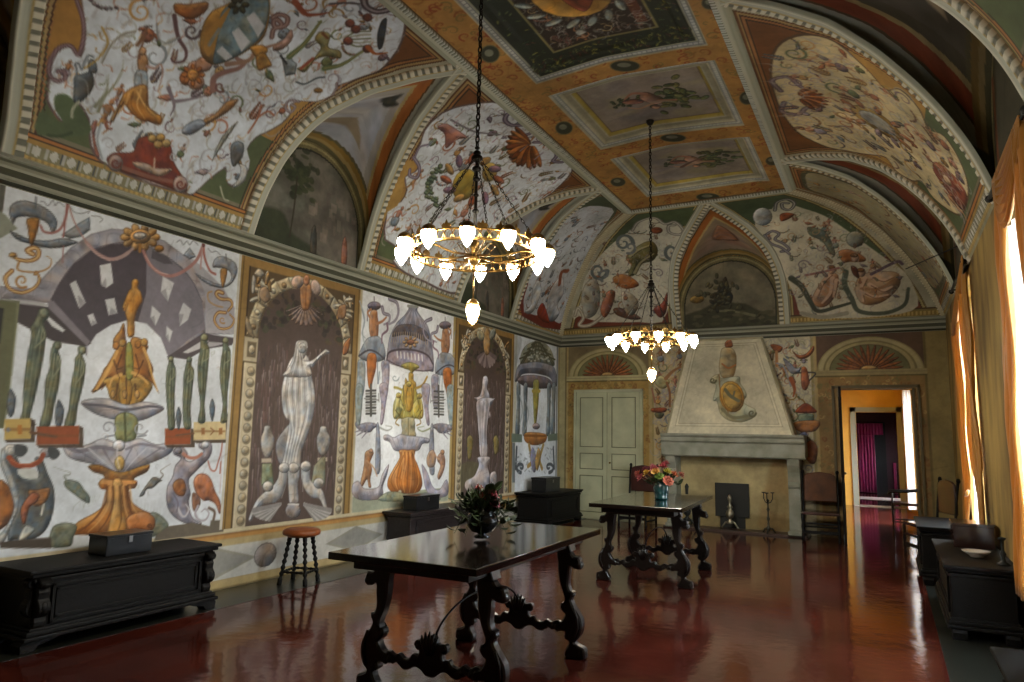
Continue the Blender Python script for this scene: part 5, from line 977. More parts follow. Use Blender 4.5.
def paint_web(cv, kind):
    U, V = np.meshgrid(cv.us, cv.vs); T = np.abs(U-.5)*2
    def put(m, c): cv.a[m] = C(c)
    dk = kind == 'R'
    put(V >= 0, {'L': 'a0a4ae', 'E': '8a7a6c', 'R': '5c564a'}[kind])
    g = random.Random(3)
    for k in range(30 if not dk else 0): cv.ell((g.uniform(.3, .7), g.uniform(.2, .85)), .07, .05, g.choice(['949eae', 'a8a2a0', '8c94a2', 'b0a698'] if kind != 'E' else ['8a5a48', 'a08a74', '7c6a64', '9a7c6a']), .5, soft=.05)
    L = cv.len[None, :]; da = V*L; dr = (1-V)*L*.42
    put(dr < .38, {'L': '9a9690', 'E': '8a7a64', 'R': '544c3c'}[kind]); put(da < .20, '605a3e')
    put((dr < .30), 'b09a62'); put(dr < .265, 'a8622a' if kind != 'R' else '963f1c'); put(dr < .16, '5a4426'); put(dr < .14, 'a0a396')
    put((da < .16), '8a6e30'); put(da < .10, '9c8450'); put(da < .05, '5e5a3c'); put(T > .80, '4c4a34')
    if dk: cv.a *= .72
    if kind != 'E': cv.form([(.48, .52), (.50, .56), (.515, .62), (.525, .57), (.55, .60), (.53, .50), (.50, .47)], '3e4038', w=.01); cv.poly([(.38, .22), (.5, .30), (.62, .22)], '8a7c64', 1, 2)
    else: cv.form([(.45, .35), (.5, .5), (.55, .45), (.58, .3), (.5, .25)], '9a6a50', w=.02)
    cv.tone(.06, .2, 9)
def lun_base(cv, col, brd='5d5638'):
    U, V = np.meshgrid(cv.us, cv.vs); d = ARCH_R2-np.where(V > 4.16, np.hypot(U, V-4.16), np.abs(U))
    cv.a[:] = C(col); return U, V, d
ARCH_R2 = .95
def lun_rim(cv, d):
    cv.a[(d < .10)] = C('6e6642'); cv.a[(d > .03) & (d < .06)] = C('948a5e'); cv.a[(d > .10) & (d < .125)] = C('2a2c22')
def paint_lunette_left(cv, c):
    U, V, d = lun_base(cv, '6c685e'); g = random.Random(int(c*10)); cv.T = None
    for k in range(90): cv.ell((g.uniform(-.9, .9), g.uniform(3.7, 5.1)), g.uniform(.05, .3), g.uniform(.04, .16), g.choice(['6a645c', '4e4c44', '746a60', '5a5e54', '7d756a', '484a40']), .45, soft=.1)
    cv.poly([(-.95, 3.66), (-.95, 4.0), (-.5, 4.12), (-.3, 3.9), (.0, 3.82), (.15, 3.66)], '2f3826', .9, 4, .05); cv.poly([(-.9, 4.3), (-.6, 4.42), (-.4, 4.3), (-.2, 4.34), (-.2, 4.2), (-.9, 4.2)], '7a7a72', .5, 3, .04)
    for k in range(70): cv.ell((-.28+g.gauss(0, .12), 4.62+g.gauss(0, .14)), g.uniform(.03, .07), g.uniform(.02, .05), g.choice(['343c28', '40482e', '2c3424']), .8)
    cv.line([(-.28, 4.6), (-.30, 4.2), (-.34, 3.85)], .022, '3a3426')
    for k in range(30): x = g.uniform(-.1, .8); z = g.uniform(3.9, 4.5); cv.rect(x, z, x+g.uniform(.04, .12), z+g.uniform(.05, .16), g.choice(['7d7268', '8a7c72', '665c54', '75685e']), .6)
    for x in (.05, .6): cv.form([(x-.05, 3.75), (x+.05, 3.75), (x+.04, 4.0), (x, 4.1), (x-.05, 4.0)], '8a5a48' if x > .3 else '4a4438', w=.04)
    lun_rim(cv, d); cv.tone(.05, .2, 2)
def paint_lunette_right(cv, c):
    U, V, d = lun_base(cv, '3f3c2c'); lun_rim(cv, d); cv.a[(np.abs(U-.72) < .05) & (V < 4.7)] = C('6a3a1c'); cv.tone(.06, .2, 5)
def paint_lunette_back(cv, c):
    U, V, d = lun_base(cv, '6a6450'); g = random.Random(5); cv.T = None
    for k in range(70): cv.ell((g.uniform(-.9, .9), g.uniform(4.2, 5.1)), g.uniform(.08, .3), g.uniform(.04, .14), g.choice(['7a7460', '5f5c4a', '857c64', '6e6c5e']), .45, soft=.1)
    cv.poly([(-.95, 3.66), (-.95, 3.95), (-.5, 4.1), (-.25, 4.25), (-.1, 4.5), (.0, 4.45), (.05, 4.2), (.3, 4.15), (.55, 4.0), (.95, 3.85), (.95, 3.66)], '3a3a28', .95, 4, .04)
    cv.form([(-.18, 4.2), (-.15, 4.5), (-.05, 4.7), (.02, 4.45), (.08, 4.3), (0, 4.15)], '2f2c22', w=.05); cv.fell((-.6, 4.3), .14, .08, '8a6a2c'); cv.line([(-.2, 4.05), (.1, 4.02), (.5, 3.9)], .05, '7c7a5c', .7)
    for k in range(60): cv.fell((-.1+g.gauss(0, .2), 4.35+g.gauss(0, .17)), .06, .035, g.choice(['3c3a26', '2f2e22', '4a4830', '5a5638']), rot=g.uniform(0, 6), w=.03, a=.8)
    for k in range(50): cv.ell((g.uniform(-.9, .9), g.uniform(3.7, 4.1)), g.uniform(.03, .1), .03, g.choice(['4c4c34', '2e2e20', '5a5640']), .7)
    lun_rim(cv, d); cv.tone(.05, .2, 3)
# ================================================================ back wall
def paint_back_wall(cv):
    B = on_back; g = random.Random(12); cv.view(None, 0, 0, 1)
    cv.rect(0, 0, RW, 3.52, 'ab9460'); cv.rect(0, 0, RW, .12, '6c5a3a')
    cv.rect(0, 0, .13, 3.5, 'a39a72'); cv.rect(.13, 0, .16, 3.5, '6c6240'); cv.rect(6.66, 0, RW, 3.5, '8c7a48'); cv.rect(6.62, 0, 6.66, 3.5, '6a5c34')
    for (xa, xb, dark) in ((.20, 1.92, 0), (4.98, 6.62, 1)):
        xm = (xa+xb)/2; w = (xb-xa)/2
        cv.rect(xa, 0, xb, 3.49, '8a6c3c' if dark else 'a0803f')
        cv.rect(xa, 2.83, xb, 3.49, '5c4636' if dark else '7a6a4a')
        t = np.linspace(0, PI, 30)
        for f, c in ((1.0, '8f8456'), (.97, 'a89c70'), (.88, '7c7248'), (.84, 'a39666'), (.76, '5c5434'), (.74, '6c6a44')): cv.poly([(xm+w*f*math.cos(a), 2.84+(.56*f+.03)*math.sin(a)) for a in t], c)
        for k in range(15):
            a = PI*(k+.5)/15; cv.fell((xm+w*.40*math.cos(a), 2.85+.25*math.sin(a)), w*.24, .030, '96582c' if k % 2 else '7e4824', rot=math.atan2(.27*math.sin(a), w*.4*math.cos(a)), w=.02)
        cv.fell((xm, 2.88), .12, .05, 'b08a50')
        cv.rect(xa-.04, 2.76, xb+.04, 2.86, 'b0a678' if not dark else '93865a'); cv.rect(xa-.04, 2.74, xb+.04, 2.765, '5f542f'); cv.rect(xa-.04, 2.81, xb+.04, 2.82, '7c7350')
        for k in range(160):
            x = g.choice([g.uniform(xa+.02, xa+.2), g.uniform(xb-.2, xb-.02), g.uniform(xa, xb)]); z = g.uniform(.1, 2.7)
            if abs(x-xm) < w-.22: z = g.uniform(2.56, 2.72)
            cv.curl((x, z), g.uniform(.02, .06), g.uniform(0, 6), g.choice([-1, 1]), .02, g.choice(['8a6030', '7c4a26', 'b89858', '6e6a3c']), .008, a=.7)
    # grotesque strips either side of the hood
    for xa, xb, sd in ((1.98, 2.75, 1), (4.0, 4.93, 2)):
        cv.rect(xa, 0, xb, 3.49, 'bfac80' if sd == 1 else 'c4bc9c'); cv.rect(xa, 0, xa+.04, 3.49, '9a8a58'); cv.rect(xb-.05, 0, xb, 3.49, '948658')
        arabesque(cv, [(xa+.05, .9), (xb-.06, .9), (xb-.06, 3.4), (xa+.05, 3.4)], 40, .12, 70+sd, gap=.95)
    cv.view(B, 760, 335, 3.9)
    cv.form([(40, 40), (60, 36), (88, 48), (80, 66), (60, 66)], '8a4a24', w=10); cv.line([(64, 66), (66, 120)], 12, 'a87444'); cv.line([(66, 110), (90, 120), (112, 170), (120, 200)], 7, '8a8c94')
    cv.form([(125, 60), (150, 78), (180, 72), (208, 42), (210, 62), (185, 88), (150, 92)], '90502c', w=10); cv.form([(90, 90), (120, 110), (140, 130), (160, 125), (150, 150), (115, 145)], '7b8090', w=12)
    cv.line([(120, 170), (135, 210), (130, 240)], 18, 'a0522a', w2=6); cv.line([(140, 148), (215, 148), (190, 180)], 6, '3c3c3c'); cv.form([(162, 130), (182, 130), (192, 180), (180, 215), (162, 200)], 'a25a38', w=10)
    cv.form([(142, 290), (178, 265), (216, 290), (215, 304), (145, 304)], '93401f', w=8); cv.form([(150, 310), (210, 310), (200, 350), (160, 350)], '6e8474', w=10, n=2)
    cv.form([(135, 340), (230, 335), (215, 375), (150, 375)], 'a56a38', w=10); cv.form([(150, 390), (180, 380), (185, 430), (160, 500), (140, 440)], '636a8c', w=12); cv.form([(180, 430), (200, 410), (225, 440), (215, 500), (185, 490)], 'a8694a', w=14)
    cv.view(B, 640, 335, 5.05)
    cv.form([(75, 235), (100, 205), (135, 220), (150, 240), (125, 270), (95, 265)], 'a89c68', w=14); cv.line([(130, 220), (170, 180), (230, 150)], 20, '9a6c44', w2=8); cv.line([(135, 240), (150, 290), (150, 360)], 12, '8a5c38'); cv.form([(60, 370), (130, 368), (125, 390), (65, 390)], '93482a', w=10); cv.form([(75, 395), (120, 395), (110, 420), (85, 420)], '5c5c40', w=10); cv.line([(60, 270), (75, 340)], 9, '9c6450')
    cv.view(None, 0, 0, 1); cv.rect(FX0_, 0, FX1_, 1.34, 'a8986a')
    cv.poly([(FX0_, 0), (FX1_, 0), (FX1_, .25), (3.6, .3), (FX0_, .2)], '7c6a3c', .7, 1, .05); cv.poly([(3.9, .1), (4.4, .1), (4.4, 1.3), (4.2, 1.3)], '8a6434', .5, 2, .08)
    for k in range(30): cv.ell((g.uniform(FX0_+.1, FX1_-.1), g.uniform(.1, 1.3)), g.uniform(.05, .3), g.uniform(.05, .2), g.choice(['98885a', 'b0a070', 'a08e60', '8c7c54']), .35, soft=.08)
    cv.tone(.05, .5, 9)
FX0_, FX1_ = 2.40, 4.55
# ================================================================ the hall
FR = mat_paint()
Y0 = -3.0
def frange(a, b, st): n = max(1, int(round((b-a)/st))); return list(np.linspace(a, b, n+1))
LUN_Y = (1.85, 6.11, 10.32)
WB = np.array([[0, .96], [.2, .96], [.4, .94], [.57, .89], [.72, .83], [.86, .75], [1.09, .58], [1.3, .44], [1.49, .32], [1.7, .20], [1.88, .11], [2.1, 0], [9, 0]])
WF = np.array([[0, .96], [.1, .93], [.2, .88], [.45, .76], [.76, .63], [1.15, .46], [1.58, .27], [1.97, .07], [2.1, 0], [9, 0]])
def lun_half(d, far=False): W = WF if far else WB; return np.interp(d, W[:, 0], W[:, 1])
ARCH_SPR = 4.16; ARCH_R = .95
def arch_half(z): return np.where(z <= ARCH_SPR, ARCH_R, np.sqrt(np.maximum(ARCH_R**2-(z-ARCH_SPR)**2, 0)))
def relief(name, path, nrm, width, colf, hf, nacross=14, step=.012, side=None):
    """a moulding laid along a 3D path; nrm = surface normal at each path point"""
    P = np.asarray(path, float); N = np.asarray(nrm, float)
    L = np.concatenate([[0], np.cumsum(np.linalg.norm(np.diff(P, axis=0), axis=1))])
    m = max(4, int(L[-1]/step)); q = np.linspace(0, L[-1], m)
    P = np.stack([np.interp(q, L, P[:, i]) for i in range(3)], 1); N = np.stack([np.interp(q, L, N[:, i]) for i in range(3)], 1)
    N /= np.linalg.norm(N, axis=1)[:, None]; T = np.gradient(P, axis=0); T /= np.linalg.norm(T, axis=1)[:, None]
    S = np.cross(T, N); S /= np.linalg.norm(S, axis=1)[:, None]
    a = np.linspace(-.5, .5, nacross); A, B = np.meshgrid(a, q)
    h = hf(A, B); c = colf(A, B)
    h[:, 0] = h[:, -1] = -.01
    X = P[:, None]+S[:, None]*(A*width)[..., None]+N[:, None]*h[..., None]
    return struct(grid_mesh(name, X, colr=c, material=FR, smooth_=False))
def bands(spec):
    """spec: list of (a0, a1, colour, height[, bead colour, pitch]) across the moulding -> colour and height functions"""
    def colf(A, B):
        c = np.empty(A.shape+(3,)); c[:] = C('8d8a72')
        for sp in spec:
            m = (A >= sp[0]) & (A <= sp[1]); c[m] = C(sp[2])
            if len(sp) > 4: b = m & ((B/sp[5]) % 1 < .55); c[b] = C(sp[4])
        return c
    def hf(A, B):
        h = np.full(A.shape, .015)
        for sp in spec:
            m = (A >= sp[0]) & (A <= sp[1]); h[m] = sp[3]
            if len(sp) > 4: b = m & ((B/sp[5]) % 1 < .55); h[b] += .012
        return h
    return colf, hf
TRIM = [0]
def trim_name(): TRIM[0] += 1; return 'trim_%d' % TRIM[0]

# ---- floor
def make_floor():
    m, nt, b = nodes('polished_floor'); N = nt.nodes; L = nt.links
    tc = N.new('ShaderNodeTexCoord'); br = N.new('ShaderNodeTexBrick'); br.offset = 0
    br.inputs['Scale'].default_value = 1; br.inputs['Brick Width'].default_value = .31; br.inputs['Row Height'].default_value = .31; br.inputs['Mortar Size'].default_value = .004
    br.inputs['Color1'].default_value = (*lin('4f221a'), 1); br.inputs['Color2'].default_value = (*lin('3f1a14'), 1); br.inputs['Mortar'].default_value = (*lin('42201a'), 1)
    L.new(tc.outputs['Object'], br.inputs['Vector'])
    nz = N.new('ShaderNodeTexNoise'); nz.inputs['Scale'].default_value = 1.3; nz.inputs['Detail'].default_value = 5; L.new(tc.outputs['Object'], nz.inputs['Vector'])
    mx = N.new('ShaderNodeMix'); mx.data_type = 'RGBA'; mx.blend_type = 'MULTIPLY'; mx.inputs['Factor'].default_value = .55
    cr = N.new('ShaderNodeValToRGB'); cr.color_ramp.elements[0].color = (.45, .42, .4, 1); cr.color_ramp.elements[0].position = .35; cr.color_ramp.elements[1].color = (1.2, 1.1, 1.05, 1); cr.color_ramp.elements[1].position = .65
    L.new(nz.outputs['Fac'], cr.inputs[0]); L.new(br.outputs['Color'], mx.inputs[6]); L.new(cr.outputs[0], mx.inputs[7]); L.new(mx.outputs[2], b.inputs['Base Color'])
    b.inputs['Roughness'].default_value = .10; b.inputs['Specular IOR Level'].default_value = .42
    n2 = N.new('ShaderNodeTexNoise'); n2.inputs['Scale'].default_value = 7; n2.inputs['Detail'].default_value = 4; L.new(tc.outputs['Object'], n2.inputs['Vector'])
    bp = N.new('ShaderNodeBump'); bp.inputs['Strength'].default_value = .2; bp.inputs['Distance'].default_value = .01; L.new(n2.outputs['Fac'], bp.inputs['Height']); L.new(bp.outputs[0], b.inputs['Normal'])
    f = MB().box2((-.3, Y0-.3, -.2), (7.6, 13.8, 0)); struct(f.build('floor', m))
    f2 = MB().box2((3.0, 13.8, -.2), (9.0, 28, 0)); struct(f2.build('floor', m))
    sm = mat('border_stone', '1f211c', .28, noise=.4, scale=3, col2='191a17', spec=.5)
    struct(MB().box2((0, Y0, 0), (.62, DEP, .003)).build(trim_name(), sm))
    struct(MB().box2((6.34, Y0, 0), (RW, 13.0, .003)).build(trim_name(), sm))
make_floor()

# ---- left wall (fresco up to the cornice)
us = np.array(frange(Y0, 2.5, .12)[:-1]+frange(2.5, DEP, .0108)); vs = np.array(frange(0, 3.52, .0108))
cv = Canvas(us, vs, '8f8768'); paint_left_wall(cv)
U, V = np.meshgrid(us, vs)
o = grid_mesh('wall_left', np.stack([np.zeros_like(U), U, V], -1), colr=cv.a, material=FR); struct(o)

# ---- cornices
def cornice(name, p0, p1, inward, mtr=None):
    """moulded stone-coloured cornice between p0 and p1 (floor plan), profile leaning inward"""
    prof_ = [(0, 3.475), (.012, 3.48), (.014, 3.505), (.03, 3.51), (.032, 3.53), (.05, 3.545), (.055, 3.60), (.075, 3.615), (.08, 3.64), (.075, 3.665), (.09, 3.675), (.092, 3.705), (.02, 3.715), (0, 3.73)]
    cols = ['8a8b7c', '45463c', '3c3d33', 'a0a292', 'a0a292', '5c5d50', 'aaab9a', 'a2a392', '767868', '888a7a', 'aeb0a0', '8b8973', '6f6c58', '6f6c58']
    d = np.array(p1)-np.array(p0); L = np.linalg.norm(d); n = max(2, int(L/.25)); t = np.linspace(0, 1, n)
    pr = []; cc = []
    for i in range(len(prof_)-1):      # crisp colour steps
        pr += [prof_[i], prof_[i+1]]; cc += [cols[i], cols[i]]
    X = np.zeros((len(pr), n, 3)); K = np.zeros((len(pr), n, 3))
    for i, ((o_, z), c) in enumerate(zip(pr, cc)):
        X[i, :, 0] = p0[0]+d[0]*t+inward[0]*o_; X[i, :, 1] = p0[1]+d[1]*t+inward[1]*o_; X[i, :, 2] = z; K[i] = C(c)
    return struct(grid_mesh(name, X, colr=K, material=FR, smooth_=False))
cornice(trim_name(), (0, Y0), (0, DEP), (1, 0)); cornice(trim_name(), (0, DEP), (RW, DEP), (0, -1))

# ---- vault: left flank, right flank, end flank, middle
def lun_mask(y, d, ys):
    k = np.zeros(y.shape, bool)
    for yc in ys: k |= (y-yc < lun_half(d, True)) & (yc-y < lun_half(d))
    return k
us = np.array(frange(Y0, 2.2, .1)[:-1]+frange(2.2, DEP, .0125)); vs = np.array(frange(0, SX, .0125))
cv = Canvas(us, vs, 'b9b29a'); paint_left_vault(cv)
Ys, S = np.meshgrid(us, vs); Dd = d_of_s(S)
keep = (DEP-Ys)/KE > Dd-.02
keep &= ~lun_mask(Ys, Dd, LUN_Y+(-2.35,))
struct(grid_mesh('ceiling', np.stack([Dd, Ys, prof(Dd)], -1), keep, cv.a, FR, flip=True))
us = np.array(frange(Y0, 4.6, .1)[:-1]+frange(4.6, DEP, .0145)); vs = np.array(frange(0, SX, .0145))
cv = Canvas(us, vs, 'b9b29a'); paint_right_vault(cv)
Ys, S = np.meshgrid(us, vs); Dd = d_of_s(S)
keep = ((DEP-Ys)/KE > Dd-.02) & ~lun_mask(Ys, Dd, LUN_Y+(-2.35,))
struct(grid_mesh('ceiling', np.stack([RW-Dd, Ys, prof(Dd)], -1), keep, cv.a, FR))
us = np.array(frange(0, RW, .0125)); vs = np.array(frange(0, SX, .0125))
cv = Canvas(us, vs, 'b9b29a'); paint_end_vault(cv)
Xs, S = np.meshgrid(us, vs); Dd = d_of_s(S)
keep = (np.minimum(Xs, RW-Xs) > Dd-.02) & ~(np.abs(Xs-3.49) < lun_half(Dd)*1.03)
struct(grid_mesh('ceiling', np.stack([Xs, DEP-Dd*KE, prof(Dd)], -1), keep, cv.a, FR))
us = np.array(frange(AX-.01, RW-AX+.01, .0115)); vs = np.array(frange(Y0, 4.4, .1)[:-1]+frange(4.4, 11.65, .0115))
cv = Canvas(us, vs, 'a8762f'); rec = paint_middle(cv)
Xs, Ys = np.meshgrid(us, vs)
Z = zmain(Xs, np.minimum(Ys, 11.64))+rec(Xs, Ys)
struct(grid_mesh('ceiling', np.stack([Xs, Ys, Z], -1), None, cv.a, FR, flip=True))

# ---- lunettes: web and wall behind each
def lunette(kind, c, painter_web, painter_wall, fine=True, k=1.):
    """kind L/R/E, c = centre along the wall"""
    n = 151 if fine else 41; r = 91 if fine else 21
    zz = np.linspace(3.70, ARCH_SPR, 12)[:-1]; th = np.linspace(0, PI/2, 40)
    A = np.array([(ARCH_R, z) for z in zz]+[(ARCH_R*math.cos(a), ARCH_SPR+ARCH_R*math.sin(a)) for a in th])   # offset, z
    dd = np.linspace(0, 2.12, 90); B = np.c_[lun_half(dd)*(1.03 if kind == 'E' else 1), dd, prof(dd)]                 # offset, depth, z
    def par(X, m):
        L = np.concatenate([[0], np.cumsum(np.linalg.norm(np.diff(X, axis=0), axis=1))]); q = np.linspace(0, L[-1], m)
        return np.stack([np.interp(q, L, X[:, i]) for i in range(X.shape[1])], 1)
    h = n//2+1; A = par(A, h); B = par(B, h); B2 = B if kind == 'E' else par(np.c_[lun_half(dd, True), dd, prof(dd)], h)
    A = np.vstack([A*[-1, 1], A[::-1][1:]]); B = np.vstack([B*[-1, 1, 1], B2[::-1][1:]])
    s = np.linspace(0, 1, r)
    off = A[None, :, 0]*(1-s[:, None])+B[None, :, 0]*s[:, None]; dep = B[None, :, 1]*s[:, None]; z = A[None, :, 1]*(1-s[:, None])+B[None, :, 2]*s[:, None]
    z = z+.10*np.sin(PI*s[:, None])*np.clip((z-4.3)/1.2, 0, 1)
    def place(off, dep, z):
        if kind == 'L': return np.stack([dep, c+off, z], -1)
        if kind == 'R': return np.stack([RW-dep, c+off, z], -1)
        return np.stack([c+off, DEP-dep*KE, z], -1)
    cv = Canvas(np.linspace(0, 1, n), s, '8a8568'); P_ = place(off, dep, z); cv.len = np.linalg.norm(P_[-1]-P_[0], axis=1); painter_web(cv)
    struct(grid_mesh('ceiling', place(off, dep, z), None, cv.a, FR, flip=(kind != 'L')))
    us = np.array(frange(-ARCH_R-.01, ARCH_R+.01, .0115 if fine else .05)); vs = np.array(frange(3.66, 5.13, .0115 if fine else .05))
    cv = Canvas(us, vs, '55523f'); painter_wall(cv, c)
    U, V = np.meshgrid(us, vs); keep = np.abs(U) < arch_half(V)+.012
    if kind == 'L': P = np.stack([np.zeros_like(U), c+U, V], -1)
    elif kind == 'R': P = np.stack([np.full_like(U, RW), c+U, V], -1)
    else: P = np.stack([c+U, np.full_like(U, DEP), V], -1)
    struct(grid_mesh('wall_'+{'L': 'left', 'R': 'right', 'E': 'back'}[kind], P, keep, cv.a, FR))
    # the moulding round the web
    f, g = bands([(-.5, -.44, '8a6a34', .012), (-.44, -.08, '6a6c60', .022, 'c6c3b2', .085), (-.08, .0, 'a5925c', .03), (.0, .34, 'a6aa9c', .024), (.34, .42, 'c6c5b4', .036), (.42, .5, '96998a', .018)])
    Pb = place(B[:, 0]*1.0, B[:, 1], B[:, 2])
    mid = h-1
    for sl, sg in ((slice(0, mid+1), 1), (slice(mid, None), 1)):
        path = Pb[sl]; nr = np.zeros_like(path)
        e = 1e-3
        for i, q in enumerate(path):
            zx = (zmain(q[0]+e, q[1])-zmain(q[0]-e, q[1]))/(2*e) if 0 < q[0] < RW else 0; zy = (zmain(q[0], q[1]+e)-zmain(q[0], q[1]-e))/(2*e) if q[1] < DEP else 0
            if kind == 'L': zy = 0; zx = max(zx, .4)
            if kind == 'R': zy = 0; zx = min(zx, -.4)
            if kind == 'E': zx = 0; zy = min(zy, -.4)
            v = np.array([zx, zy, -1.]); nr[i] = v/np.linalg.norm(v)
        inv = (kind == 'R') ^ (kind == 'E') 
        ff = (lambda A, B: f(-A, B)) if (kind in 'RE') else f
        gg = (lambda A, B: g(-A, B)) if (kind in 'RE') else g
        relief(trim_name(), path, nr, .2, ff, gg)
for yc in LUN_Y: lunette('L', yc, lambda cv: paint_web(cv, 'L'), paint_lunette_left, yc > 2)
lunette('L', -2.35, lambda cv: paint_web(cv, 'L'), paint_lunette_left, False)
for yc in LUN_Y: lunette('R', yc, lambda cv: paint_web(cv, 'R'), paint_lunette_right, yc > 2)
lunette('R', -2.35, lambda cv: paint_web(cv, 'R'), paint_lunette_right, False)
lunette('E', 3.49, lambda cv: paint_web(cv, 'E'), paint_lunette_back)

# ---- groins and the frame of the middle
gf, gg = bands([(-.5, -.4, '6f5130', .015), (-.4, -.15, '9a9278', .03, 'c4bc9e', .05), (-.15, .15, 'b0a88c', .045), (.15, .4, '9a9278', .03, 'c4bc9e', .05), (.4, .5, '6f5130', .015)])
for side in (0, 1):
    d = np.linspace(0, AX, 60); x = d if side == 0 else RW-d
    path = np.c_[x, DEP-d*KE, prof(d)-.005]
    sl = np.gradient(prof(d), d); n = np.c_[(sl if side == 0 else -sl)*.5, -sl*.5, -np.ones_like(d)]
    relief(trim_name(), path, n, .2, gf, gg)
mf, mg = bands([(-.5, -.38, '5f4a2a', .012), (-.38, -.08, '6f7464', .03, 'b9beb6', .045), (-.08, .12, 'b4b6a4', .036), (.12, .5, '9ca08e', .02)])
for x, sg in ((AX, 1), (RW-AX, -1)):
    y = np.linspace(Y0, 11.64, 80); path = np.c_[np.full(80, x), y, np.full(80, 5.617)]
    n = np.tile([.2*sg, 0, -1.], (80, 1))
    relief(trim_name(), path, n, .19, (lambda A, B, s=sg: mf(A*s, B)), (lambda A, B, s=sg: mg(A*s, B)))
x = np.linspace(AX, RW-AX, 30); path = np.c_[x, np.full(30, 11.64), np.full(30, 5.617)]
relief(trim_name(), path, np.tile([0, -.2, -1.], (30, 1)), .16, lambda A, B: mf(A, B), lambda A, B: mg(A, B))

# ---- back wall with the open doorway (5.30 to 6.45, up to 2.52) and the hearth recess
DX0, DX1, DZ = 5.30, 6.44, 2.53
FX0, FX1, FZ = 2.48, 4.50, 1.30
def split_range(a, b, cuts, st):
    e = sorted([a, b]+list(cuts)); out = []
    for i in range(len(e)-1): out += frange(e[i], e[i+1], st)[:-1]
    return np.array(out+[b])
us = split_range(0, RW, [DX0, DX1], .0115); vs = split_range(0, 3.52, [DZ], .0115)
cv = Canvas(us, vs, 'a98f5c'); paint_back_wall(cv)
U, V = np.meshgrid(us, vs); e = .002
keep = ~((U > DX0+e) & (U < DX1-e) & (V < DZ-e))
struct(grid_mesh('wall_back', np.stack([U, np.full_like(U, DEP), V], -1), keep, cv.a, FR))
yw = mat('yellow_plaster', 'd4a64c', .8, noise=.4, scale=2, col2='bd9040')
lining_m = mat('door_lining', '5a4a2c', .6, noise=.5, scale=6)  # brown lining of the doorway reveal
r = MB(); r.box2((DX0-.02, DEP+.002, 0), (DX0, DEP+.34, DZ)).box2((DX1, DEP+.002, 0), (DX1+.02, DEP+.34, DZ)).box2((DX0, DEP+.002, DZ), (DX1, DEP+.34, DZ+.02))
struct(r.build(trim_name(), lining_m))

# ---- right wall: three deep window bays between painted piers
pm = mat('pier_plaster', 'a98d4e', .7, noise=.35, scale=2.6, col2='5e4a26', bump=.4, bscale=12, stretch=(1, 1, .35))
WIN_Y = (6.11, 10.32); WH = .78; WZ0, WZ1 = .50, 3.58
edges = sorted([Y0]+[y-WH for y in WIN_Y if y-WH > Y0]+[y+WH for y in WIN_Y]+[13.8])
spans = []; cur = Y0
for y in sorted(WIN_Y):
    if y-WH > cur: spans.append((cur, y-WH))
    cur = y+WH
spans.append((cur, 13.8))
w = MB()
for a, b in spans: w.box2((RW, a, 0), (RW+.55, b, 3.75))
for y in WIN_Y: w.box2((RW, y-WH, WZ1), (RW+.55, y+WH, 3.75)).box2((RW, y-WH, 0), (RW+.55, y+WH, WZ0))
struct(w.build('wall_right', pm))
cornice_r = [(a, b) for a, b in spans if b > 8.5]
def portal(loc, w_, h_):
    l = bpy.data.lights.new('portal_light', 'AREA'); l.shape = 'RECTANGLE'; l.size = h_; l.size_y = w_; l.cycles.is_portal = True
    lo = bpy.data.objects.new('portal_light', l); COL.objects.link(lo); lo.location = loc; lo.rotation_euler = (0, PI/2, 0)
# windows
wf = mat('window_wood', '6a5a40', .6); glass_m, nt, b_ = nodes('window_glass'); N = nt.nodes; L = nt.links
tr = N.new('ShaderNodeBsdfTransparent'); tr.inputs[0].default_value = (.93, .96, .97, 1); gl = N.new('ShaderNodeBsdfGlossy'); gl.inputs['Roughness'].default_value = .02
mxs = N.new('ShaderNodeMixShader'); mxs.inputs[0].default_value = .06; L.new(tr.outputs[0], mxs.inputs[1]); L.new(gl.outputs[0], mxs.inputs[2]); L.new(mxs.outputs[0], N['Material Output'].inputs[0])
for i, y in enumerate(sorted(WIN_Y)):
    f = MB(); x0, x1 = RW+.40, RW+.46
    f.box2((x0, y-WH, WZ0), (x1, y-WH+.07, WZ1)).box2((x0, y+WH-.07, WZ0), (x1, y+WH, WZ1)).box2((x0, y-WH, WZ0), (x1, y+WH, WZ0+.08)).box2((x0, y-WH, WZ1-.08), (x1, y+WH, WZ1))
    f.box2((x0, y-.05, WZ0), (x1, y+.05, WZ1))
    for k in range(1, 5):
        z = WZ0+(WZ1-WZ0)*k/5; f.box2((x0+.015, y-WH+.06, z-.014), (x1-.015, y+WH-.06, z+.014))
    fo = struct(f.build('window_%d' % (i+1), wf))
    g = MB().box2((x0+.028, y-WH+.05, WZ0+.05), (x0+.032, y+WH-.05, WZ1-.05)).build('pane', glass_m, fo)
    portal((RW+.5, y, (WZ0+WZ1)/2), 2*WH, WZ1-WZ0)

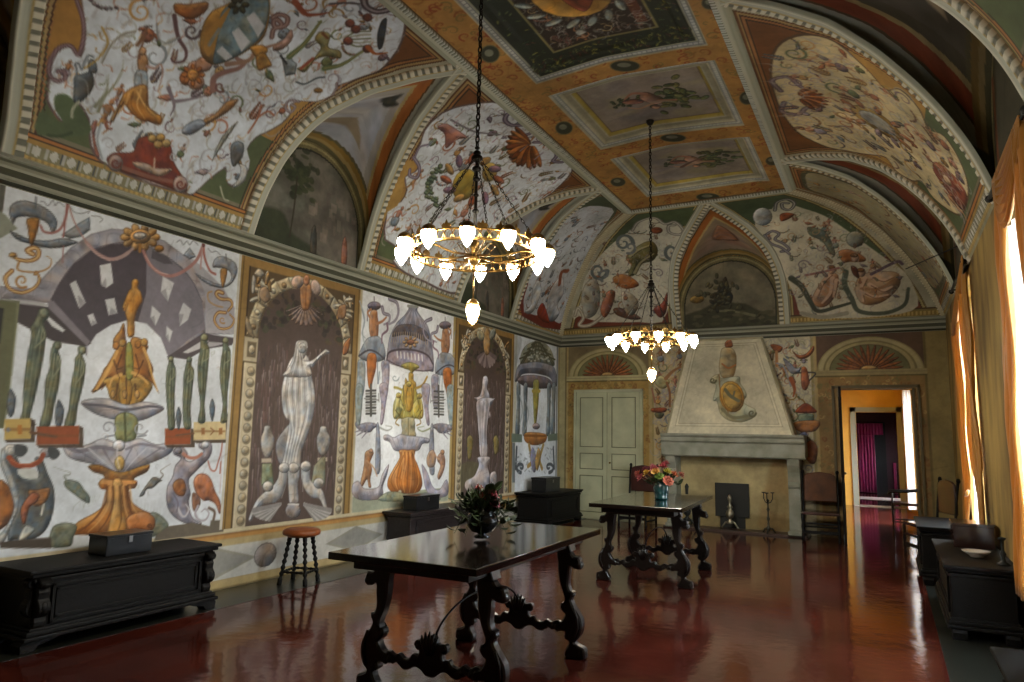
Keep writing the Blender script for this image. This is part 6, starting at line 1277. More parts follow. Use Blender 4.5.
# ---- rest of the shell; outer slabs added unseen to block light leaks
plain = mat('old_plaster', '7f7350', .85, noise=.4, scale=2)
struct(MB().box2((-.3, Y0-.3, 0), (7.6, Y0, 5.9)).build('wall_front', plain))
struct(MB().box2((-.4, Y0-.3, 0), (-.1, 13.9, 6.1)).build('wall_left', plain))  # unseen outer slab, added against leaks behind the fresco wall
struct(MB().box2((7.0, Y0-.3, 3.75), (7.5, 13.9, 6.1)).build('wall_right', plain))  # unseen outer slab, added against leaks above the window wall
bw = MB()
bw.box2((-.3, DEP+.05, 0), (DX0-.02, DEP+.34, 6.1)).box2((DX1+.02, DEP+.05, 0), (7.6, DEP+.34, 6.1)).box2((DX0-.02, DEP+.05, DZ+.02), (DX1+.02, DEP+.34, 6.1))
struct(bw.build('wall_back', yw))
struct(MB().box2((-.4, Y0-.3, 6.1), (7.6, 13.9, 6.3)).build('ceiling', plain))  # unseen roof slab, added so sky light cannot leak through the vault
# next room and the one after it, seen through the doorway
YN = 20.74
n = MB(); n.box2((3.0, DEP+.34, 0), (3.2, YN, 3.3)); struct(n.build('wall_left', yw))
n = MB(); cur = DEP+.34
for ya_, yb_ in ((16.2, 17.4), (18.4, 19.1)):  # farther opening is added, unseen, to light the yellow wall
    n.box2((6.62, cur, 0), (6.9, ya_, 3.3)).box2((6.62, ya_, 2.75), (6.9, yb_, 3.3)).box2((6.62, ya_, 0), (6.9, yb_, .35)); cur = yb_; portal((6.8, (ya_+yb_)/2, 1.55), yb_-ya_, 2.4)
n.box2((6.62, cur, 0), (6.9, YN, 3.3)); struct(n.build('wall_right', yw))
(q0, _), (q1, _) = on_back([(857, 450)], YN)[0], on_back([(898, 450)], YN)[0]
_, zt = on_back([(870, 412)], YN)[0]
n = MB(); n.box2((3.0, YN, 0), (q0, YN+.3, 3.3)).box2((q1, YN, 0), (7.2, YN+.3, 3.3)).box2((q0, YN, zt), (q1, YN+.3, 3.3)); struct(n.build('wall_back', yw))
struct(MB().box2((3.0, DEP+.34, 3.3), (7.2, 27, 3.5)).build('ceiling', plain))
gm = mat('grey_stone_frame', '8f9286', .6)
n = MB(); n.box2((q0-.13, YN-.06, 0), (q0, YN, zt+.12)).box2((q1, YN-.06, 0), (q1+.13, YN, zt+.12)).box2((q0-.13, YN-.06, zt), (q1+.13, YN, zt+.12)); struct(n.build(trim_name(), gm))
dk = mat('dark_crimson_paper', '2c0610', .8)
n = MB(); n.box2((3.0, YN+.3, 0), (3.2, 26.3, 3.3)).box2((7.0, YN+.3, 0), (7.2, 23.4, 3.3)).box2((7.0, 24.5, 0), (7.2, 26.3, 3.3)).box2((7.0, 23.4, 2.0), (7.2, 24.5, 3.3)).box2((7.0, 23.4, 0), (7.2, 24.5, 1.0)).box2((3.0, 26.2, 0), (7.2, 26.4, 3.3)); struct(n.build('wall_back', dk))  # gap in the side wall is added, unseen, to let daylight in
struct(MB().box2((q0-.1, YN-.25, 0), (q1+.1, YN+.3, .012)).build(trim_name(), mat('floor_light_patch', '9a8f88', .4)))  # pale slab in the inner doorway, its colour standing in for window light
struct(MB().box2((q0-.4, 23.0, 0), (q1+.3, 24.2, .010)).build(trim_name(), mat('floor_light_patch', '9a8f88', .4)))  # second pale slab, painted as a patch of window light on the floor
struct(MB().box2((5.62, 26.1, 0), (5.95, 26.2, 2.3)).build(trim_name(), mat('painted_dark_opening', '050505', .9)))  # solid block, its black standing in for the dark of an opening
# ================================================================ furniture
wood = mat('black_walnut', '17110e', .32, noise=.5, scale=5, col2='0a0706', bump=.15, bscale=18, stretch=(6, 1, 6), coat=.12)
woodtop = mat('polished_table_top', '1c1512', .09, noise=.5, scale=3, col2='0e0a08', bump=.05, bscale=10, stretch=(6, 1, 1), coat=.8)
dwood = mat('dark_chest_wood', '0b0a09', .55, noise=.5, scale=5, col2='080707', bump=.2, bscale=20, stretch=(5, 1, 5), spec=.2)
gwood = mat('grey_brown_chest_wood', '2a2426', .38, noise=.5, scale=5, col2='171314', bump=.2, bscale=20, stretch=(5, 1, 5))
iron = mat('wrought_iron', '17171a', .4, metal=.8)
steel = mat('polished_iron', '8f8f8f', .3, metal=1)

LEG = [(-.045, .735), (.05, .735), (.085, .70), (.125, .695), (.14, .66), (.125, .625), (.09, .615), (.055, .63), (.05, .57), (.045, .50), (.06, .46), (.085, .45), (.08, .42), (.07, .39), (.10, .34), (.145, .28), (.155, .21), (.135, .15), (.10, .11), (.13, .09), (.17, .075), (.18, .035), (.165, 0), (.03, 0), (.02, .04), (.045, .08), (.05, .11), (.015, .13), (.02, .17), (-.01, .175), (-.045, .165), (-.065, .19), (-.05, .225), (-.01, .24), (.02, .29), (.0, .31), (-.02, .34), (-.01, .37), (.01, .37), (.015, .41), (-.015, .48), (-.035, .56), (-.04, .65)]
STR = [(-.40, .17), (-.34, .20), (-.30, .17), (-.26, .19), (-.22, .15), (-.17, .15), (-.12, .18), (-.07, .165), (-.03, .13), (.03, .13), (.07, .165), (.12, .18), (.17, .15), (.22, .15), (.26, .19), (.30, .17), (.34, .20), (.40, .17), (.40, .235), (.34, .26), (.29, .235), (.25, .255), (.21, .225), (.17, .23), (.14, .27), (.10, .26), (.09, .31), (.13, .34), (.11, .38), (.06, .37), (.04, .41), (0, .43), (-.04, .41), (-.06, .37), (-.11, .38), (-.13, .34), (-.09, .31), (-.10, .26), (-.14, .27), (-.17, .23), (-.21, .225), (-.25, .255), (-.29, .235), (-.34, .26)]
def make_table(label):
    t = thing('refectory_table', label, 'table', group='carved walnut tables down the middle of the hall')
    W, L, H = 1.03, 2.03, .885; dz = .02
    m = MB(); m.box((0, 0, H-.022), (W, L, .044), .006); m.build('table_top', woodtop, t)
    m = MB()
    for sy in (-1, 1):
        m.prism([(-.44, .76), (-.42, .82), (-.38, .841), (.38, .841), (.42, .82), (.44, .76), (.38, .745), (-.38, .745)], 'y', sy*.62-.06, sy*.62+.06, .008)
    m.box((-.38, 0, .81), (.05, 1.8, .06), .005).box((.38, 0, .81), (.05, 1.8, .06), .005)
    for sy in (-1, 1): m.box((0, sy*.88, .81), (.81, .05, .055), .005)
    m.build('apron', wood, t)
    for sy in (-1, 1):
        for sx in (-1, 1):
            m = MB(); m.prism([(sx*(.365+u), z*1.03) for u, z in LEG], 'y', sy*.62-.04, sy*.62+.04, .012, 3)
            m.ball((sx*(.365+.12), sy*.62, .66), .036, 10, (1, 1.35, 1)); m.ball((sx*(.365+.15), sy*.62, .04), .036, 10, (1, 1.3, 1)); m.ball((sx*(.365-.07), sy*.62, .205), .03, 10, (1, 1.5, 1)); m.ball((sx*(.365+.07), sy*.62, .44), .022, 8, (1, 1.9, 1))
            m.tube([(sx*(.365+.09), sy*.62-.045, .36), (sx*(.365+.12), sy*.62-.045, .29), (sx*(.365+.125), sy*.62-.045, .22), (sx*(.365+.10), sy*.62-.045, .15)], .01, 6)
            m.build('leg', wood, t)
        m = MB(); m.prism([(u*.93, .2+(z-.2)*.8) for u, z in STR], 'y', sy*.62-.028, sy*.62+.028, .01, 3)
        for a, z in ((0, .30), (-.09, .31), (.09, .31), (-.22, .20), (.22, .20)): m.ball((a, sy*.62, z), .03 if a else .045, 10, (1, 1.1, 1))
        for k in range(5):
            a = (k-2)*.32; m.tube([(math.sin(a)*.02, sy*.62-.03, .27), (math.sin(a)*.07, sy*.62-.045, .27+.09*math.cos(a)), (math.sin(a)*.10, sy*.62-.03, .27+.14*math.cos(a))], [.012, .014, .004], 6)
        m.build('stretcher', wood, t)
    m = MB(); ys = np.linspace(-.60, .60, 40)
    pts = [(0, y, .32+.22*(1-abs(y/.60)**2.2)**.55) for y in ys]
    m.tube(pts, .008, 6); m.build('iron_brace', iron, t)
    return t
T1 = make_table('large dark carved table with a glossy top in the foreground, nearer the camera'); T1.location = (3.50, 4.39, 0); T1.rotation_euler = (0, 0, .03)
T2 = copy_tree(T1); T2.location = (3.52, 8.50, 0); T2.rotation_euler = (0, 0, .06); T2['label'] = 'dark carved table standing before the fireplace, the farther of the two tables'

# ---- chests
def make_chest(label, L, Dp, H, m_front, loc, rz=0, fine=True):
    """long side along local y, front towards +x"""
    t = thing('cassone_chest', label, 'chest', loc, rz)
    b = MB(); b.box((Dp/2, 0, H*.52), (Dp-.06, L-.08, H*.66), .01)
    b.box((Dp/2+.0, 0, H*.225), (Dp-.0, L, .035), .01).box((Dp/2, 0, H*.17), (Dp+.03, L+.04, .03), .008).box((Dp/2, 0, H*.26), (Dp-.03, L-.05, .03), .008)
    b.box((Dp/2, 0, H*.86), (Dp-.03, L-.05, .03), .008)
    b.build('body', m_front, t)
    l = MB(); l.box((Dp/2, 0, H-.014), (Dp+.03, L+.05, .028), .008).box((Dp/2, 0, H-.042), (Dp, L, .03), .01); l.build('lid', dwood if m_front is dwood else m_front, t)
    p = MB(); n = 1
    x = Dp-.03
    for k in range(n):
        y0, y1 = -L/2+.16, L/2-.16
        for a, w_ in ((.0, .018), (.035, .01)):
            za, zb = H*.31+a, H*.80-a
            p.box2((x-.005, y0+a, za), (x+w_, y1-a, za+.022), .003).box2((x-.005, y0+a, zb-.022), (x+w_, y1-a, zb), .003).box2((x-.005, y0+a, za), (x+w_, y0+a+.022, zb), .003).box2((x-.005, y1-a-.022, za), (x+w_, y1-a, zb), .003)
    p.build('front_panel', m_front, t)
    if fine:
        CP = [(0, .86), (.075, .86), (.085, .82), (.07, .78), (.045, .77), (.06, .72), (.055, .64), (.08, .58), (.085, .50), (.06, .44), (.03, .41), (.04, .36), (.03, .29), (0, .29)]
        for sy in (-1, 1):
            c = MB(); c.prism([(x-.02+u, z*H) for u, z in CP], 'y', sy*(L/2-.09)-.045, sy*(L/2-.09)+.045, .008, 2)
            c.prism([(sy*(L/2-.06+u*.75), z*H) for u, z in CP], 'x', x-.09, x-.01, .006, 2)
            c.ball((x+.045, sy*(L/2-.09), H*.81), .028, 8, (1, 1.4, 1)); c.ball((x+.05, sy*(L/2-.09), H*.53), .028, 8, (.8, 1.3, 1.6))
            c.build('corner_carving', m_front, t)
    for sy in (-1, 1):
        for sx in (0, 1):
            f = MB(); xx = Dp-.08 if sx else .08
            f.prism([(sy*(L/2-.28), H*.16), (sy*(L/2+.0), H*.16), (sy*(L/2+.03), H*.10), (sy*(L/2+.02), 0), (sy*(L/2-.07), 0), (sy*(L/2-.10), H*.06), (sy*(L/2-.2), H*.10)], 'x', xx-.05, xx+.06 if sx else xx+.05, .006)
            f.build('foot', m_front, t)
    return t
make_chest('long black carved chest against the frescoed wall at the far left', 1.60, .56, .575, dwood, (.03, 3.80, 0))
make_chest('greyish dark chest by the left wall behind the foreground table', 2.05, .44, .575, gwood, (.03, 8.74, 0), fine=False)
make_chest('dark chest in the corner left of the pale green door', 1.55, .66, .60, dwood, (.03, 12.28, 0), fine=False)
def make_casket(label, loc, d, top=True, m_=None, rz=0):
    t = thing('casket', label, 'box', loc, rz); w, l, h = d
    MB().box((0, 0, h*.43), (w, l, h*.86), .006).build('body', m_, t)
    MB().box((0, 0, h*.92), (w+.012, l+.012, h*.14), .006).build('lid', m_, t)
    m = MB(); m.box((w/2+.004, 0, h*.72), (.01, .035, .05), .003); m.build('lock_plate', steel, t)
    return t
cas = mat('black_metal_box', '24262a', .28, metal=.3, noise=.4, scale=7, col2='15171a')
make_casket('small shiny black box on the long chest at far left', (.33, 3.82, .576), (.24, .40, .165), m_=cas)
make_casket('small black box on the greyish chest behind the foreground table', (.28, 8.22, .576), (.22, .55, .20), m_=cas)
make_casket('black box on the dark chest beside the green door', (.33, 12.15, .601), (.30, .62, .26), m_=cas)

# ---- stool
def make_stool():
    t = thing('stool', 'round wooden stool with orange seat and twisted legs beneath the niche fresco', 'stool', (.40, 5.83, 0), .3)
    seat = mat('orange_leather', '8c4a1c', .4, noise=.4, scale=10, col2='6a3412')
    MB().lathe([(.0, .488), (.15, .488), (.155, .50), (.17, .50), (.195, .51), (.20, .53), (.195, .555), (.16, .57), (.0, .574)], n=28).build('seat', seat, t)
    H = .50
    for k in range(4):
        a = PI/4+k*PI/2; m = MB(); pts = []; r = []
        for i in range(34):
            f = i/33; pts.append(((.12+.09*f)*math.cos(a), (.12+.09*f)*math.sin(a), H-H*f)); r.append(.021+(.007*math.sin(i*1.55) if .12 < f < .88 else .004))
        m.tube(pts, r, 8); m.build('leg', dwood, t)
    m = MB()
    for k in range(4):
        a, b = PI/4+k*PI/2, PI/4+(k+1)*PI/2; rr = .12+.09*.74; z = H*.26
        pts = [(rr*(math.cos(a)*(1-f)+math.cos(b)*f), rr*(math.sin(a)*(1-f)+math.sin(b)*f), z) for f in np.linspace(0, 1, 20)]
        m.tube(pts, [.013+.003*math.sin(i*1.7) for i in range(20)], 8)
    m.build('stretcher', dwood, t)
    return t
make_stool()

# ---- flower vases
def make_bouquet(name, label, loc, vase_mat, prof_, nl, spread, flowers, seed, leafc, drop=0., name_k=1):
    g = random.Random(seed); t = thing(name, label, 'flowers', loc)
    MB().lathe(prof_, n=24).build('vase', vase_mat, t)
    H = prof_[-1][1]
    lm1 = mat('leaf_'+name, leafc, .45, noise=.4, scale=20); st = MB(); lf = MB()
    for k in range(nl):
        a = g.uniform(0, 2*PI); el = g.uniform(.1, 1.35); L = spread*g.uniform(.55, 1.05)
        d = Vector((math.cos(a)*math.cos(el), math.sin(a)*math.cos(el), math.sin(el)*.85)); b = Vector((0, 0, H-.03)); e = b+d*L+Vector((0, 0, -drop*g.random()*math.cos(el)))
        mid = b+d*L*.5+Vector((0, 0, .05)); st.tube([b, mid, e], [.003, .0025, .002], 4)
        for j in range(4):
            f = .35+.2*j; c = b.lerp(mid, min(1, f*2)) if f < .5 else mid.lerp(e, (f-.5)*2); w_ = .016+.012*g.random(); l_ = .05+.05*g.random()
            dd = Vector((g.uniform(-1, 1), g.uniform(-1, 1), g.uniform(-.4, .8)))+d; dd.normalize(); s_ = dd.cross(Vector((g.random(), g.random(), 1))).normalized(); nn = dd.cross(s_)*.008
            lf.add([c, c+dd*l_*.35+s_*w_+nn, c+dd*l_*.75+s_*w_*.7+nn, c+dd*l_, c+dd*l_*.75-s_*w_*.7+nn, c+dd*l_*.35-s_*w_+nn], [(0, 1, 2, 3), (0, 3, 4, 5)])
    st.build('stem', mat('stem_green', '2d3a1c', .6), t); lf.build('foliage', lm1, t)
    for k, (dx, dy, dz, r, c) in enumerate(flowers):
        if name_k != 1: dx, dy, dz = dx*name_k, dy*name_k, dz*.85
        m = MB(); cen = Vector((dx, dy, H+dz)); out = Vector((dx, dy, dz+.08)).normalized()
        x = out.orthogonal().normalized(); y = out.cross(x)
        for ring in range(3):
            n = 5+ring*2; rr = r*(.35+.3*ring); tilt = .9-.42*ring
            for i in range(n):
                an = 2*PI*i/n+ring*.5; rad = x*math.cos(an)+y*math.sin(an); tan = out.cross(rad)
                w_ = rr*.75; h_ = r*.95
                p0 = cen-out*r*.4; p1 = cen+rad*rr*.9-tan*w_*.5; p2 = cen+rad*rr*(1.25-tilt*.3)+out*h_*tilt-tan*w_*.35; p3 = cen+rad*rr*(1.35-tilt*.3)+out*h_*tilt*1.1; p4 = cen+rad*rr*(1.25-tilt*.3)+out*h_*tilt+tan*w_*.35; p5 = cen+rad*rr*.9+tan*w_*.5
                m.add([p0, p1, p2, p3, p4, p5], [(0, 1, 2, 3), (0, 3, 4, 5)], True)
        m.ball(cen, r*.42, 8); m.tube([Vector((0, 0, H-.02)), cen-out*r*.3], [.004, .003], 4)
        o = m.build('flower', mat('petal_'+c, c, .6, noise=.4, scale=30), t)
    return t
pot = mat('dark_pewter_bowl', '27282a', .25, metal=.6)
zt = .886
make_bouquet('flower_vase', 'dark footed bowl of pink flowers and trailing greenery on the foreground table', (3.52, 4.34, zt+.012), pot,
    [(0, 0), (.05, 0), (.062, .012), (.03, .025), (.03, .03), (.075, .045), (.105, .085), (.112, .12), (.10, .155), (.08, .175), (.092, .19), (.088, .19), (.07, .17)], 80, .25,
    [(.02, -.02, .10, .045, 'a24a44'), (-.04, .01, .115, .04, '9c3d3d'), (.07, .02, .12, .042, '9f4c5c'), (.03, .06, .16, .034, 'a6532f'), (.11, -.03, .07, .036, '84405a'), (.0, -.08, .05, .036, '8c3a46'), (-.08, -.05, .05, .034, '8b8374'), (.03, -.10, .02, .03, '7f7a72'), (.13, .05, .05, .03, '8a6a2c'), (-.03, -.01, .17, .032, 'a04a48')], 5, '2b3a1a', .18)
tq = mat('turquoise_glazed_vase', '154f50', .2, noise=.4, scale=14, col2='0c2a30', coat=.5)
make_bouquet('flower_vase', 'turquoise vase of red and yellow flowers on the table near the fireplace', (3.60, 8.46, zt), tq,
    [(0, 0), (.07, 0), (.085, .01), (.075, .03), (.085, .08), (.095, .13), (.085, .17), (.075, .20), (.085, .215), (.08, .215), (.065, .19)], 30, .22,
    [(-.17, -.10, .08, .05, '9a4148'), (-.22, -.02, .12, .045, 'a04a3c'), (-.12, -.06, .14, .05, 'b8902c'), (-.05, -.05, .20, .055, '9a3c44'), (.02, .0, .24, .06, 'a03c46'), (-.09, .03, .22, .05, 'a8606a'), (.07, -.03, .17, .05, 'a39a30'), (.13, -.02, .14, .045, 'a85a34'), (.10, -.12, .05, .055, 'c4705c'), (.02, -.12, .11, .045, '6f8a34'), (.18, .03, .13, .045, 'a0503c'), (-.02, -.12, .17, .045, 'b8862c'), (-.17, .06, .18, .045, '8a3440'), (.03, .06, .28, .045, '94403c')], 9, '2c421c', .02, 1.3)
LAMP_ES = 165
# ================================================================ chandeliers
brass = mat('aged_brass', '8a6a34', .32, metal=.9, noise=.4, scale=14, col2='5a4220')
chain_m = mat('dark_chain', '1c1712', .45, metal=.6)
lampglass = mat('lit_frosted_glass', 'fff2d8', .4, emit='fff5e0', es=LAMP_ES)
def make_chandelier(label, loc, ztop):
    """loc = centre of the ring"""
    t = thing('chandelier', label, 'chandelier', loc, group='ring chandeliers hanging from the vault')
    R = .465; n = 12
    m = MB()      # the pierced ring with its cresting
    m.tube([(R*math.cos(a), R*math.sin(a), -.035) for a in np.linspace(0, 2*PI, 73)[:-1]], .010, 8, True)
    m.tube([(R*math.cos(a), R*math.sin(a), .035) for a in np.linspace(0, 2*PI, 73)[:-1]], .008, 8, True)
    for k in range(96):
        a = 2*PI*k/96; s_ = 1 if k % 2 else -1
        m.tube([((R)*math.cos(a), (R)*math.sin(a), -.035), ((R)*math.cos(a+.033*s_), (R)*math.sin(a+.033*s_), .0), ((R)*math.cos(a), (R)*math.sin(a), .035)], .0045, 5)
    for k in range(24):
        a = 2*PI*(k+.5)/24
        if k % 2 == 0 or True:
            c, s_ = math.cos(a), math.sin(a)
            m.prism([(-.03, .04), (-.035, .06), (-.02, .075), (-.012, .07), (0, .10), (.012, .07), (.02, .075), (.035, .06), (.03, .04)], 'y', -.004, .004)
            nv = 18; vs = m.v[-nv:]
            m.v[-nv:] = [(R*c-x*s_+y*c, R*s_+x*c+y*s_, z) for x, y, z in vs]
    m.build('ring', brass, t)
    m = MB()      # spokes and hub
    for k in range(6):
        a = 2*PI*k/6+.2; c, s_ = math.cos(a), math.sin(a)
        m.tube([(.03*c, .03*s_, -.03), (.2*c, .2*s_, -.045), (.35*c, .35*s_, -.02), (R*c, R*s_, -.03)], [.010, .008, .008, .008], 6)
        m.tube([(.05*c, .05*s_, -.01), (.10*c, .10*s_, .06), (.16*c, .16*s_, .03), (.12*c, .12*s_, -.01)], .005, 5)
    m.lathe([(0, -.16), (.012, -.15), (.02, -.13), (.012, -.11), (.03, -.09), (.045, -.06), (.03, -.03), (.02, 0), (.035, .03), (.02, .06), (.012, .1), (0, .1)], n=14)
    m.build('hub', brass, t)
    m = MB(); H = .70   # stem with turned knops
    m.tube([(0, 0, .09), (0, 0, H)], .012, 8)
    for z, r in ((.18, .022), (.30, .026), (.42, .022), (.54, .028), (.62, .035), (.70, .045), (.74, .03), (.78, .02)): m.ball((0, 0, z), r, 10, (1, 1, .7))
    m.build('stem', chain_m, t)
    for k in range(6):
        a = 2*PI*k/6+.2; c, s_ = math.cos(a), math.sin(a); m = MB()
        P0 = np.array((.03*c, .03*s_, H-.01)); P1 = np.array((R*c, R*s_, .04)); nlk = 22
        for i in range(nlk):
            p = P0+(P1-P0)*(i+.5)/nlk; d = (P1-P0)/np.linalg.norm(P1-P0); L = np.linalg.norm(P1-P0)/nlk*.66
            sd = np.cross(d, (0, 0, 1)); sd /= np.linalg.norm(sd); up = np.cross(d, sd); w_ = sd if i % 2 else up
            m.tube([p+d*L*math.cos(q)+w_*.007*math.sin(q) for q in np.linspace(0, 2*PI, 9)[:-1]], .0028, 4, True)
        m.build('ring_chain', chain_m, t)
    m = MB(); z = .78; i = 0
    while z < ztop-.05:
        w_ = (1, 0) if i % 2 else (0, 1)
        m.tube([(w_[0]*.014*math.sin(q), w_[1]*.014*math.sin(q), z+.022+.029*math.cos(q)) for q in np.linspace(0, 2*PI, 9)[:-1]], .0062, 5, True); z += .044; i += 1
    m.lathe([(0, ztop-.06), (.03, ztop-.055), (.05, ztop-.02), (.055, ztop), (0, ztop)], n=14)
    m.build('chain', chain_m, t)
    cup = MB(); cup.tube([(-.065, 0, .0), (-.03, 0, .015), (0, 0, .045)], .006, 6); cup.lathe([(0, .07), (.018, .066), (.04, .05), (.052, .03), (.054, .02), (.049, .018), (.02, .03), (0, .03)], n=14)
    for k in range(12): a = 2*PI*k/12; cup.ball((.052*math.cos(a), .052*math.sin(a), .014), .006, 5)
    cupm = cup.mesh('lamp_cup')
    gl = MB(); gl.lathe([(0, -.105), (.006, -.10), (.020, -.08), (.034, -.055), (.045, -.03), (.050, -.005), (.048, .018), (.02, .024), (0, .025)], n=14); glm = gl.mesh('lamp_glass'); glm.materials.append(lampglass); cupm.materials.append(brass)
    for k in range(n):
        a = 2*PI*(k+.87)/n; r = R+.06
        c = bpy.data.objects.new('lamp_cup', cupm); COL.objects.link(c); c.parent = t; c.location = (r*math.cos(a), r*math.sin(a), -.005); c.rotation_euler = (0, 0, a)
        g = bpy.data.objects.new('lamp_glass', glm); COL.objects.link(g); g.parent = c
    m = MB(); m.tube([(0, 0, -.14), (0, 0, -.37)], .006, 6); m.lathe([(0, -.34), (.02, -.35), (.045, -.375), (.055, -.39), (.05, -.395), (0, -.385)], n=14)
    for k in range(6):
        a = 2*PI*k/6; m.tube([(.052*math.cos(a), .052*math.sin(a), -.39), (.055*math.cos(a), .055*math.sin(a), -.44), (.035*math.cos(a), .035*math.sin(a), -.51), (0, 0, -.54)], .003, 4)
    m.ball((0, 0, -.545), .01, 6)
    p = m.build('pendant_lantern', brass, t)
    g = MB(); g.lathe([(0, -.53), (.012, -.52), (.034, -.49), (.048, -.45), (.05, -.41), (.03, -.392), (0, -.39)], n=14); g.build('lamp_glass', lampglass, p)
    return t
make_chandelier('brass ring chandelier with lit frosted lamps, the larger-looking one over the foreground table', (3.48, 4.2, 2.91), 5.73-2.91)
make_chandelier('brass ring chandelier with lit frosted lamps hanging in front of the fireplace, farther back', (3.48, 8.5, 2.84), 5.72-2.84)
# ================================================================ fireplace, doors, curtains
stone = mat('grey_green_stone', '96978a', .6, noise=.4, scale=5, col2='777a6a', bump=.2, bscale=25)
hoodm = mat('hood_plaster', 'c4bb9c', .7, noise=.3, scale=3, col2='9d9474')
def chimney():
    YF = 12.95; m = MB()
    prof_ = [(DEP-.01, 1.72), (YF-.03, 1.72), (YF-.04, 1.69), (YF-.03, 1.67), (YF, 1.65), (YF, 1.60), (YF-.015, 1.585), (YF, 1.57), (YF+.02, 1.55), (YF+.02, 1.33), (YF+.04, 1.31), (YF+.12, 1.30), (YF+.12, 1.34), (DEP-.01, 1.34)]
    x0, x1 = 2.30, 4.78; vs = [(x, y, z) for x in (x0, x1) for y, z in prof_]; n = len(prof_)
    m.add(vs, [(i, (i+1) % n, n+(i+1) % n, n+i) for i in range(n)]+[tuple(range(n)), tuple(range(2*n-1, n-1, -1))])
    struct(m.build(trim_name(), stone))
    for xa, xb in ((2.36, 2.54), (4.48, 4.68)):
        j = MB(); j.prism([(DEP-.01, 0), (YF+.12, 0), (YF+.12, .10), (YF+.16, .12), (YF+.17, .80), (YF+.13, .84), (YF+.13, .88), (YF+.17, .92), (YF+.15, 1.08), (YF+.08, 1.20), (YF+.05, 1.34), (DEP-.01, 1.34)], 'x', xa, xb, .008)
        j.box2((xa-.02, YF+.10, 0), (xb+.02, DEP-.01, .09), .006); struct(j.build(trim_name(), stone))
    # hood: sloping front (painted), two sides
    a = np.array([2.38, 4.62]); b = np.array([2.73, 4.09]); z0, z1 = 1.72, 3.50; ya, yb = 13.0, 13.37
    us = np.arange(2.36, 4.64, .0105); vs = np.arange(0, 1.0001, .006); cv = Canvas(us, vs*(z1-z0)+z0, 'b3aa8c')
    nrm = np.cross([1, 0, 0], [0, yb-ya, z1-z0]); P0 = np.array([3, ya, z0])
    def on_hood(px):
        d = rays(px); t = (nrm@(P0-EYEP))/(d@nrm); P = EYEP+d*t[:, None]; return P[:, [0, 2]]
    cv.view(None, 0, 0, 1)
    def trap(i, zb, zt):
        f0, f1 = (zb-z0)/(z1-z0), (zt-z0)/(z1-z0); return [(a[0]+(b[0]-a[0])*f0+i, zb), (a[1]+(b[1]-a[1])*f0-i, zb), (a[1]+(b[1]-a[1])*f1-i, zt), (a[0]+(b[0]-a[0])*f1+i, zt)]
    for i, zb, zt, c in ((.0, 1.72, 3.5, 'ccc4a8'), (.14, 1.85, 3.40, 'a89f84'), (.155, 1.865, 3.385, 'd0c8ac'), (.19, 1.895, 3.36, '9c947a'), (.20, 1.905, 3.35, 'c4bca0')): cv.poly(trap(i, zb, zt), c)
    cv.tone(.05, .4, 31)
    cv.view(on_hood, 640, 330, 4.87)
    cv.form([(400, 90), (440, 85), (465, 110), (470, 160), (460, 215), (440, 240), (400, 230), (385, 190), (390, 130)], 'a79470', 'c9bc98', '6e5c40', w=20); cv.form([(415, 60), (440, 45), (452, 80), (418, 85)], '9c6040', w=8); cv.line([(400, 165), (430, 185), (465, 170)], 8, 'a5683c')
    cv.form([(340, 255), (350, 230), (380, 215), (400, 235), (480, 225), (490, 260), (510, 290), (520, 320), (505, 350), (530, 370), (560, 385), (565, 415), (540, 435), (490, 450), (430, 440), (390, 405), (375, 350), (355, 340), (370, 270)], 'a8a588', 'ccc8aa', '7c7a62', w=26)
    cv.fell((447, 325), 60, 78, 'a87c30', rot=-.25, w=22, hi='d8b262', lo='7a5420'); cv.fell((450, 325), 46, 64, 'b58c40', rot=-.25, w=20, hi='d8b870')
    cv.line([(415, 290), (440, 320), (480, 345)], 16, '6c6850'); cv.line([(425, 310), (450, 330), (460, 300)], 9, '6c6850'); cv.curl((545, 405), 20, 0, 1.2, 9, '5c5840', 4); cv.curl((355, 245), 16, 0, 1.2, 8, '5c5840', 4); cv.line([(400, 385), (450, 425), (520, 420)], 14, '6f6c50', .8)
    cv.line([(385, 215), (395, 330), (430, 400)], 5, '7a4a20', .7)
    U, Z = np.meshgrid(us, vs*(z1-z0)+z0); f = (Z-z0)/(z1-z0)
    keep = (U > a[0]+(b[0]-a[0])*f-.012) & (U < a[1]+(b[1]-a[1])*f+.012)
    struct(grid_mesh(trim_name(), np.stack([U, ya+(yb-ya)*f, Z], -1), keep, cv.a, FR))
    s = MB(); s.add([(a[0], ya, z0), (b[0], yb, z1), (b[0], DEP, z1), (a[0], DEP, z0)], [(0, 1, 2, 3)]); s.add([(a[1], ya, z0), (b[1], yb, z1), (b[1], DEP, z1), (a[1], DEP, z0)], [(3, 2, 1, 0)])
    struct(s.build(trim_name(), hoodm))
    # raised rim of the hood
    r = MB(); 
    for i in (0, 1): r.tube([(a[i]+(.02 if i == 0 else -.02), ya-.005, z0), (b[i]+(.02 if i == 0 else -.02), yb-.005, z1)], .022, 6)
    r.tube([(b[0], yb-.01, z1-.02), (b[1], yb-.01, z1-.02)], .022, 6); struct(r.build(trim_name(), hoodm))
    struct(MB().box2((2.30, YF+.1, 0), (4.78, DEP-.01, .035), .004).build(trim_name(), mat('hearth_stone', '3f2f27', .4)))
chimney()
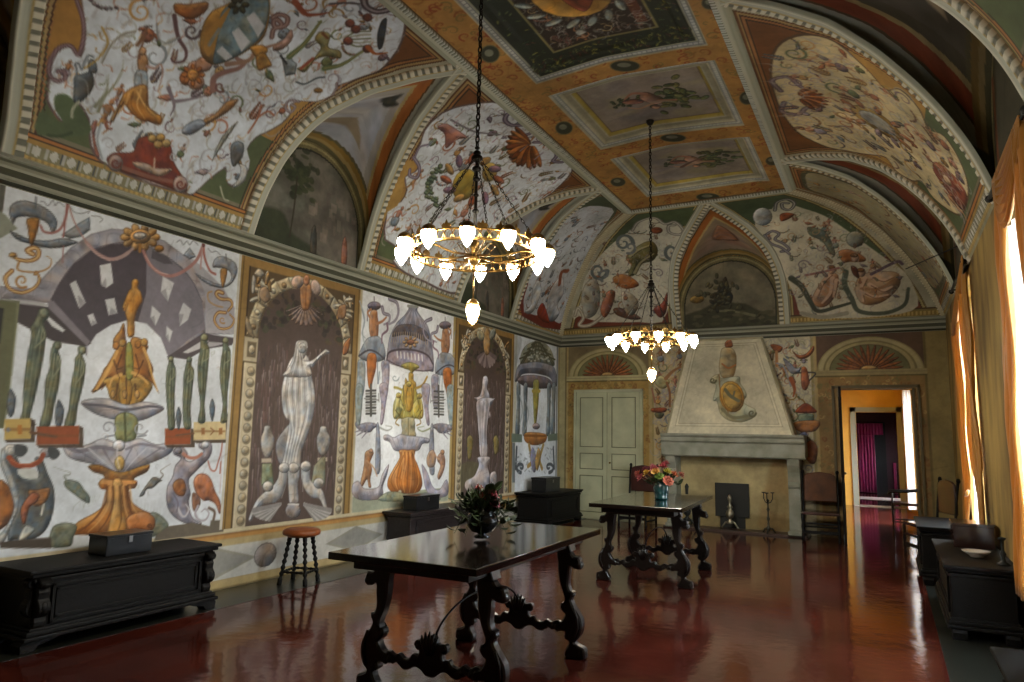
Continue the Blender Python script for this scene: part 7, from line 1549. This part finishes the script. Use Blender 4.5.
# fireback, andirons, torchere
fb = mat('cast_iron', '1b1d1b', .55, metal=.3)
t = thing('fireback', 'black square cast iron plate leaning on the hearth wall', 'fireback', (3.48, 13.40, .036))
m = MB(); m.box((0, 0, .50), (.60, .03, .60), .006); m.build('plate', fb, t)
m = MB(); m.box((0, .03, .10), (.44, .03, .20), .005); m.build('support', fb, t)
def andiron(label, loc, m_, h, k=1.):
    t = thing('andiron', label, 'andiron', loc); b = MB()
    b.lathe([(0, .10), (.05, .11), (.07, .14), (.03, .18), (.03, .20), (.06, .23), (.075, .28), (.06, .33), (.03, .36), (.035, .38), (.05, .40), (.03, .43), (.02, .47), (.03, h-.10), (.04, h-.06), (.02, h-.02), (0, h)], n=16); b.build('baluster', m_, t)
    for s_ in (-1, 1):
        f = MB(); f.tube([(0, 0, .14), (s_*.08, -.01, .13), (s_*.13, -.02, .06), (s_*.16, -.02, .01)], [.02, .018, .014, .016], 6); f.build('foot', m_, t)
    f = MB(); f.tube([(0, .02, .13), (0, .15, .10), (0, .28, .10), (0, .30, .01)], .012, 6); f.build('log_bar', fb, t)
andiron('pale metal andiron standing before the black fireback', (3.50, 13.08, .036), mat('worn_silver', '8c8672', .35, metal=.8), .62)
andiron('dark iron andiron at the left end of the hearth', (2.74, 13.08, .036), fb, .78)
t = thing('candle_stand', 'tall wrought iron candle stand with three arms at the right of the hearth', 'candle stand', (4.14, 13.1, .036))
m = MB(); m.lathe([(0, .03), (.03, .04), (.05, .08), (.02, .12), (.015, .2), (.03, .24), (.015, .28), (.012, .36), (.03, .40), (.012, .44), (.012, .52), (.03, .55), (0, .58)], n=12)
m.build('stem', mat('tarnished_iron', '4c4a40', .35, metal=.8), t)
for k in range(3):
    a = 2*PI*k/3+.5; f = MB(); f.tube([(0, 0, .08), (.07*math.cos(a), .07*math.sin(a), .07), (.12*math.cos(a), .12*math.sin(a), .0)], .014, 6); f.build('foot', fb, t)
    f = MB(); f.tube([(0, 0, .50), (.05*math.cos(a), .05*math.sin(a), .52), (.085*math.cos(a), .085*math.sin(a), .58), (.085*math.cos(a), .085*math.sin(a), .68)], .008, 6); f.lathe([(0, 0), (.03, .005), (.035, .02), (0, .02)], (.085*math.cos(a), .085*math.sin(a), .67), 10); f.build('arm', fb, t)

# ---- the pale green door (closed) and the two dark leaves of the open doorway
dg = mat('pale_green_paint', 'b6b898', .45, noise=.3, scale=3, col2='a2a488'); dgl = mat('dark_green_line', '55563e', .5)
dr = MB(); x0, x1, zt_ = .40, 1.76, 2.53
dr.box2((x0, DEP-.03, 0), (x1, DEP-.002, zt_)); dr.box2((x0-.05, DEP-.06, 0), (x0, DEP-.002, zt_+.05), .006).box2((x1, DEP-.06, 0), (x1+.05, DEP-.002, zt_+.05), .006).box2((x0-.05, DEP-.06, zt_), (x1+.05, DEP-.002, zt_+.05), .006)
door = struct(dr.build('door_1', dg)); xm = (x0+x1)/2
for xa, xb in ((x0+.01, xm-.01), (xm+.01, x1-.01)):
    lf = MB(); lf.box2((xa, DEP-.05, .02), (xb, DEP-.03, zt_-.01), .004)
    for za, zb in ((.14, .86), (.98, 1.30), (1.42, 2.42)): lf.box2((xa+.10, DEP-.06, za+.02), (xb-.10, DEP-.048, zb-.02), .006)
    lo = lf.build('door_leaf', dg, door)
    gl_ = MB()
    for za, zb in ((.14, .86), (.98, 1.30), (1.42, 2.42)):
        for q in ((xa+.08, za, xb-.08, za+.014), (xa+.08, zb-.014, xb-.08, zb), (xa+.08, za, xa+.094, zb), (xb-.094, za, xb-.08, zb)): gl_.box2((q[0], DEP-.056, q[1]), (q[2], DEP-.049, q[3]))
    gl_.build('panel_moulding', dgl, lo)
kb = MB().ball((xm+.06, DEP-.075, 1.12), .02, 8).build('door_knob', mat('knob_brass', '7a6436', .35, metal=.8), door)
ddw = mat('dark_door_wood', '16110d', .75, spec=.2)
dl = MB(); dl.box((0, -.45, 1.26), (.04, .90, 2.50), .005)
for za, zb in ((.15, .95), (1.05, 2.35)): dl.box((.018, -.45, (za+zb)/2), (.012, .66, zb-za), .004).box((-.018, -.45, (za+zb)/2), (.012, .66, zb-za), .004)
d2 = struct(dl.build('door_2', ddw)); d2.location = (DX0+.025, DEP-.02, 0); d2.rotation_euler = (0, 0, .055); MB().ball((.035, -.84, 1.12), .022, 8).build('door_knob', mat('knob_brass', '7a6436'), d2)
fm = MB(); fm.box2((DX0-.10, DEP-.03, 0), (DX0-.06, DEP, DZ+.06)).box2((DX1+.06, DEP-.03, 0), (DX1+.10, DEP, DZ+.06)).box2((DX0-.10, DEP-.03, DZ+.01), (DX1+.10, DEP, DZ+.06)); fm.box2((DX1-.02, DEP-.035, 0), (DX1+.02, DEP-.005, DZ), .004); struct(fm.build(trim_name(), mat('door_frame_paint', '5d5236', .6)))

# ---- curtains
def cloth(name, col, trans, rough=.8, clear=0):
    m, nt, b = nodes(name); N = nt.nodes; L = nt.links; b.inputs['Base Color'].default_value = (*lin(col), 1); b.inputs['Roughness'].default_value = rough; b.inputs['Sheen Weight'].default_value = .3
    t = N.new('ShaderNodeBsdfTranslucent'); t.inputs[0].default_value = (*lin(col), 1); mx = N.new('ShaderNodeMixShader'); mx.inputs[0].default_value = trans
    L.new(b.outputs[0], mx.inputs[1]); L.new(t.outputs[0], mx.inputs[2]); 
    out = mx
    if clear:
        tp = N.new('ShaderNodeBsdfTransparent'); m2 = N.new('ShaderNodeMixShader'); m2.inputs[0].default_value = clear; L.new(mx.outputs[0], m2.inputs[1]); L.new(tp.outputs[0], m2.inputs[2]); out = m2
    L.new(out.outputs[0], N['Material Output'].inputs[0]); MATS[name] = m; return m
silk = cloth('orange_silk', 'b9812f', .30, .5); sheer = cloth('white_voile', 'e6e6e8', .6, .8, .55); crim = cloth('magenta_silk', 'b02a66', .4, .5)
def drape(ya, yb, x, folds, amp, m_, name, parent, thick=.004, ph=0., nz=26):
    """ya/yb: lists of (z, y) for the two edges"""
    za = np.linspace(max(ya[0][0], yb[0][0]), min(ya[-1][0], yb[-1][0]), nz); n = folds*8+1
    A = np.interp(za, [q[0] for q in ya], [q[1] for q in ya]); B = np.interp(za, [q[0] for q in yb], [q[1] for q in yb])
    vs = []; fs = []
    for j, z in enumerate(za):
        for i in range(n):
            f = i/(n-1); vs.append((x+amp*math.sin(f*folds*2*PI+ph+.4*math.sin(z*2))*(.5+.5*j/nz)+.012*math.sin(z*5+f*9), A[j]+(B[j]-A[j])*f, z))
    for j in range(nz-1):
        for i in range(n-1): q = j*n+i; fs.append((q, q+1, q+n+1, q+n))
    m = MB(); m.add(vs, fs, True); o = m.build(name, m_, parent); s_ = o.modifiers.new('thickness', 'SOLIDIFY'); s_.thickness = thick; return o
def swag(ya, yb, zt_, drop, x, m_, parent, n=6, dz=0.):
    """gathered swag hanging in loops between two points of the rod"""
    m = MB(); vs = []; W = 34; H = n*6+1
    for j in range(H):
        f = j/(H-1)
        for i in range(W):
            t = i/(W-1); sag = 4*t*(1-t)
            vs.append((x-.02-.022*math.sin(f*n*2*PI)*(.3+.7*sag)-.02*sag*f, ya+(yb-ya)*t, zt_-.02+dz*t-f*(.05+drop*sag)-.02*math.sin(f*n*2*PI)*sag))
    fs = [(j*W+i, j*W+i+1, (j+1)*W+i+1, (j+1)*W+i) for j in range(H-1) for i in range(W-1)]
    m.add(vs, fs, True); o = m.build('swag', m_, parent); o.modifiers.new('thickness', 'SOLIDIFY').thickness = .006; return o
def window_drapery(label, yc, near):
    t = thing('curtain', label, 'curtain', (0, 0, 0), group='orange silk curtains at the windows'); t.location = (RW-.06, yc, 0)
    T = lambda L: [(z, y-yc) for z, y in L]
    m = MB(); m.tube([(0, -.88, 3.70), (0, .88, 3.70)], .018, 8); m.ball((0, -.92, 3.70), .035, 8); m.ball((0, .92, 3.70), .035, 8)
    for s_ in (-1, 1): m.tube([(0, s_*.80, 3.70), (.08, s_*.80, 3.70)], .01, 5)
    m.build('rod', fb, t)
    if not near:
        drape(T([(.55, 11.42), (2.9, 11.42), (3.25, 11.30)]), T([(.55, 11.0), (1.25, 10.36), (3.25, 10.30)]), .0, 4, .030, silk, 'curtain_panel', t)
        drape(T([(.55, 9.12), (3.55, 9.30)]), T([(.55, 9.36), (1.05, 9.42), (1.35, 9.95), (3.1, 9.92), (3.55, 10.15)]), .0, 6, .030, silk, 'curtain_panel', t)
        swag(-1.0, 1.08, 3.78, .30, .0, silk, t, 5, -.60)
        drape(T([(.50, 9.75), (1.1, 10.2), (3.3, 10.02)]), T([(.50, 10.8), (1.1, 10.45), (3.3, 10.46)]), .06, 3, .02, sheer, 'voile_panel', t, .002)
        m = MB(); m.tube([(-.05, .10, 1.02), (-.055, 0, 1.0), (-.05, -.1, 1.02), (-.03, 0, 1.05)], .02, 8, True); m.build('tie_back', silk, t)
    else:
        drape(T([(.45, 7.02), (2.75, 6.72), (3.70, 6.60)]), T([(.45, 6.66), (2.2, 6.32), (3.70, 6.22)]), .0, 4, .030, silk, 'curtain_panel', t)
        drape(T([(.45, 5.25), (3.70, 5.28)]), T([(.45, 5.55), (3.70, 5.60)]), .0, 4, .030, silk, 'curtain_panel', t)
        swag(-.80, .52, 3.74, .50, .0, silk, t, 7)
        drape(T([(.45, 5.40), (3.3, 5.4)]), T([(.45, 6.80), (3.3, 6.75)]), .07, 7, .02, sheer, 'voile_panel', t, .002)
window_drapery('orange silk curtain with swag and white voile at the farther window, beside the open doorway', 10.32, False)
window_drapery('orange silk curtain with looped swag at the window at the right edge', 6.11, True)
t = thing('curtain', 'magenta curtain in the last room seen through the two doorways', 'curtain', (0, 26.1, 0))
def xdrape(xa, xb, z0, z1, y, folds, amp, m_, name, parent):
    n = folds*8+1; vs = []; fs = []
    for j in range(12):
        z = z0+(z1-z0)*j/11
        for i in range(n): f = i/(n-1); vs.append((xa+(xb-xa)*f, y+amp*math.sin(f*folds*2*PI), z))
    for j in range(11):
        for i in range(n-1): q = j*n+i; fs.append((q, q+1, q+n+1, q+n))
    m = MB(); m.add(vs, fs, True); o = m.build(name, m_, parent); o.modifiers.new('thickness', 'SOLIDIFY').thickness = .006; return o
(xa, _), (xb, _) = on_back([(857, 450)], 26.1)[0], on_back([(875, 450)], 26.1)[0]; (xc, _), (_, zq) = on_back([(884, 450)], 26.1)[0], on_back([(870, 424)], 26.1)[0]
xdrape(xa, xb, .02, zq, 0, 6, .05, crim, 'curtain_panel', t); xdrape(xa, xc, zq-.35, zq+.02, -.08, 9, .03, crim, 'pelmet', t); xdrape(xc+.25, xc+.33, .02, 1.0, -.02, 1, .02, crim, 'curtain_panel', t)
t = thing('curtain', 'white curtain lit by the side window of the next room, seen through the doorway', 'curtain', (0, 0, 0)); t.location = (0, 16.8, 0)
(sx, _), (sx2, _) = on_back([(905, 420)], 16.8)[0], on_back([(911, 420)], 16.8)[0]
o = xdrape(sx-.02, sx2+.01, .28, 2.72, 0, 2, .02, sheer, 'voile_panel', t); xdrape(sx2+.01, 6.62, .28, 2.72, 0, 2, .02, mat('ochre_cloth', '6e5a34', .8), 'curtain_panel', t)
# iron tie rod near the corner
t = tag(MB().tube([(6.42, 12.95, 4.45), (6.90, 9.6, 3.95)], .008, 6).build('tie_rod', fb), 'thin iron tie rod beside the vault corner above the doorway', 'rod')

# ---- chairs
lea = mat('brown_leather', '643a1c', .35, noise=.5, scale=5, col2='2e1a0e', coat=.3); lea2 = mat('dark_red_leather', '3f1a14', .4, noise=.5, scale=5, col2='24100c'); seatl = mat('worn_seat_leather', '5a4440', .16, noise=.5, scale=4, col2='2a1c1a', coat=.5)
def make_chair(label, loc, rz, lm, arms=True, group=None):
    t = thing('armchair', label, 'chair', loc, rz, group); W, Dp = .54, .46
    for sx in (-1, 1):
        m = MB(); m.tube([(sx*W/2, Dp/2, 0), (sx*W/2, Dp/2, .45), (sx*W/2, Dp/2+.03, .8), (sx*W/2, Dp/2+.07, 1.08)], [.02, .02, .018, .02], 6); m.ball((sx*W/2, Dp/2+.075, 1.10), .03, 8, (1, 1, 1.3)); m.build('leg', dwood, t)
        m = MB(); m.lathe([(.018, 0), (.025, .03), (.016, .06), (.022, .12), (.016, .18), (.024, .24), (.016, .30), (.024, .38), (.024, .44)], (sx*W/2, -Dp/2, 0), 10)
        m.build('leg', dwood, t)
        if arms:
            m = MB(); m.tube([(sx*W/2, -Dp/2, .44), (sx*W/2, -Dp/2, .66)], .016, 6); m.tube([(sx*W/2, Dp/2+.02, .72), (sx*W/2, 0, .69), (sx*W/2, -Dp/2-.02, .68), (sx*(W/2+.01), -Dp/2-.07, .64)], [.018, .02, .024, .016], 6); m.build('armrest', dwood, t)
    m = MB(); m.box((0, -Dp/2, .16), (W, .025, .05), .004).box((0, -Dp/2, .30), (W, .02, .03), .004).box((-W/2, 0, .12), (.022, Dp, .03), .003).box((W/2, 0, .12), (.022, Dp, .03), .003).box((0, Dp/2, .2), (W, .022, .03), .003); m.build('stretcher', dwood, t)
    m = MB(); m.box((0, 0, .455), (W+.03, Dp+.03, .05), .02); m.build('seat', seatl, t)
    pts = [(-W/2+.02, .62), (W/2-.02, .62), (W/2-.015, .9), (W/2-.03, 1.05), (W/2-.10, 1.085), (0, 1.11), (-W/2+.10, 1.085), (-W/2+.03, 1.05), (-W/2+.015, .9)]
    m = MB(); m.prism(pts, 'y', Dp/2+.02, Dp/2+.06, .012); m.build('backrest', lm, t)
    return t
make_chair('brown leather high-backed chair with shiny seat between hearth and open doorway', (5.00, 12.85, 0), .06, lea, False)
make_chair('dark red high-backed chair behind the far table, in front of the pale green door', (1.86, 12.9, 0), -.12, lea2, False)
make_chair('dark high-backed chair in the corner to the right of the doorway', (6.50, 11.98, 0), -1.2, lea2, False)
make_chair('dark armchair standing in the next room, seen through the doorway', (6.28, 16.0, 0), -1.57, dwood)

# ---- right side chests
make_chest('long dark chest under the right windows, with a white bowl on top', 1.85, .52, .60, dwood, (6.94, 8.08, 0), PI, False)
make_chest('dark chest farther along the right wall, below the far window', 1.30, .50, .66, dwood, (6.80, 10.30, 0), PI, False)
make_chest('dark chest at the lower right corner of the picture', 1.70, .46, .56, mat('olive_brown_wood', '151209', .8, noise=.4, scale=4, col2='0c0a06', spec=.1), (6.94, 3.74, 0), PI, False)
make_casket('dark wooden box behind the white bowl on the right chest', (6.74, 8.62, .602), (.34, .46, .24), m_=mat('mahogany_box', '2a1512', .2, coat=.5), rz=PI)
t = thing('bowl', 'white bowl on the long dark chest at right', 'bowl', (6.70, 7.80, .601)); MB().lathe([(0, 0), (.05, 0), (.055, .01), (.10, .04), (.115, .055), (.108, .055), (.06, .02), (0, .015)], n=24).build('body', mat('white_ceramic', 'c9c4bd', .3, coat=.5), t)
t = thing('candlestick', 'dark candlestick on the near end of the right chest by the pier', 'candlestick', (6.86, 7.42, .601))
MB().lathe([(0, 0), (.05, 0), (.05, .012), (.02, .03), (.014, .06), (.025, .09), (.012, .12), (.014, .2), (.03, .215), (.03, .225), (0, .23)], n=14).build('body', fb, t)
SKY = 46
make_camera()
w = bpy.data.worlds.new('sky'); SC.world = w; w.use_nodes = True
N = w.node_tree.nodes; L = w.node_tree.links; bg = N['Background']; bg.inputs[1].default_value = SKY
tc = N.new('ShaderNodeTexCoord'); sp = N.new('ShaderNodeSeparateXYZ'); cr = N.new('ShaderNodeValToRGB'); mp = N.new('ShaderNodeMapRange'); mp.inputs[1].default_value = -1
L.new(tc.outputs['Generated'], sp.inputs[0]); L.new(sp.outputs['Z'], mp.inputs[0]); L.new(mp.outputs[0], cr.inputs[0]); L.new(cr.outputs[0], bg.inputs[0])
e = cr.color_ramp.elements; e[0].position = .44; e[0].color = (.13, .12, .09, 1); e[1].position = .54; e[1].color = (.86, .94, 1.0, 1)
SC.view_settings.view_transform = 'Standard'; SC.view_settings.look = 'None'; SC.view_settings.gamma = 1; SC.view_settings.exposure = .22
SC.view_settings.use_curve_mapping = False
cy = SC.cycles
cy.use_denoising = True; cy.max_bounces = 7; cy.diffuse_bounces = 4; cy.glossy_bounces = 3; cy.transmission_bounces = 4; cy.transparent_max_bounces = 12
cy.caustics_reflective = False; cy.caustics_refractive = False; cy.sample_clamp_indirect = 6; cy.blur_glossy = .5
